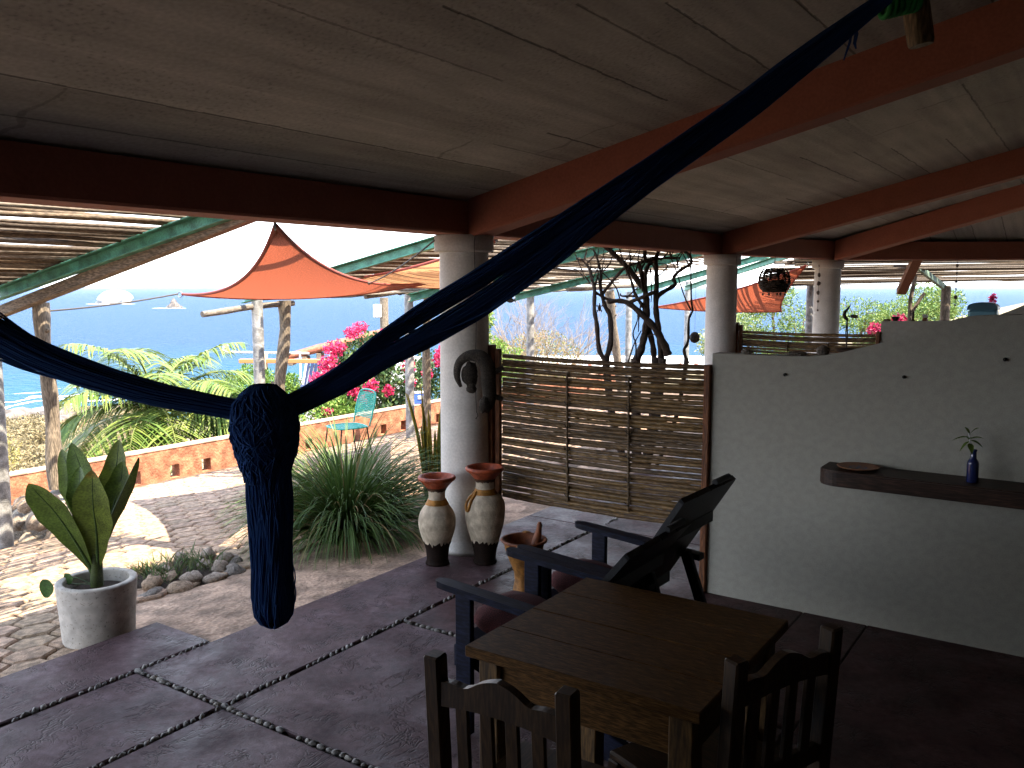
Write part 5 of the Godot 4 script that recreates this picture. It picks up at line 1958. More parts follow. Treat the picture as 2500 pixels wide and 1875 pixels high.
	bush("leafy_tree", "light green feathery tree behind the thin post, above the far white wall", "tree", Vector3(19.0, -0.8, 0.4), [[Vector3(18.6, 1.35, -0.1), Vector3(0.8, 0.6, 0.8)], [Vector3(19.2, 0.8, 0.7), Vector3(1.0, 0.5, 1.0)], [Vector3(18.2, 0.8, -0.5), Vector3(0.9, 0.5, 0.8)]], 0.085, 0.014, feathery[0], feathery[1], 2100, 0.06)
	bush("green_shrub", "pale green shrub with a tall tuft, just right of the nearest column", "shrub", Vector3(8.9, -1.5, -6.9), [[Vector3(9.0, 1.05, -6.4), Vector3(0.25, 0.35, 0.25)], [Vector3(9.2, 0.55, -6.5), Vector3(0.6, 0.35, 0.5)], [Vector3(9.5, 0.2, -6.2), Vector3(0.6, 0.4, 0.5)]], 0.07, 0.016, Color(0.12, 0.22, 0.03), Color(0.27, 0.34, 0.07), 1500, 0.03)
	bush("flowering_shrub", "pale shrub with a few white flowers, left of the second column", "shrub", Vector3(17.2, -1.3, -4.6), [[Vector3(16.9, 0.35, -4.8), Vector3(0.6, 0.5, 0.5)], [Vector3(17.5, 0.7, -4.2), Vector3(0.5, 0.5, 0.5)]], 0.09, 0.02, Color(0.18, 0.22, 0.07), Color(0.40, 0.40, 0.22), 1300, 0.03)
	# leafless bush
	for b in [[Vector3(12.0, -1.4, -6.9), 2.6, "tan leafless bush seen over the near woven screen, right of a grey post", 16], [Vector3(10.9, -1.4, -7.3), 1.8, "smaller tan leafless bush between the pale green shrub and a grey post", 9]]:
		t = thing("dry_bush", b[2], "shrub", b[0])
		mb = MB.new()
		for k in b[3]:
			var d = (Vector3.UP + rdir() * 0.55).normalized()
			limbs(mb, Vector3(rnd(-0.4, 0.4), 0, rnd(-0.4, 0.4)), d * b[1] * rnd(0.45, 0.62), 0.017, 4, 0.55, Color(0.32, 0.22, 0.13).lerp(Color(0.42, 0.31, 0.20), rng.randf()))
		obj("twigs", mb, M.foliage, t)
		mb = MB.new()
		crown(mb, Vector3(0, b[1] * 0.55, 0), Vector3(1.15, 0.75, 0.9), 6500, 0.055, 0.013, Color(0.32, 0.235, 0.12), Color(0.19, 0.215, 0.06), 0.15)
		obj("leaves", mb, M.foliage, t)
	t = bush("bougainvillea", "low magenta bougainvillea behind the far woven screen, right of the third column", "shrub", Vector3(11.6, -0.4, 0.6), [[Vector3(11.4, 0.75, 0.35), Vector3(0.35, 0.25, 0.3)], [Vector3(11.8, 0.7, 0.9), Vector3(0.35, 0.25, 0.3)]], 0.06, 0.02, Color(0.05, 0.10, 0.02), Color(0.14, 0.2, 0.05), 600, 0.03)
	flowers(t, [[Vector3(11.35, 1.0, 0.25), Vector3(0.22, 0.13, 0.15)], [Vector3(11.65, 1.08, 0.55), Vector3(0.22, 0.2, 0.15)], [Vector3(11.85, 1.0, 0.75), Vector3(0.15, 0.15, 0.12)]])
	# a bougainvillea spray rising beside the thick post
	t = thing("bougainvillea", "thin bougainvillea spray with a magenta tip rising just behind the pale blue bin", "shrub", Vector3(11.2, 0.9, 2.35))
	mb = MB.new()
	mb.tube(curve([Vector3(0, 0, 0), Vector3(0.05, 0.25, 0.1), Vector3(0.12, 0.5, 0.22), Vector3(0.2, 0.85, 0.42), Vector3(0.25, 0.93, 0.55)], 12), 0.006, 5, false)
	obj("stem", mb, M.bark, t)
	mb = MB.new()
	for k in 60:
		var f = rng.randf()
		crown(mb, Vector3(0.2 * f, 0.75 * f, 0.4 * f), Vector3(0.05, 0.06, 0.05), 1, 0.06, 0.02, Color(0.08, 0.15, 0.04), Color(0.2, 0.26, 0.1))
	obj("leaves", mb, M.foliage, t)
	flowers(t, [[Vector3(11.42, 1.86, 2.75), Vector3(0.1, 0.07, 0.17)], [Vector3(11.38, 1.75, 2.65), Vector3(0.05, 0.05, 0.06)], [Vector3(11.1, 1.55, 2.0), Vector3(0.05, 0.08, 0.05)]])
	# planting bed edged with river stones
	var c0 = Vector3(-1.15, gy(-1.55), -1.55)
	t = thing("stone_bed", "small bed ringed with round river stones, right of the concrete planter", "flower bed", c0)
	var spots = []
	for k in 13:
		var a = TAU * k / 13.0
		spots.append([Vector3(cos(a) * 0.44 + rnd(-0.03, 0.03), 0.015 + GROUND_SLOPE * sin(a) * 0.34, sin(a) * 0.34 + rnd(-0.03, 0.03)), Vector3(rnd(0.065, 0.105), rnd(0.042, 0.06), rnd(0.055, 0.08))])
	for k in 9:
		var a = TAU * k / 9.0 + 0.3
		spots.append([Vector3(cos(a) * 0.37, 0.06 + rnd(0, 0.03), sin(a) * 0.25), Vector3(rnd(0.05, 0.075), rnd(0.036, 0.05), rnd(0.045, 0.065))])
	for k in 5:
		spots.append([Vector3(rnd(-0.2, 0.2), 0.06, rnd(-0.14, 0.14)), Vector3(rnd(0.04, 0.07), 0.04, rnd(0.04, 0.06))])
	stones(t, "river_stone", spots)
	mb = MB.new()
	mb.lathe([Vector2(0.38, 0.0), Vector2(0.30, 0.055), Vector2(0.001, 0.075)], Vector3.ZERO, 24)
	obj("soil", mb, M.soil, t)
	mb = MB.new()
	for k in 260:
		var p = Vector3(rnd(-0.28, 0.28), 0.06, rnd(-0.2, 0.2))
		var d = (Vector3.UP * 1.2 + rdir()).normalized()
		mb.leaf(p, d, d.cross(rdir()).normalized(), rnd(0.05, 0.16), 0.003, Color(0.06, 0.12, 0.03).lerp(Color(0.3, 0.26, 0.12), rng.randf() * rng.randf()))
	o = obj("weeds", mb, M.foliage, t)
	o.set_meta("kind", "stuff")
	# rough stone planter that carries the wooden post
	t = thing("stone_planter", "heap of mortared field stones at the foot of the left wooden post", "planter", Vector3(-0.38, gy(-4.45) - 0.02, -4.42))
	mb = MB.new()
	mb.blob(Vector3(0, 0.1, 0), Vector3(0.47, 0.27, 0.40), fnl(90, 0.02, 3), 0.15, Basis(), 10, 18)
	obj("mortar_core", mb, M.mortar_bed, t)
	spots = []
	for lay in 3:
		for k in [15, 12, 8][lay]:
			var a: float = TAU * k / [15, 12, 8][lay] + lay * 0.3
			var rr: float = [0.46, 0.41, 0.27][lay]
			spots.append([Vector3(cos(a) * rr, [0.06, 0.21, 0.32][lay] + rnd(-0.02, 0.02), sin(a) * rr * 0.86), Vector3(rnd(0.075, 0.115), rnd(0.07, 0.095), rnd(0.07, 0.1))])
	stones(t, "field_stone", spots)
	for p in [Vector3(-0.15, 0.33, 0.2), Vector3(0.08, 0.34, 0.15)]:
		mb = MB.new()
		mb.tube([p, p + Vector3(0, 0.12, 0)], 0.009, 6)
		obj("iron_stub", mb, M.black_metal, t)
	# far scrub on the slope
	var protos = []
	for k in 3:
		mb = MB.new()
		var ca: Color = [Color(0.225, 0.175, 0.085), Color(0.18, 0.175, 0.07), Color(0.26, 0.21, 0.125)][k]
		for q in 6:
			crown(mb, rdir() * 0.45 + Vector3(0, 0.4, 0), Vector3(0.55, 0.4, 0.55), 55, 0.26, 0.05, ca * 0.8, ca * 1.25, 0.3)
		protos.append(mb.mesh())
	var holder = MultiMeshInstance3D.new()
	holder.name = "scrub"
	var mm = MultiMesh.new()
	mm.transform_format = MultiMesh.TRANSFORM_3D
	mm.mesh = protos[0]
	var trs = []
	for i in 1500:
		var s = 5.0 + pow(rng.randf(), 1.6) * 215.0
		var x = -12.0 + s * 0.35 + rnd(-1, 1) * (9.0 + s * 0.35)
		var h = maxf(-0.92 - s * 0.52, -29.5 - 6.0 * smoothstep(0.45, 1.0, s / 236.0))
		var k = rnd(0.6, 1.3) * (1.0 + s * 0.012)
		trs.append(Transform3D(Basis(Vector3.UP, rnd(0, TAU)).scaled(Vector3(k * 1.3, k, k * 1.3)), Vector3(x, h - 0.1, -6.9 - s)))
	mm.instance_count = trs.size()
	for i in trs.size():
		mm.set_instance_transform(i, trs[i])
	holder.multimesh = mm
	holder.material_override = M.foliage
	holder.set_meta("kind", "stuff")
	tag(holder, "dry tan scrub covering the slope down to the shore", "scrub")
	add_child(holder)


func flowers(t: Node3D, spots: Array) -> void:
	for s in spots:
		var mb = MB.new()
		var n = int(clampf(s[1].x * s[1].y * 4600.0, 40, 260))
		for i in n:
			var p: Vector3 = s[0] - t.position + rdir() * s[1] * pow(rng.randf(), 0.45)
			var col = Color(0.46, 0.008, 0.06).lerp(Color(0.60, 0.03, 0.14), rng.randf())
			var up = (rdir() + Vector3(0, 0.4, 0.3)).normalized()
			var s1 = up.cross(rdir()).normalized()
			for k in 3:
				var d = s1.rotated(up, TAU * k / 3.0)
				mb.leaf(p, (d + up * 0.5).normalized(), up.cross(d).normalized(), 0.042, 0.015, col)
		var o = obj("flower_cluster", mb, M.foliage, t)
		o.set_meta("kind", "stuff")


func branch(mb: MB, pts: Array, r0: float, r1: float, dep: float) -> void:
	# points in metres across and up, in the plane of the dry tree
	var rt = Vector3(0.559, 0, 0.829)
	var fw = Vector3(0.829, 0, -0.559)
	var p = []
	for q in pts:
		p.append(rt * q.x + Vector3.UP * q.y + fw * (dep + 0.07 * sin(q.x * 9.0 + q.y * 7.0 + dep * 5.0)))
	var n = pts.size() * 4
	var rs = []
	for i in n + 1:
		rs.append(lerpf(r0, r1, i / float(n)) * (1.0 + 0.12 * sin(i * 1.7 + dep * 30.0)))
	mb.tube(curve(p, n), rs, 8)


func ornaments() -> void:
	dry_tree()
	# woven basket lamp
	var t = thing("basket_lamp", "dark woven basket lamp hanging between second and third column", "lamp", Vector3(5.33, 1.815, 0.35))
	var mb = MB.new()
	var R = 0.172
	for k in 15:
		var y = -0.125 + 0.25 * k / 14.0
		var f = y / 0.14
		var rr = R * sqrt(maxf(0.12, 1.0 - 0.62 * f * f)) * (0.80 if k > 12 else 1.0)
		var ring = []
		for j in 29:
			var a = TAU * j / 28.0
			var hexa = 1.0 - 0.05 * cos(a * 6.0)
			ring.append(Vector3(cos(a) * rr * hexa, y - 0.006 * sin(a * 5 + k), sin(a) * rr * hexa))
		mb.tube(ring, 0.0062 if k > 6 else 0.0092, 5, false)
	obj("hoops", mb, M.dark_stick, t)
	mb = MB.new()
	for j in 12:
		var a = TAU * j / 12.0
		var rib = []
		for k in 9:
			var y = -0.125 + 0.255 * k / 8.0
			var f = y / 0.14
			rib.append(Vector3(cos(a), 0, sin(a)) * R * 0.98 * sqrt(maxf(0.14, 1.0 - 0.62 * f * f)) + Vector3(0, y, 0))
		mb.tube(rib, 0.007, 5)
	obj("ribs", mb, M.dark_stick, t)
	mb = MB.new()
	mb.lathe([Vector2(0.06, -0.125), Vector2(0.13, -0.10), Vector2(0.158, -0.04), Vector2(0.15, -0.038), Vector2(0.12, -0.09), Vector2(0.06, -0.115)], Vector3.ZERO, 20)
	obj("lining", mb, M.dark_stick, t)
	mb = MB.new()
	mb.tube([Vector3(0, 0.125, 0), Vector3(0, 0.262, 0)], 0.004, 5)
	obj("cord", mb, M.black_metal, t)
	mb = MB.new()
	for j in 7:
		var a = j * 1.1
		var p = Vector3(cos(a) * 0.12, -0.12, sin(a) * 0.12)
		mb.tube([p, p + Vector3(0, -0.03, 0)], 0.002, 4)
		mb.blob(p + Vector3(0, -0.04, 0), Vector3(0.013, 0.016, 0.013), fnl(12, 0.05), 0.3, Basis(), 4, 6)
	obj("bead", mb, M.rust_metal, t)
	# strings of shells
	var rt = Vector3(0.559, 0, 0.829)
	for s in [[Vector3(6.62, 2.07, 0.50), 0.62, "string of shells hanging left of the third column, before the small sail"], [Vector3(7.70, 2.07, 1.90), 0.56, "string of shells hanging just right of the third column"], [Vector3(8.25, 2.07, 2.72), 0.55, "string of shells hanging beside the slanting reddish brace"], [Vector3(8.87, 2.07, 3.60), 0.42, "string of shells hanging right of the thick round post"], [Vector3(9.55, 2.07, 4.60), 0.58, "string of shells hanging at the right edge, above the pale blue bin"]]:
		t = thing("shell_string", s[2], "ornament", s[0], 0.0, "shell strings under the far beam")
		mb = MB.new()
		mb.tube([Vector3.ZERO, Vector3(0.002, -s[1], 0)], 0.0022, 4)
		obj("cord", mb, M.thread, t)
		for k in 6:
			mb = MB.new()
			var y: float = -s[1] * (0.12 + 0.88 * k / 5.0)
			mb.blob(Vector3(rnd(-0.008, 0.008), y, 0), Vector3(0.018, 0.022, 0.008) * rnd(0.6, 1.25), fnl(80 + k, 0.03), 0.5, Basis(Vector3.UP, rnd(0, 3)), 5, 7)
			obj("shell", mb, M.shell, t)
	# small hanging things
	t = thing("fish_ornament", "tiny fish shaped ornament on a thread, below the hammock, right of the nearest column", "ornament", Vector3(0.677, 1.647, -0.10))
	mb = MB.new()
	mb.blob(Vector3.ZERO, Vector3(0.028, 0.018, 0.007), fnl(4, 0.02), 0.15, Basis(Vector3.UP, -0.98), 6, 10)
	mb.prism(PackedVector2Array([Vector2(0.02, 0), Vector2(0.045, 0.02), Vector2(0.038, 0), Vector2(0.045, -0.018)]), Vector3(0, 0, 0), rt, Vector3.UP, Vector3(0.004, 0, -0.003))
	obj("fish", mb, M.shell, t)
	mb = MB.new()
	mb.tube([Vector3(0, 0.01, 0), Vector3(0, 0.428, 0)], 0.0012, 4)
	obj("thread", mb, M.thread, t)
	t = thing("coconut", "round dark coconut shell hanging on a thread, left of the second column", "ornament", Vector3(4.387, 1.195, -0.20))
	mb = MB.new()
	mb.blob(Vector3.ZERO, Vector3(0.056, 0.060, 0.056), fnl(14, 0.03), 0.12, Basis(), 10, 16)
	obj("shell", mb, M.coconut, t)
	mb = MB.new()
	mb.blob(-rt * 0.035 + Vector3(-0.04, -0.005, 0.02), Vector3(0.022, 0.028, 0.022), fnl(15, 0.05), 0.3, Basis(), 5, 8)
	obj("opening", mb, M.black_metal, t)
	mb = MB.new()
	mb.tube([Vector3(0, 0.06, 0), Vector3(0, 0.884, 0)], 0.0013, 4)
	obj("thread", mb, M.thread, t)
	# driftwood curl on the post by the nearest column
	t = thing("driftwood_curl", "gnarled driftwood loop hung on the brown post by the nearest column", "driftwood", Vector3(-0.13, 1.145, 0.23))
	var fw = Vector3(0.829, 0, -0.559)
	mb = MB.new()
	var loop = []
	for q in [Vector2(-0.125, -0.02), Vector2(-0.15, 0.05), Vector2(-0.135, 0.13), Vector2(-0.075, 0.175), Vector2(0.0, 0.165), Vector2(0.04, 0.10), Vector2(0.045, 0.0), Vector2(0.05, -0.10), Vector2(0.015, -0.17)]:
		loop.append(rt * q.x + Vector3.UP * q.y - fw * 0.06)
	mb.tube(curve(loop, 36), lerps([0.010, 0.022, 0.028, 0.034, 0.046, 0.052, 0.05, 0.045, 0.036], 36), 12, true, Color.WHITE, 0.8)
	obj("loop", mb, M.driftwood, t)
	mb = MB.new()
	mb.blob(rt * -0.07 + Vector3.UP * 0.06 - fw * 0.03, Vector3(0.05, 0.075, 0.05), fnl(16, 0.02), 0.5, Basis(), 9, 13)
	obj("burl", mb, M.driftwood, t)
	mb = MB.new()
	mb.blob(rt * 0.02 + Vector3.UP * -0.13 - fw * 0.09, Vector3(0.035, 0.05, 0.035), fnl(17, 0.02), 0.5, Basis(), 9, 13)
	mb.blob(rt * -0.06 + Vector3.UP * -0.03 - fw * 0.05, Vector3(0.03, 0.03, 0.03), fnl(18, 0.02), 0.5, Basis(), 8, 11)
	obj("burl", mb, M.driftwood, t)
	for q in [[Vector2(0.08, 0.07), Vector2(0.14, 0.10)], [Vector2(0.08, -0.08), Vector2(0.135, -0.10)]]:
		mb = MB.new()
		mb.tube([rt * 0.03 + Vector3.UP * q[0].y - fw * 0.05, rt * q[0].x + Vector3.UP * q[0].y - fw * 0.05, rt * q[1].x + Vector3.UP * q[1].y - fw * 0.04], [0.02, 0.02, 0.014], 8)
		obj("stub", mb, M.driftwood, t)
	# thin wire down the nearest column
	for w in [[Vector3(-0.105, 2.055, 0.165), "thin wire trailing down the nearest white column", 1.1], [Vector3(4.22, 2.055, 0.305), "thin wire with a hook trailing down the second white column", 0.55]]:
		t = thing("loose_wire", w[1], "wire", w[0])
		mb = MB.new()
		mb.tube(curve([Vector3.ZERO, Vector3(0.0, -0.1, -0.004), Vector3(0.004, -0.4 * w[2], 0.006), Vector3(0.0, -0.8 * w[2], 0.0), Vector3(0.004, -w[2], 0.004)], 20), 0.0022, 5)
		obj("wire", mb, M.thread, t)
		mb = MB.new()
		mb.tube([Vector3(0.004, -w[2], 0.004), Vector3(0.012, -w[2] - 0.03, 0.01), Vector3(0.0, -w[2] - 0.05, 0.0)], 0.003, 5)
		obj("hook", mb, M.thread, t)
	# on the near wall: stones and a bird figure
	for s in [[Vector3(0.16, 1.378, 1.83), Vector3(0.03, 0.016, 0.034), "small flat grey stone on the near white wall top, leftmost of three"], [Vector3(0.16, 1.378, 2.10), Vector3(0.035, 0.014, 0.06), "long low brown stone on the near white wall top, middle of three"], [Vector3(0.16, 1.386, 2.235), Vector3(0.03, 0.03, 0.036), "pointed grey stone on the near white wall top, rightmost of three"]]:
		mb = MB.new()
		mb.blob(Vector3.ZERO, s[1], fnl(int(s[0].z * 100), 0.014), 0.5, Basis(), 8, 12)
		t = obj("stone", mb, M.stone_b)
		t.position = s[0] + Vector3(0, s[1].y * 0.7, 0)
		tag(t, s[2], "stone")
	t = thing("bird_figure", "rusty long beaked bird figure on two thin legs, on the near white wall", "figurine", Vector3(0.16, 1.418, 2.352))
	mb = MB.new()
	mb.blob(Vector3(0, 0.0, 0.005), Vector3(0.03, 0.014, 0.055), fnl(22, 0.02), 0.3, Basis(), 6, 10)
	obj("base", mb, M.rust_metal, t)
	mb = MB.new()
	mb.tube(curve([Vector3(0, 0.0, 0), Vector3(0, 0.08, 0.004), Vector3(0, 0.16, 0.0)], 6), 0.0032, 5)
	obj("leg", mb, M.rust_metal, t)
	mb = MB.new()
	mb.tube(curve([Vector3(0, 0.0, 0.006), Vector3(0, 0.08, -0.004), Vector3(0, 0.16, 0.0)], 6), 0.0032, 5)
	obj("leg", mb, M.rust_metal, t)
	mb = MB.new()
	mb.tube(curve([Vector3(0, 0.158, 0.004), Vector3(0, 0.172, -0.012), Vector3(0, 0.195, -0.014), Vector3(0, 0.222, 0.006), Vector3(0, 0.242, 0.014)], 14), lerps([0.010, 0.014, 0.012, 0.006, 0.001], 14), 9, true, Color.WHITE, 0.7)
	obj("body", mb, M.rust_metal, t)
	mb = MB.new()
	mb.box(Vector3(0, 0.176, 0.034), Vector3(0.012, 0.018, 0.034), Basis(), 0.003)
	mb.bar(Vector3(0, 0.177, 0.0), Vector3(0, 0.177, 0.03), 0.006, 0.006)
	obj("tail", mb, M.rust_metal, t)
	# on the far wall: bowl, candle, small box, flat stone
	t = thing("bowl", "small dark bowl standing on the far white wall", "bowl", Vector3(4.46, 1.417, 1.80))
	mb = MB.new()
	mb.lathe([Vector2(0.001, 0), Vector2(0.02, 0), Vector2(0.022, 0.008), Vector2(0.038, 0.035), Vector2(0.04, 0.04), Vector2(0.036, 0.04), Vector2(0.02, 0.014), Vector2(0.001, 0.012)], Vector3.ZERO, 22)
	obj("bowl_body", mb, M.black_metal, t)
	t = thing("candle", "thin dark candle on the far white wall, right of the bowl", "candle", Vector3(4.46, 1.418, 1.955))
	mb = MB.new()
	mb.lathe([Vector2(0.001, 0), Vector2(0.018, 0), Vector2(0.018, 0.006), Vector2(0.012, 0.01), Vector2(0.0115, 0.09), Vector2(0.001, 0.092)], Vector3.ZERO, 16)
	obj("stick", mb, M.rust_metal, t)
	mb = MB.new()
	mb.tube([Vector3(0, 0.09, 0), Vector3(0.001, 0.102, 0.001)], 0.0015, 4)
	obj("wick", mb, M.black_metal, t)
	t = thing("little_box", "small cream box with a brown band on the far white wall", "box", Vector3(4.46, 1.42, 2.06))
	mb = MB.new()
	mb.box(Vector3(0, 0.017, 0), Vector3(0.04, 0.034, 0.04), Basis(), 0.002)
	obj("base", mb, M.frame_wood, t)
	mb = MB.new()
	mb.box(Vector3(0, 0.049, 0), Vector3(0.042, 0.03, 0.042), Basis(), 0.002)
	obj("lid", mb, M.white_paint, t)
	mb = MB.new()
	mb.blob(Vector3.ZERO, Vector3(0.03, 0.012, 0.04), fnl(27, 0.02), 0.4, Basis(), 6, 10)
	t = obj("stone", mb, M.stone_a)
	t.position = Vector3(4.46, 1.424, 1.727)
	tag(t, "small flat stone on the far white wall, left of the bowl", "stone")
	# pale blue bin with a rounded lid
	t = thing("blue_bin", "pale blue bin with rounded darker lid, beyond the far white wall", "bin", Vector3(6.5, 0.9, 2.34))
	mb = MB.new()
	mb.box(Vector3(0, 0.29, 0), Vector3(0.26, 0.6, 0.285), Basis(), 0.025)
	obj("tub", mb, M.blue_bin, t)
	mb = MB.new()
	var lp = PackedVector2Array()
	for i in 13:
		var a = PI * i / 12.0
		var q = Vector2(cos(a) * 0.152, pow(sin(a), 0.55) * 0.085)
		lp.append(q)
	mb.prism(lp, Vector3(-0.14, 0.585, 0), Vector3(0, 0, 1), Vector3.UP, Vector3(0.28, 0, 0))
	obj("lid", mb, M.blue_lid, t)
	t = thing("bin_stand", "low table under the pale blue bin", "table", Vector3(6.5, 0, 2.34))
	mb = MB.new()
	mb.box(Vector3(0, 0.87, 0), Vector3(0.5, 0.05, 0.6), Basis(), 0.005)
	obj("top", mb, M.shelf_wood, t)
	for s in [Vector3(0.2, 0, 0.25), Vector3(-0.2, 0, 0.25), Vector3(0.2, 0, -0.25), Vector3(-0.2, 0, -0.25)]:
		mb = MB.new()
		mb.box(s + Vector3(0, 0.42, 0), Vector3(0.05, 0.84, 0.05))
		obj("leg", mb, M.shelf_wood, t)
	# teal chair on the patio
	t = thing("metal_chair", "teal wire mesh metal chair on the sunlit patio, before the bougainvillea", "chair", Vector3(3.66, gy(-4.72) + 0.03, -4.72), 2.85)
	mb = MB.new()
	var ring = []
	for j in 25:
		var a = TAU * j / 24.0
		ring.append(Vector3(0.0 + 0.23 * signf(cos(a)) * pow(absf(cos(a)), 0.6), 0.42, 0.23 * signf(sin(a)) * pow(absf(sin(a)), 0.6)))
	mb.tube(ring, 0.011, 6, false)
	obj("seat_frame", mb, M.teal_metal, t)
	mb = MB.new()
	for k in 17:
		var u = -0.205 + 0.41 * k / 16.0
		mb.box(Vector3(0, 0.42, u), Vector3(0.43, 0.004, 0.012), Basis(), 0.001)
		mb.box(Vector3(u, 0.418, 0), Vector3(0.012, 0.004, 0.43), Basis(), 0.001)
	obj("seat_mesh", mb, M.teal_metal, t)
	mb = MB.new()
	var bk = []
	for q in [Vector2(-0.21, 0.43), Vector2(-0.225, 0.6), Vector2(-0.22, 0.78), Vector2(-0.17, 0.865), Vector2(0, 0.885), Vector2(0.17, 0.865), Vector2(0.22, 0.78), Vector2(0.225, 0.6), Vector2(0.21, 0.43)]:
		bk.append(Vector3(-0.22 - (q.y - 0.43) * 0.25, q.y, q.x))
	mb.tube(curve(bk, 32), 0.011, 6)
	obj("back_frame", mb, M.teal_metal, t)
	mb = MB.new()
	for k in 18:
		var u = -0.195 + 0.39 * k / 17.0
		mb.bar(Vector3(-0.245, 0.52, u), Vector3(-0.325, 0.86 - absf(u) * 0.15, u), 0.011, 0.003)
	for k in 15:
		var y = 0.53 + 0.32 * k / 14.0
		mb.box(Vector3(-0.22 - (y - 0.43) * 0.25 + 0.003, y, 0), Vector3(0.003, 0.010, 0.42), Basis(), 0.001)
	obj("back_mesh", mb, M.teal_metal, t)
	for s in [Vector2(0.18, 0.19), Vector2(0.18, -0.19), Vector2(-0.19, 0.19), Vector2(-0.19, -0.19)]:
		mb = MB.new()
		mb.tube(curve([Vector3(s.x, 0.42, s.y), Vector3(s.x * 1.15, 0.2, s.y * 1.08), Vector3(s.x * 1.35, 0.0, s.y * 1.2)], 8), 0.010, 6)
		obj("leg", mb, M.black_metal, t)
	# blue and white box on the patio wall
	t = thing("painted_box", "small blue and white box on the patio wall, left of the nearest column", "box", Vector3(7.10, -0.292, -6.36))
	mb = MB.new()
	mb.box(Vector3(0, 0.09, 0), Vector3(0.30, 0.18, 0.14), Basis(Vector3.UP, -0.6), 0.008)
	obj("body", mb, M.sign_blue, t)
	mb = MB.new()
	mb.box(Vector3(0, 0.192, 0), Vector3(0.31, 0.028, 0.15), Basis(Vector3.UP, -0.6), 0.006)
	mb.box(Vector3(-0.025, 0.11, 0.045), Vector3(0.13, 0.06, 0.06), Basis(Vector3.UP, -0.6), 0.004)
	obj("lid", mb, M.white_paint, t)


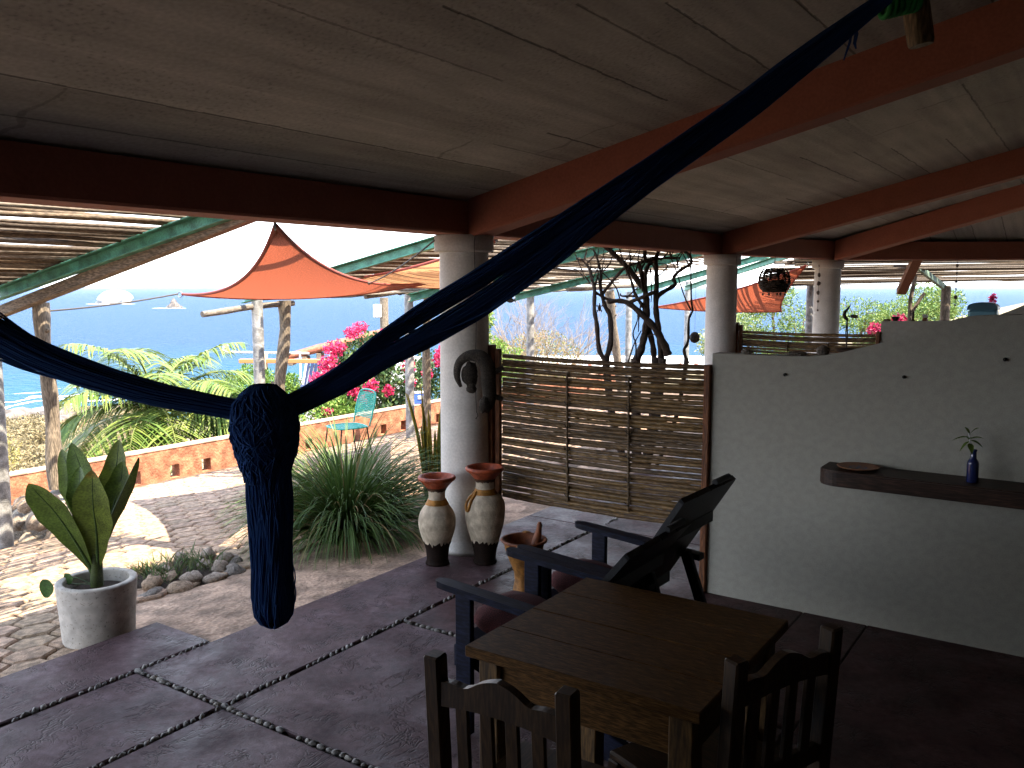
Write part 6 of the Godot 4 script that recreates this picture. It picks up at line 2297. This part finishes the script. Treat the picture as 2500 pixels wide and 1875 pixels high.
func distance() -> void:
	var rt = Vector3(0.559, 0, 0.829)
	var fw = Vector3(0.829, 0, -0.559)
	var eye = Vector3(-4.5446, 0, 3.4396)
	# islands
	var t = thing("island", "white domed rock island far out at sea", "island", Vector3(1036, -35, -1690))
	var mb = MB.new()
	var rows = []
	var nz = fnl(601, 0.05, 4)
	for i in 15:
		var f = i / 14.0
		var ring = PackedVector3Array()
		for j in 40:
			var a = TAU * j / 40
			var k = pow(1.0 - pow(f, 2.6), 0.42) * (1.0 + 0.26 * nz.get_noise_3d(cos(a) * 26.0, f * 30.0, sin(a) * 26.0)) + 0.06 * (1.0 - f)
			ring.append(rt * cos(a) * 33.0 * k + fw * sin(a) * 25.0 * k + Vector3(0, f * 30.0 - 1.0, 0) + rt * 5.0 * f)
		rows.append(ring)
	var cols = []
	for i in 15:
		cols.append(Color(0.16, 0.13, 0.11) if i < 1 else Color(0.45, 0.36, 0.29) if i < 2 else Color.WHITE)
	mb.grid(rows, true, Color.WHITE, cols)
	obj("rock", mb, M.guano_rock, t)
	t = thing("island", "small dark rock out at sea, right of the white island", "island", Vector3(897, -35, -1289))
	mb = MB.new()
	for b in [[Vector3(0, 2, 0), Vector3(9, 9, 8)], [rt * -1.0 + Vector3(0, 9, 0), Vector3(5, 5.5, 4.5)], [rt * 8.0, Vector3(7, 4, 5)], [rt * -8.0, Vector3(6, 4, 5)]]:
		mb.blob(b[0], b[1], fnl(602, 0.012, 4), 0.6, Basis(), 10, 16)
	obj("rock", mb, M.dark_rock, t)
	mb = MB.new()
	for e in [[Vector3(1036, -34.9, -1690), 42.0], [Vector3(897, -34.9, -1289), 23.0]]:
		var n2 = fnl(603, 0.6, 3)
		for k in 2:
			var line = []
			for j in 30:
				var x = lerpf(-1.0, 1.3, j / 29.0)
				var c: Vector3 = e[0] + rt * x * e[1] - fw * (24.0 + 12.0 * k + 8.0 * n2.get_noise_2d(x * 5.0, k * 9.0))
				var w: float = (0.2 + 3.4 * n2.get_noise_2d(x * 9.0, k * 4.0 + 2.0)) * (1.0 if k == 0 else 0.5)
				w = maxf(w, 0.05)
				line.append(PackedVector3Array([c - fw * w, c + Vector3(0, 0.25, 0), c + fw * w]))
			mb.grid(line)
	var sf = obj("island_surf", mb, M.foam)
	sf.set_meta("kind", "stuff")
	tag(sf, "white water round the two rock islands", "surf")
	# shore rocks on the left
	t = thing("shore_rocks", "low brown rocks at the water's edge, beyond the left wooden post", "rocks", Vector3(118, -35, -236))
	for k in 12:
		mb = MB.new()
		var p = rt * rnd(-16, 20) + fw * rnd(-8, 8)
		mb.blob(p + Vector3(0, 1.0, 0), Vector3(rnd(4, 9), rnd(1.5, 3.2), rnd(3, 6)), fnl(620 + k, 0.02, 4), 0.5, Basis(Vector3.UP, rnd(0, 3)), 7, 11)
		obj("rock", mb, M.dark_rock, t)
	# house with a tiled roof
	var h = eye + fw * 26.0
	t = thing("tiled_house", "white house with a sloping tiled roof, left of the bougainvillea", "house", h + rt * -5.0 + Vector3(0, -3.2, 0))
	var o = rt * 5.0 - h + Vector3(0, 3.2, 0) + h   # picture offsets from here
	var P = func(a: float, y: float, d: float) -> Vector3: return rt * (a + 5.0) + Vector3(0, y + 3.2, 0) + fw * d
	mb = MB.new()
	var bs = Basis(rt, Vector3.UP, -fw)
	mb.box(P.call(-4.7, -1.95, 2.4), Vector3(3.0, 2.5, 4.4), bs, 0.01)
	mb.box(P.call(-6.05, -2.1, 0.2), Vector3(0.35, 2.2, 0.3), bs, 0.01)
	mb.box(P.call(-5.0, -2.15, 0.1), Vector3(1.0, 2.2, 0.2), bs, 0.01)
	obj("wall", mb, M.white_paint, t)
	var lowp = Vector2(-6.75, -0.40)
	var highp = Vector2(-3.4, 0.42)
	mb = MB.new()
	mb.quad_to(P.call(lowp.x, lowp.y, -0.3), P.call(highp.x, highp.y, -0.3), P.call(highp.x, highp.y, 4.5), P.call(lowp.x, lowp.y, 4.5), Vector3.UP)
	mb.quad_to(P.call(lowp.x, lowp.y - 0.05, -0.3), P.call(highp.x, highp.y - 0.05, -0.3), P.call(highp.x, highp.y, -0.3), P.call(lowp.x, lowp.y, -0.3), -fw)
	var rf = obj("roof", mb, M.roof_tile, t)
	for k in 21:
		mb = MB.new()
		var d = -0.25 + k * 0.23
		for s in 9:
			var a0 = lowp.lerp(highp, s / 9.0)
			var a1 = lowp.lerp(highp, (s + 1.12) / 9.0)
			mb.tube([P.call(a0.x, a0.y + 0.035, d), P.call(a1.x, a1.y + 0.02, d)], [0.10, 0.085], 8)
		obj("tile_row", mb, M.roof_tile, rf)
	for k in 8:
		mb = MB.new()
		var a = -6.55 + k * 0.42
		var y = lerpf(lowp.y, highp.y, (a - lowp.x) / (highp.x - lowp.x))
		mb.box(P.call(a, y - 0.16, -0.1), Vector3(0.13, 0.16, 0.5), bs, 0.01)
		obj("rafter_end", mb, M.weathered_z, t)
	# terrace rail before it
	t = thing("terrace_rail", "orange terrace rail in front of the tiled house, behind the forked post", "railing", eye + fw * 22.0 + rt * -5.6 + Vector3(0, -1.4, 0))
	mb = MB.new()
	mb.box(Vector3(0, 1.26, 0) + rt * 0.3, Vector3(3.2, 0.10, 0.12), bs, 0.01)
	obj("rail", mb, M.orange_rail, t)
	for k in 2:
		mb = MB.new()
		mb.box(rt * (-0.72 + 1.9 * k) + Vector3(0, 0.65, 0), Vector3(0.22, 1.35 + (0.28 if k == 0 else 0.0), 0.22), bs, 0.01)
		obj("pillar", mb, M.cream_paint, t)
	for k in 2:
		t = thing("deck_chair", ["navy deck chair on the terrace of the tiled house, left of two", "navy deck chair on the terrace of the tiled house, right of two"][k], "chair", eye + fw * 23.6 + rt * [-5.52, -4.85][k] + Vector3(0, -1.25 + 0.2 * k, 0))
		mb = MB.new()
		for s in [-1, 1]:
			mb.bar(rt * (0.24 * s) + Vector3(0, 0.0, 0), rt * (0.24 * s + 0.12) + Vector3(0, 1.0, 0) + fw * 0.35, 0.05, 0.05)
			mb.bar(rt * (0.24 * s) + Vector3(0, 0.0, 0) + fw * 0.6, rt * (0.24 * s) + Vector3(0, 0.5, 0) - fw * 0.1, 0.05, 0.05)
		obj("frame", mb, M.white_paint, t)
		mb = MB.new()
		for s in 4:
			mb.bar(rt * (-0.17 + 0.11 * s) + Vector3(0, 0.25, 0) + fw * 0.1, rt * (-0.06 + 0.11 * s) + Vector3(0, 0.98, 0) + fw * 0.33, 0.085, 0.02)
		obj("back_strap", mb, M.navy_cloth, t)
		mb = MB.new()
		mb.box(Vector3(0, 0.3, 0) + fw * -0.1, Vector3(0.5, 0.04, 0.5), bs, 0.01)
		obj("seat", mb, M.navy_cloth, t)
	t = thing("white_pipe", "white pipe with an upturned end, left of the pale grey post", "pipe", eye + fw * 24.0 + rt * -7.9)
	mb = MB.new()
	var y0 = -0.06
	mb.tube([rt * 0.0 + Vector3(0, y0, 0), rt * 2.3 + Vector3(0, y0 - 0.04, 0)], 0.03, 8)
	mb.tube([rt * 2.05 + Vector3(0, y0, 0), rt * 2.05 + Vector3(0, -3.0, 0)], 0.03, 8)
	obj("run", mb, M.white_paint, t)
	mb = MB.new()
	mb.lathe([Vector2(0.001, -0.06), Vector2(0.07, -0.05), Vector2(0.10, 0.05), Vector2(0.07, 0.20), Vector2(0.001, 0.22)], Vector3(0, y0, 0), 12)
	obj("end_cap", mb, M.white_paint, t)
	t = thing("service_pole", "weathered pole with a white meter box, above the bougainvillea", "pole", eye + fw * 24.0 + rt * -3.51 + Vector3(0, -3.0, 0))
	mb = MB.new()
	mb.tube([Vector3.ZERO, Vector3(0, 2.5, 0), Vector3(0, 4.43, 0)], [0.13, 0.12, 0.115], 10)
	obj("post", mb, M.weathered, t)
	mb = MB.new()
	mb.box(rt * -0.17 + Vector3(0, 4.07, 0) - fw * 0.1, Vector3(0.22, 0.36, 0.16), bs, 0.02)
	obj("meter_box", mb, M.white_paint, t)
	# cream building beyond the near screen
	t = thing("cream_building", "sunlit cream building with a flat roof, low behind the dry branch sculpture", "building", eye + fw * 27.0 + rt * 3.6 + Vector3(0, -5.15, 0))
	mb = MB.new()
	mb.box(Vector3(0, 2.1, 0) + fw * 2.0, Vector3(6.2, 4.2, 4.4), bs, 0.02)
	obj("wall", mb, M.cream_paint, t)
	mb = MB.new()
	mb.box(Vector3(0, 4.32, 0) + fw * 2.0, Vector3(6.5, 0.16, 4.7), bs, 0.02)
	var roof = obj("roof", mb, M.white_paint, t)
	for k in 14:
		mb = MB.new()
		var x = -3.1 + k * 0.48
		mb.tube([rt * x + Vector3(0, 4.43, 0) - fw * 0.3, rt * x + Vector3(0, 4.45, 0) + fw * 0.4], 0.05, 7)
		obj("edge_tile", mb, M.roof_tile, roof)
	for k in 3:
		mb = MB.new()
		mb.box(rt * (-2.0 + 2.0 * k) + Vector3(0, 2.6, 0) - fw * 0.19, Vector3(0.8, 1.0, 0.06), bs, 0.01)
		obj("window", mb, M.navy_cloth, t)


func dry_tree() -> void:
	var t := thing("branch_sculpture", "dead branching driftwood tree standing behind the woven screen, up to the beam", "dead tree", Vector3(3.143, 0.0, -0.25))
	var o := Vector3(0.0, 1.03, 0.0)
	var big := MB.new()
	var twig := MB.new()
	branch(big, [Vector2(-0.328, 0.000), Vector2(-0.396, 0.101), Vector2(-0.428, 0.354), Vector2(-0.450, 0.497), Vector2(-0.442, 0.690), Vector2(-0.467, 0.783), Vector2(-0.484, 0.867), Vector2(-0.547, 0.960), Vector2(-0.623, 0.985)], 0.0247, 0.0114, 0.0)
	branch(twig, [Vector2(-0.442, 0.690), Vector2(-0.417, 0.783), Vector2(-0.404, 0.850)], 0.0133, 0.0057, 0.03)
	branch(big, [Vector2(-0.328, 0.000), Vector2(-0.286, 0.185), Vector2(-0.286, 0.429), Vector2(-0.328, 0.514), Vector2(-0.358, 0.615), Vector2(-0.379, 0.716), Vector2(-0.379, 0.833), Vector2(-0.421, 0.985), Vector2(-0.463, 1.069)], 0.0304, 0.0085, 0.05)
	branch(twig, [Vector2(-0.354, 0.648), Vector2(-0.269, 0.766), Vector2(-0.177, 0.876), Vector2(-0.109, 0.918), Vector2(0.025, 0.951), Vector2(0.194, 0.985), Vector2(0.362, 0.985)], 0.0171, 0.0114, 0.06)
	branch(twig, [Vector2(-0.429, 0.657), Vector2(-0.328, 0.598), Vector2(-0.253, 0.581), Vector2(-0.194, 0.564)], 0.0133, 0.0152, 0.02)
	branch(twig, [Vector2(-0.320, 0.564), Vector2(-0.210, 0.577), Vector2(-0.109, 0.547), Vector2(0.025, 0.429), Vector2(0.135, 0.311), Vector2(0.227, 0.160), Vector2(0.269, 0.059)], 0.0190, 0.0399, -0.05)
	branch(big, [Vector2(-0.034, 0.000), Vector2(0.025, 0.109), Vector2(0.051, 0.244), Vector2(0.059, 0.396), Vector2(0.051, 0.564), Vector2(0.025, 0.732), Vector2(0.000, 0.850), Vector2(-0.017, 0.926)], 0.0399, 0.0190, 0.02)
	branch(big, [Vector2(0.168, -0.008), Vector2(0.143, 0.143), Vector2(0.093, 0.311), Vector2(0.051, 0.480), Vector2(0.051, 0.648), Vector2(0.059, 0.817), Vector2(0.093, 0.918), Vector2(0.160, 0.985), Vector2(0.177, 1.069)], 0.0304, 0.0171, 0.1)
	branch(big, [Vector2(0.219, -0.008), Vector2(0.194, 0.185), Vector2(0.160, 0.354), Vector2(0.135, 0.522), Vector2(0.152, 0.732), Vector2(0.152, 0.884), Vector2(0.135, 0.985), Vector2(0.051, 0.960), Vector2(0.042, 1.069)], 0.0323, 0.0190, 0.0)
	branch(big, [Vector2(0.135, 0.589), Vector2(0.194, 0.648), Vector2(0.320, 0.716), Vector2(0.341, 0.749), Vector2(0.320, 0.791), Vector2(0.362, 0.859), Vector2(0.455, 0.926), Vector2(0.463, 0.968), Vector2(0.438, 1.019), Vector2(0.379, 1.052)], 0.0228, 0.0114, 0.0)
	branch(twig, [Vector2(0.463, -0.025), Vector2(0.421, 0.101), Vector2(0.463, 0.185), Vector2(0.488, 0.396), Vector2(0.522, 0.480), Vector2(0.505, 0.564), Vector2(0.480, 0.775), Vector2(0.463, 0.985), Vector2(0.471, 1.061)], 0.0171, 0.0047, 0.04)
	branch(twig, [Vector2(0.505, 0.488), Vector2(0.438, 0.623), Vector2(0.362, 0.817), Vector2(0.320, 0.918), Vector2(0.278, 1.010), Vector2(0.261, 1.078)], 0.0076, 0.0047, 0.05)
	branch(big, [Vector2(0.017, 0.699), Vector2(-0.076, 0.833), Vector2(-0.177, 0.943), Vector2(-0.286, 1.044), Vector2(-0.354, 1.103)], 0.0285, 0.0228, 0.08)
	branch(twig, [Vector2(-0.185, 0.581), Vector2(-0.227, 0.699), Vector2(-0.311, 0.800), Vector2(-0.396, 0.867), Vector2(-0.480, 0.901), Vector2(-0.581, 0.926)], 0.0076, 0.0038, 0.1)
	branch(twig, [Vector2(-0.109, 0.564), Vector2(0.025, 0.623), Vector2(0.143, 0.674)], 0.0171, 0.0190, -0.03)
	branch(twig, [Vector2(0.025, 0.514), Vector2(-0.059, 0.631), Vector2(-0.109, 0.775), Vector2(-0.177, 0.918), Vector2(-0.219, 1.069)], 0.0190, 0.0057, -0.02)
	branch(twig, [Vector2(-0.109, -0.008), Vector2(-0.042, 0.152), Vector2(0.025, 0.286)], 0.0085, 0.0047, 0.06)
	branch(twig, [Vector2(-0.051, 0.008), Vector2(-0.042, 0.160), Vector2(-0.067, 0.261), Vector2(-0.025, 0.413), Vector2(-0.059, 0.530)], 0.0085, 0.0047, -0.04)
	branch(twig, [Vector2(0.177, 0.817), Vector2(0.261, 0.909), Vector2(0.194, 0.934), Vector2(0.109, 0.918)], 0.0076, 0.0029, 0.0)
	branch(twig, [Vector2(0.354, 0.884), Vector2(0.337, 0.985), Vector2(0.396, 1.078)], 0.0076, 0.0038, 0.0)
	branch(twig, [Vector2(-0.539, 0.783), Vector2(-0.598, 0.867), Vector2(-0.648, 0.884)], 0.0057, 0.0029, 0.0)
	branch(twig, [Vector2(-0.480, 0.749), Vector2(-0.547, 0.850), Vector2(-0.598, 0.968), Vector2(-0.631, 1.044)], 0.0076, 0.0038, 0.08)
	branch(twig, [Vector2(-0.370, 0.850), Vector2(-0.311, 0.926), Vector2(-0.295, 0.968), Vector2(-0.278, 1.027)], 0.0085, 0.0038, 0.02)
	branch(twig, [Vector2(-0.152, 0.817), Vector2(-0.109, 0.960), Vector2(-0.101, 1.078)], 0.0076, 0.0038, 0.0)
	branch(twig, [Vector2(-0.059, 0.623), Vector2(-0.177, 0.623), Vector2(-0.194, 0.648)], 0.0114, 0.0057, 0.0)
	branch(twig, [Vector2(-0.008, 0.564), Vector2(-0.017, 0.429), Vector2(-0.017, 0.278)], 0.0095, 0.0047, -0.06)
	branch(twig, [Vector2(0.101, 0.884), Vector2(0.101, 0.682), Vector2(0.093, 0.564)], 0.0085, 0.0038, 0.03)
	branch(twig, [Vector2(0.008, 0.665), Vector2(-0.008, 0.850), Vector2(0.051, 0.960)], 0.0114, 0.0076, 0.0)
	branch(twig, [Vector2(-0.135, 0.606), Vector2(-0.042, 0.699), Vector2(-0.008, 0.716)], 0.0095, 0.0038, 0.02)
	branch(twig, [Vector2(-0.514, 0.943), Vector2(-0.455, 1.002), Vector2(-0.446, 1.069)], 0.0085, 0.0038, 0.0)
	branch(twig, [Vector2(-0.059, 0.850), Vector2(-0.025, 0.985), Vector2(-0.008, 1.078)], 0.0076, 0.0029, 0.0)
	branch(twig, [Vector2(0.194, 0.968), Vector2(0.244, 1.027), Vector2(0.261, 1.069)], 0.0095, 0.0047, 0.0)
	branch(twig, [Vector2(-0.484, 0.867), Vector2(-0.509, 0.933), Vector2(-0.540, 0.998)], 0.0071, 0.0027, 0.03)
	branch(twig, [Vector2(-0.484, 0.867), Vector2(-0.473, 0.913), Vector2(-0.486, 0.957)], 0.0071, 0.0027, 0.07)
	branch(twig, [Vector2(-0.467, 0.783), Vector2(-0.490, 0.835), Vector2(-0.487, 0.887)], 0.0071, 0.0027, 0.00)
	branch(twig, [Vector2(-0.467, 0.783), Vector2(-0.436, 0.845), Vector2(-0.398, 0.908)], 0.0071, 0.0027, -0.05)
	branch(twig, [Vector2(-0.379, 0.833), Vector2(-0.367, 0.913), Vector2(-0.353, 0.991)], 0.0071, 0.0027, 0.05)
	branch(twig, [Vector2(-0.379, 0.833), Vector2(-0.364, 0.879), Vector2(-0.334, 0.924)], 0.0071, 0.0027, 0.03)
	branch(twig, [Vector2(-0.286, 1.044), Vector2(-0.305, 1.088), Vector2(-0.305, 1.082)], 0.0071, 0.0027, 0.01)
	branch(twig, [Vector2(-0.286, 1.044), Vector2(-0.266, 1.123), Vector2(-0.236, 1.082)], 0.0071, 0.0027, 0.09)
	branch(twig, [Vector2(-0.177, 0.943), Vector2(-0.187, 1.020), Vector2(-0.200, 1.082)], 0.0071, 0.0027, 0.09)
	branch(twig, [Vector2(-0.177, 0.943), Vector2(-0.142, 0.989), Vector2(-0.125, 1.036)], 0.0071, 0.0027, -0.04)
	branch(twig, [Vector2(-0.109, 0.960), Vector2(-0.067, 1.020), Vector2(-0.017, 1.081)], 0.0071, 0.0027, -0.03)
	branch(twig, [Vector2(-0.109, 0.960), Vector2(-0.109, 1.019), Vector2(-0.116, 1.077)], 0.0071, 0.0027, 0.03)
	branch(twig, [Vector2(-0.017, 0.926), Vector2(-0.009, 1.007), Vector2(0.008, 1.082)], 0.0071, 0.0027, 0.09)
	branch(twig, [Vector2(-0.017, 0.926), Vector2(0.016, 1.010), Vector2(0.057, 1.082)], 0.0071, 0.0027, -0.05)
	branch(twig, [Vector2(0.042, 1.027), Vector2(0.075, 1.110), Vector2(0.129, 1.082)], 0.0071, 0.0027, 0.02)
	branch(twig, [Vector2(0.042, 1.027), Vector2(0.061, 1.078), Vector2(0.098, 1.082)], 0.0071, 0.0027, 0.02)
	branch(twig, [Vector2(0.152, 0.884), Vector2(0.131, 0.929), Vector2(0.129, 0.974)], 0.0071, 0.0027, 0.10)
	branch(twig, [Vector2(0.152, 0.884), Vector2(0.113, 0.961), Vector2(0.071, 1.036)], 0.0071, 0.0027, -0.05)
	branch(twig, [Vector2(0.278, 0.985), Vector2(0.258, 1.060), Vector2(0.258, 1.082)], 0.0071, 0.0027, -0.07)
	branch(twig, [Vector2(0.278, 0.985), Vector2(0.288, 1.030), Vector2(0.310, 1.073)], 0.0071, 0.0027, -0.02)
	branch(twig, [Vector2(0.345, 0.918), Vector2(0.380, 1.002), Vector2(0.416, 1.082)], 0.0071, 0.0027, 0.10)
	branch(twig, [Vector2(0.345, 0.918), Vector2(0.327, 0.963), Vector2(0.315, 1.009)], 0.0071, 0.0027, -0.07)
	branch(twig, [Vector2(0.455, 0.926), Vector2(0.426, 0.986), Vector2(0.404, 1.045)], 0.0071, 0.0027, -0.05)
	branch(twig, [Vector2(0.455, 0.926), Vector2(0.412, 1.005), Vector2(0.360, 1.082)], 0.0071, 0.0027, 0.09)
	branch(twig, [Vector2(0.177, 1.044), Vector2(0.213, 1.102), Vector2(0.248, 1.082)], 0.0071, 0.0027, 0.01)
	branch(twig, [Vector2(0.177, 1.044), Vector2(0.189, 1.111), Vector2(0.206, 1.082)], 0.0071, 0.0027, 0.03)
	branch(twig, [Vector2(-0.059, 0.850), Vector2(-0.019, 0.914), Vector2(0.019, 0.977)], 0.0071, 0.0027, 0.05)
	branch(twig, [Vector2(-0.059, 0.850), Vector2(-0.083, 0.906), Vector2(-0.084, 0.961)], 0.0071, 0.0027, 0.01)
	branch(twig, [Vector2(-0.421, 0.985), Vector2(-0.417, 1.028), Vector2(-0.417, 1.071)], 0.0071, 0.0027, 0.02)
	branch(twig, [Vector2(-0.421, 0.985), Vector2(-0.466, 1.053), Vector2(-0.503, 1.082)], 0.0071, 0.0027, -0.07)
	branch(twig, [Vector2(-0.547, 0.960), Vector2(-0.535, 1.022), Vector2(-0.515, 1.082)], 0.0071, 0.0027, -0.02)
	branch(twig, [Vector2(-0.547, 0.960), Vector2(-0.529, 1.033), Vector2(-0.534, 1.082)], 0.0071, 0.0027, -0.07)
	branch(twig, [Vector2(-0.396, 0.732), Vector2(-0.413, 0.918), Vector2(-0.370, 0.993), Vector2(-0.370, 1.061)], 0.0066, 0.0029, 0.0)
	branch(twig, [Vector2(0.059, 0.210), Vector2(0.093, 0.240), Vector2(0.143, 0.253)], 0.0095, 0.0047, 0.0)
	for m in [big, twig]:
		for i in m.v.size():
			m.v[i] += o
	# the foot of the thicker stems, hidden behind the screen
	var rt := Vector3(0.559, 0, 0.829)
	for f in [[-0.33, 0.038, 0.02], [-0.035, 0.05, 0.02], [0.17, 0.042, 0.1], [0.22, 0.042, 0.0], [0.463, 0.022, 0.04]]:
		big.tube(curve([rt * (f[0] * 0.4), rt * (f[0] * 0.8) + Vector3(0, 0.5, 0), rt * f[0] + Vector3(0, 1.05, 0) + Vector3(0.829, 0, -0.559) * f[2]], 8), f[1], 8)
	obj("limbs", big, M.dry_bark, t)
	obj("twigs", twig, M.dry_bark, t)
	t = thing("turtle_ornament", "little dark turtle ornament hanging in the left branches of the sculpture", "ornament", Vector3(2.44, 1.552, -0.32))
	var mb := MB.new()
	mb.blob(Vector3.ZERO, Vector3(0.022, 0.030, 0.014), fnl(33, 0.02), 0.2, Basis(), 8, 12)
	obj("shell", mb, M.rust_metal, t)
	mb = MB.new()
	for q in [Vector2(-0.022, 0.02), Vector2(0.022, 0.02), Vector2(-0.018, -0.026), Vector2(0.018, -0.026), Vector2(0.0, 0.036)]:
		mb.blob(rt * q.x + Vector3.UP * q.y, Vector3(0.008, 0.01, 0.006), fnl(34, 0.02), 0.2, Basis(), 5, 7)
	obj("limb", mb, M.rust_metal, t)
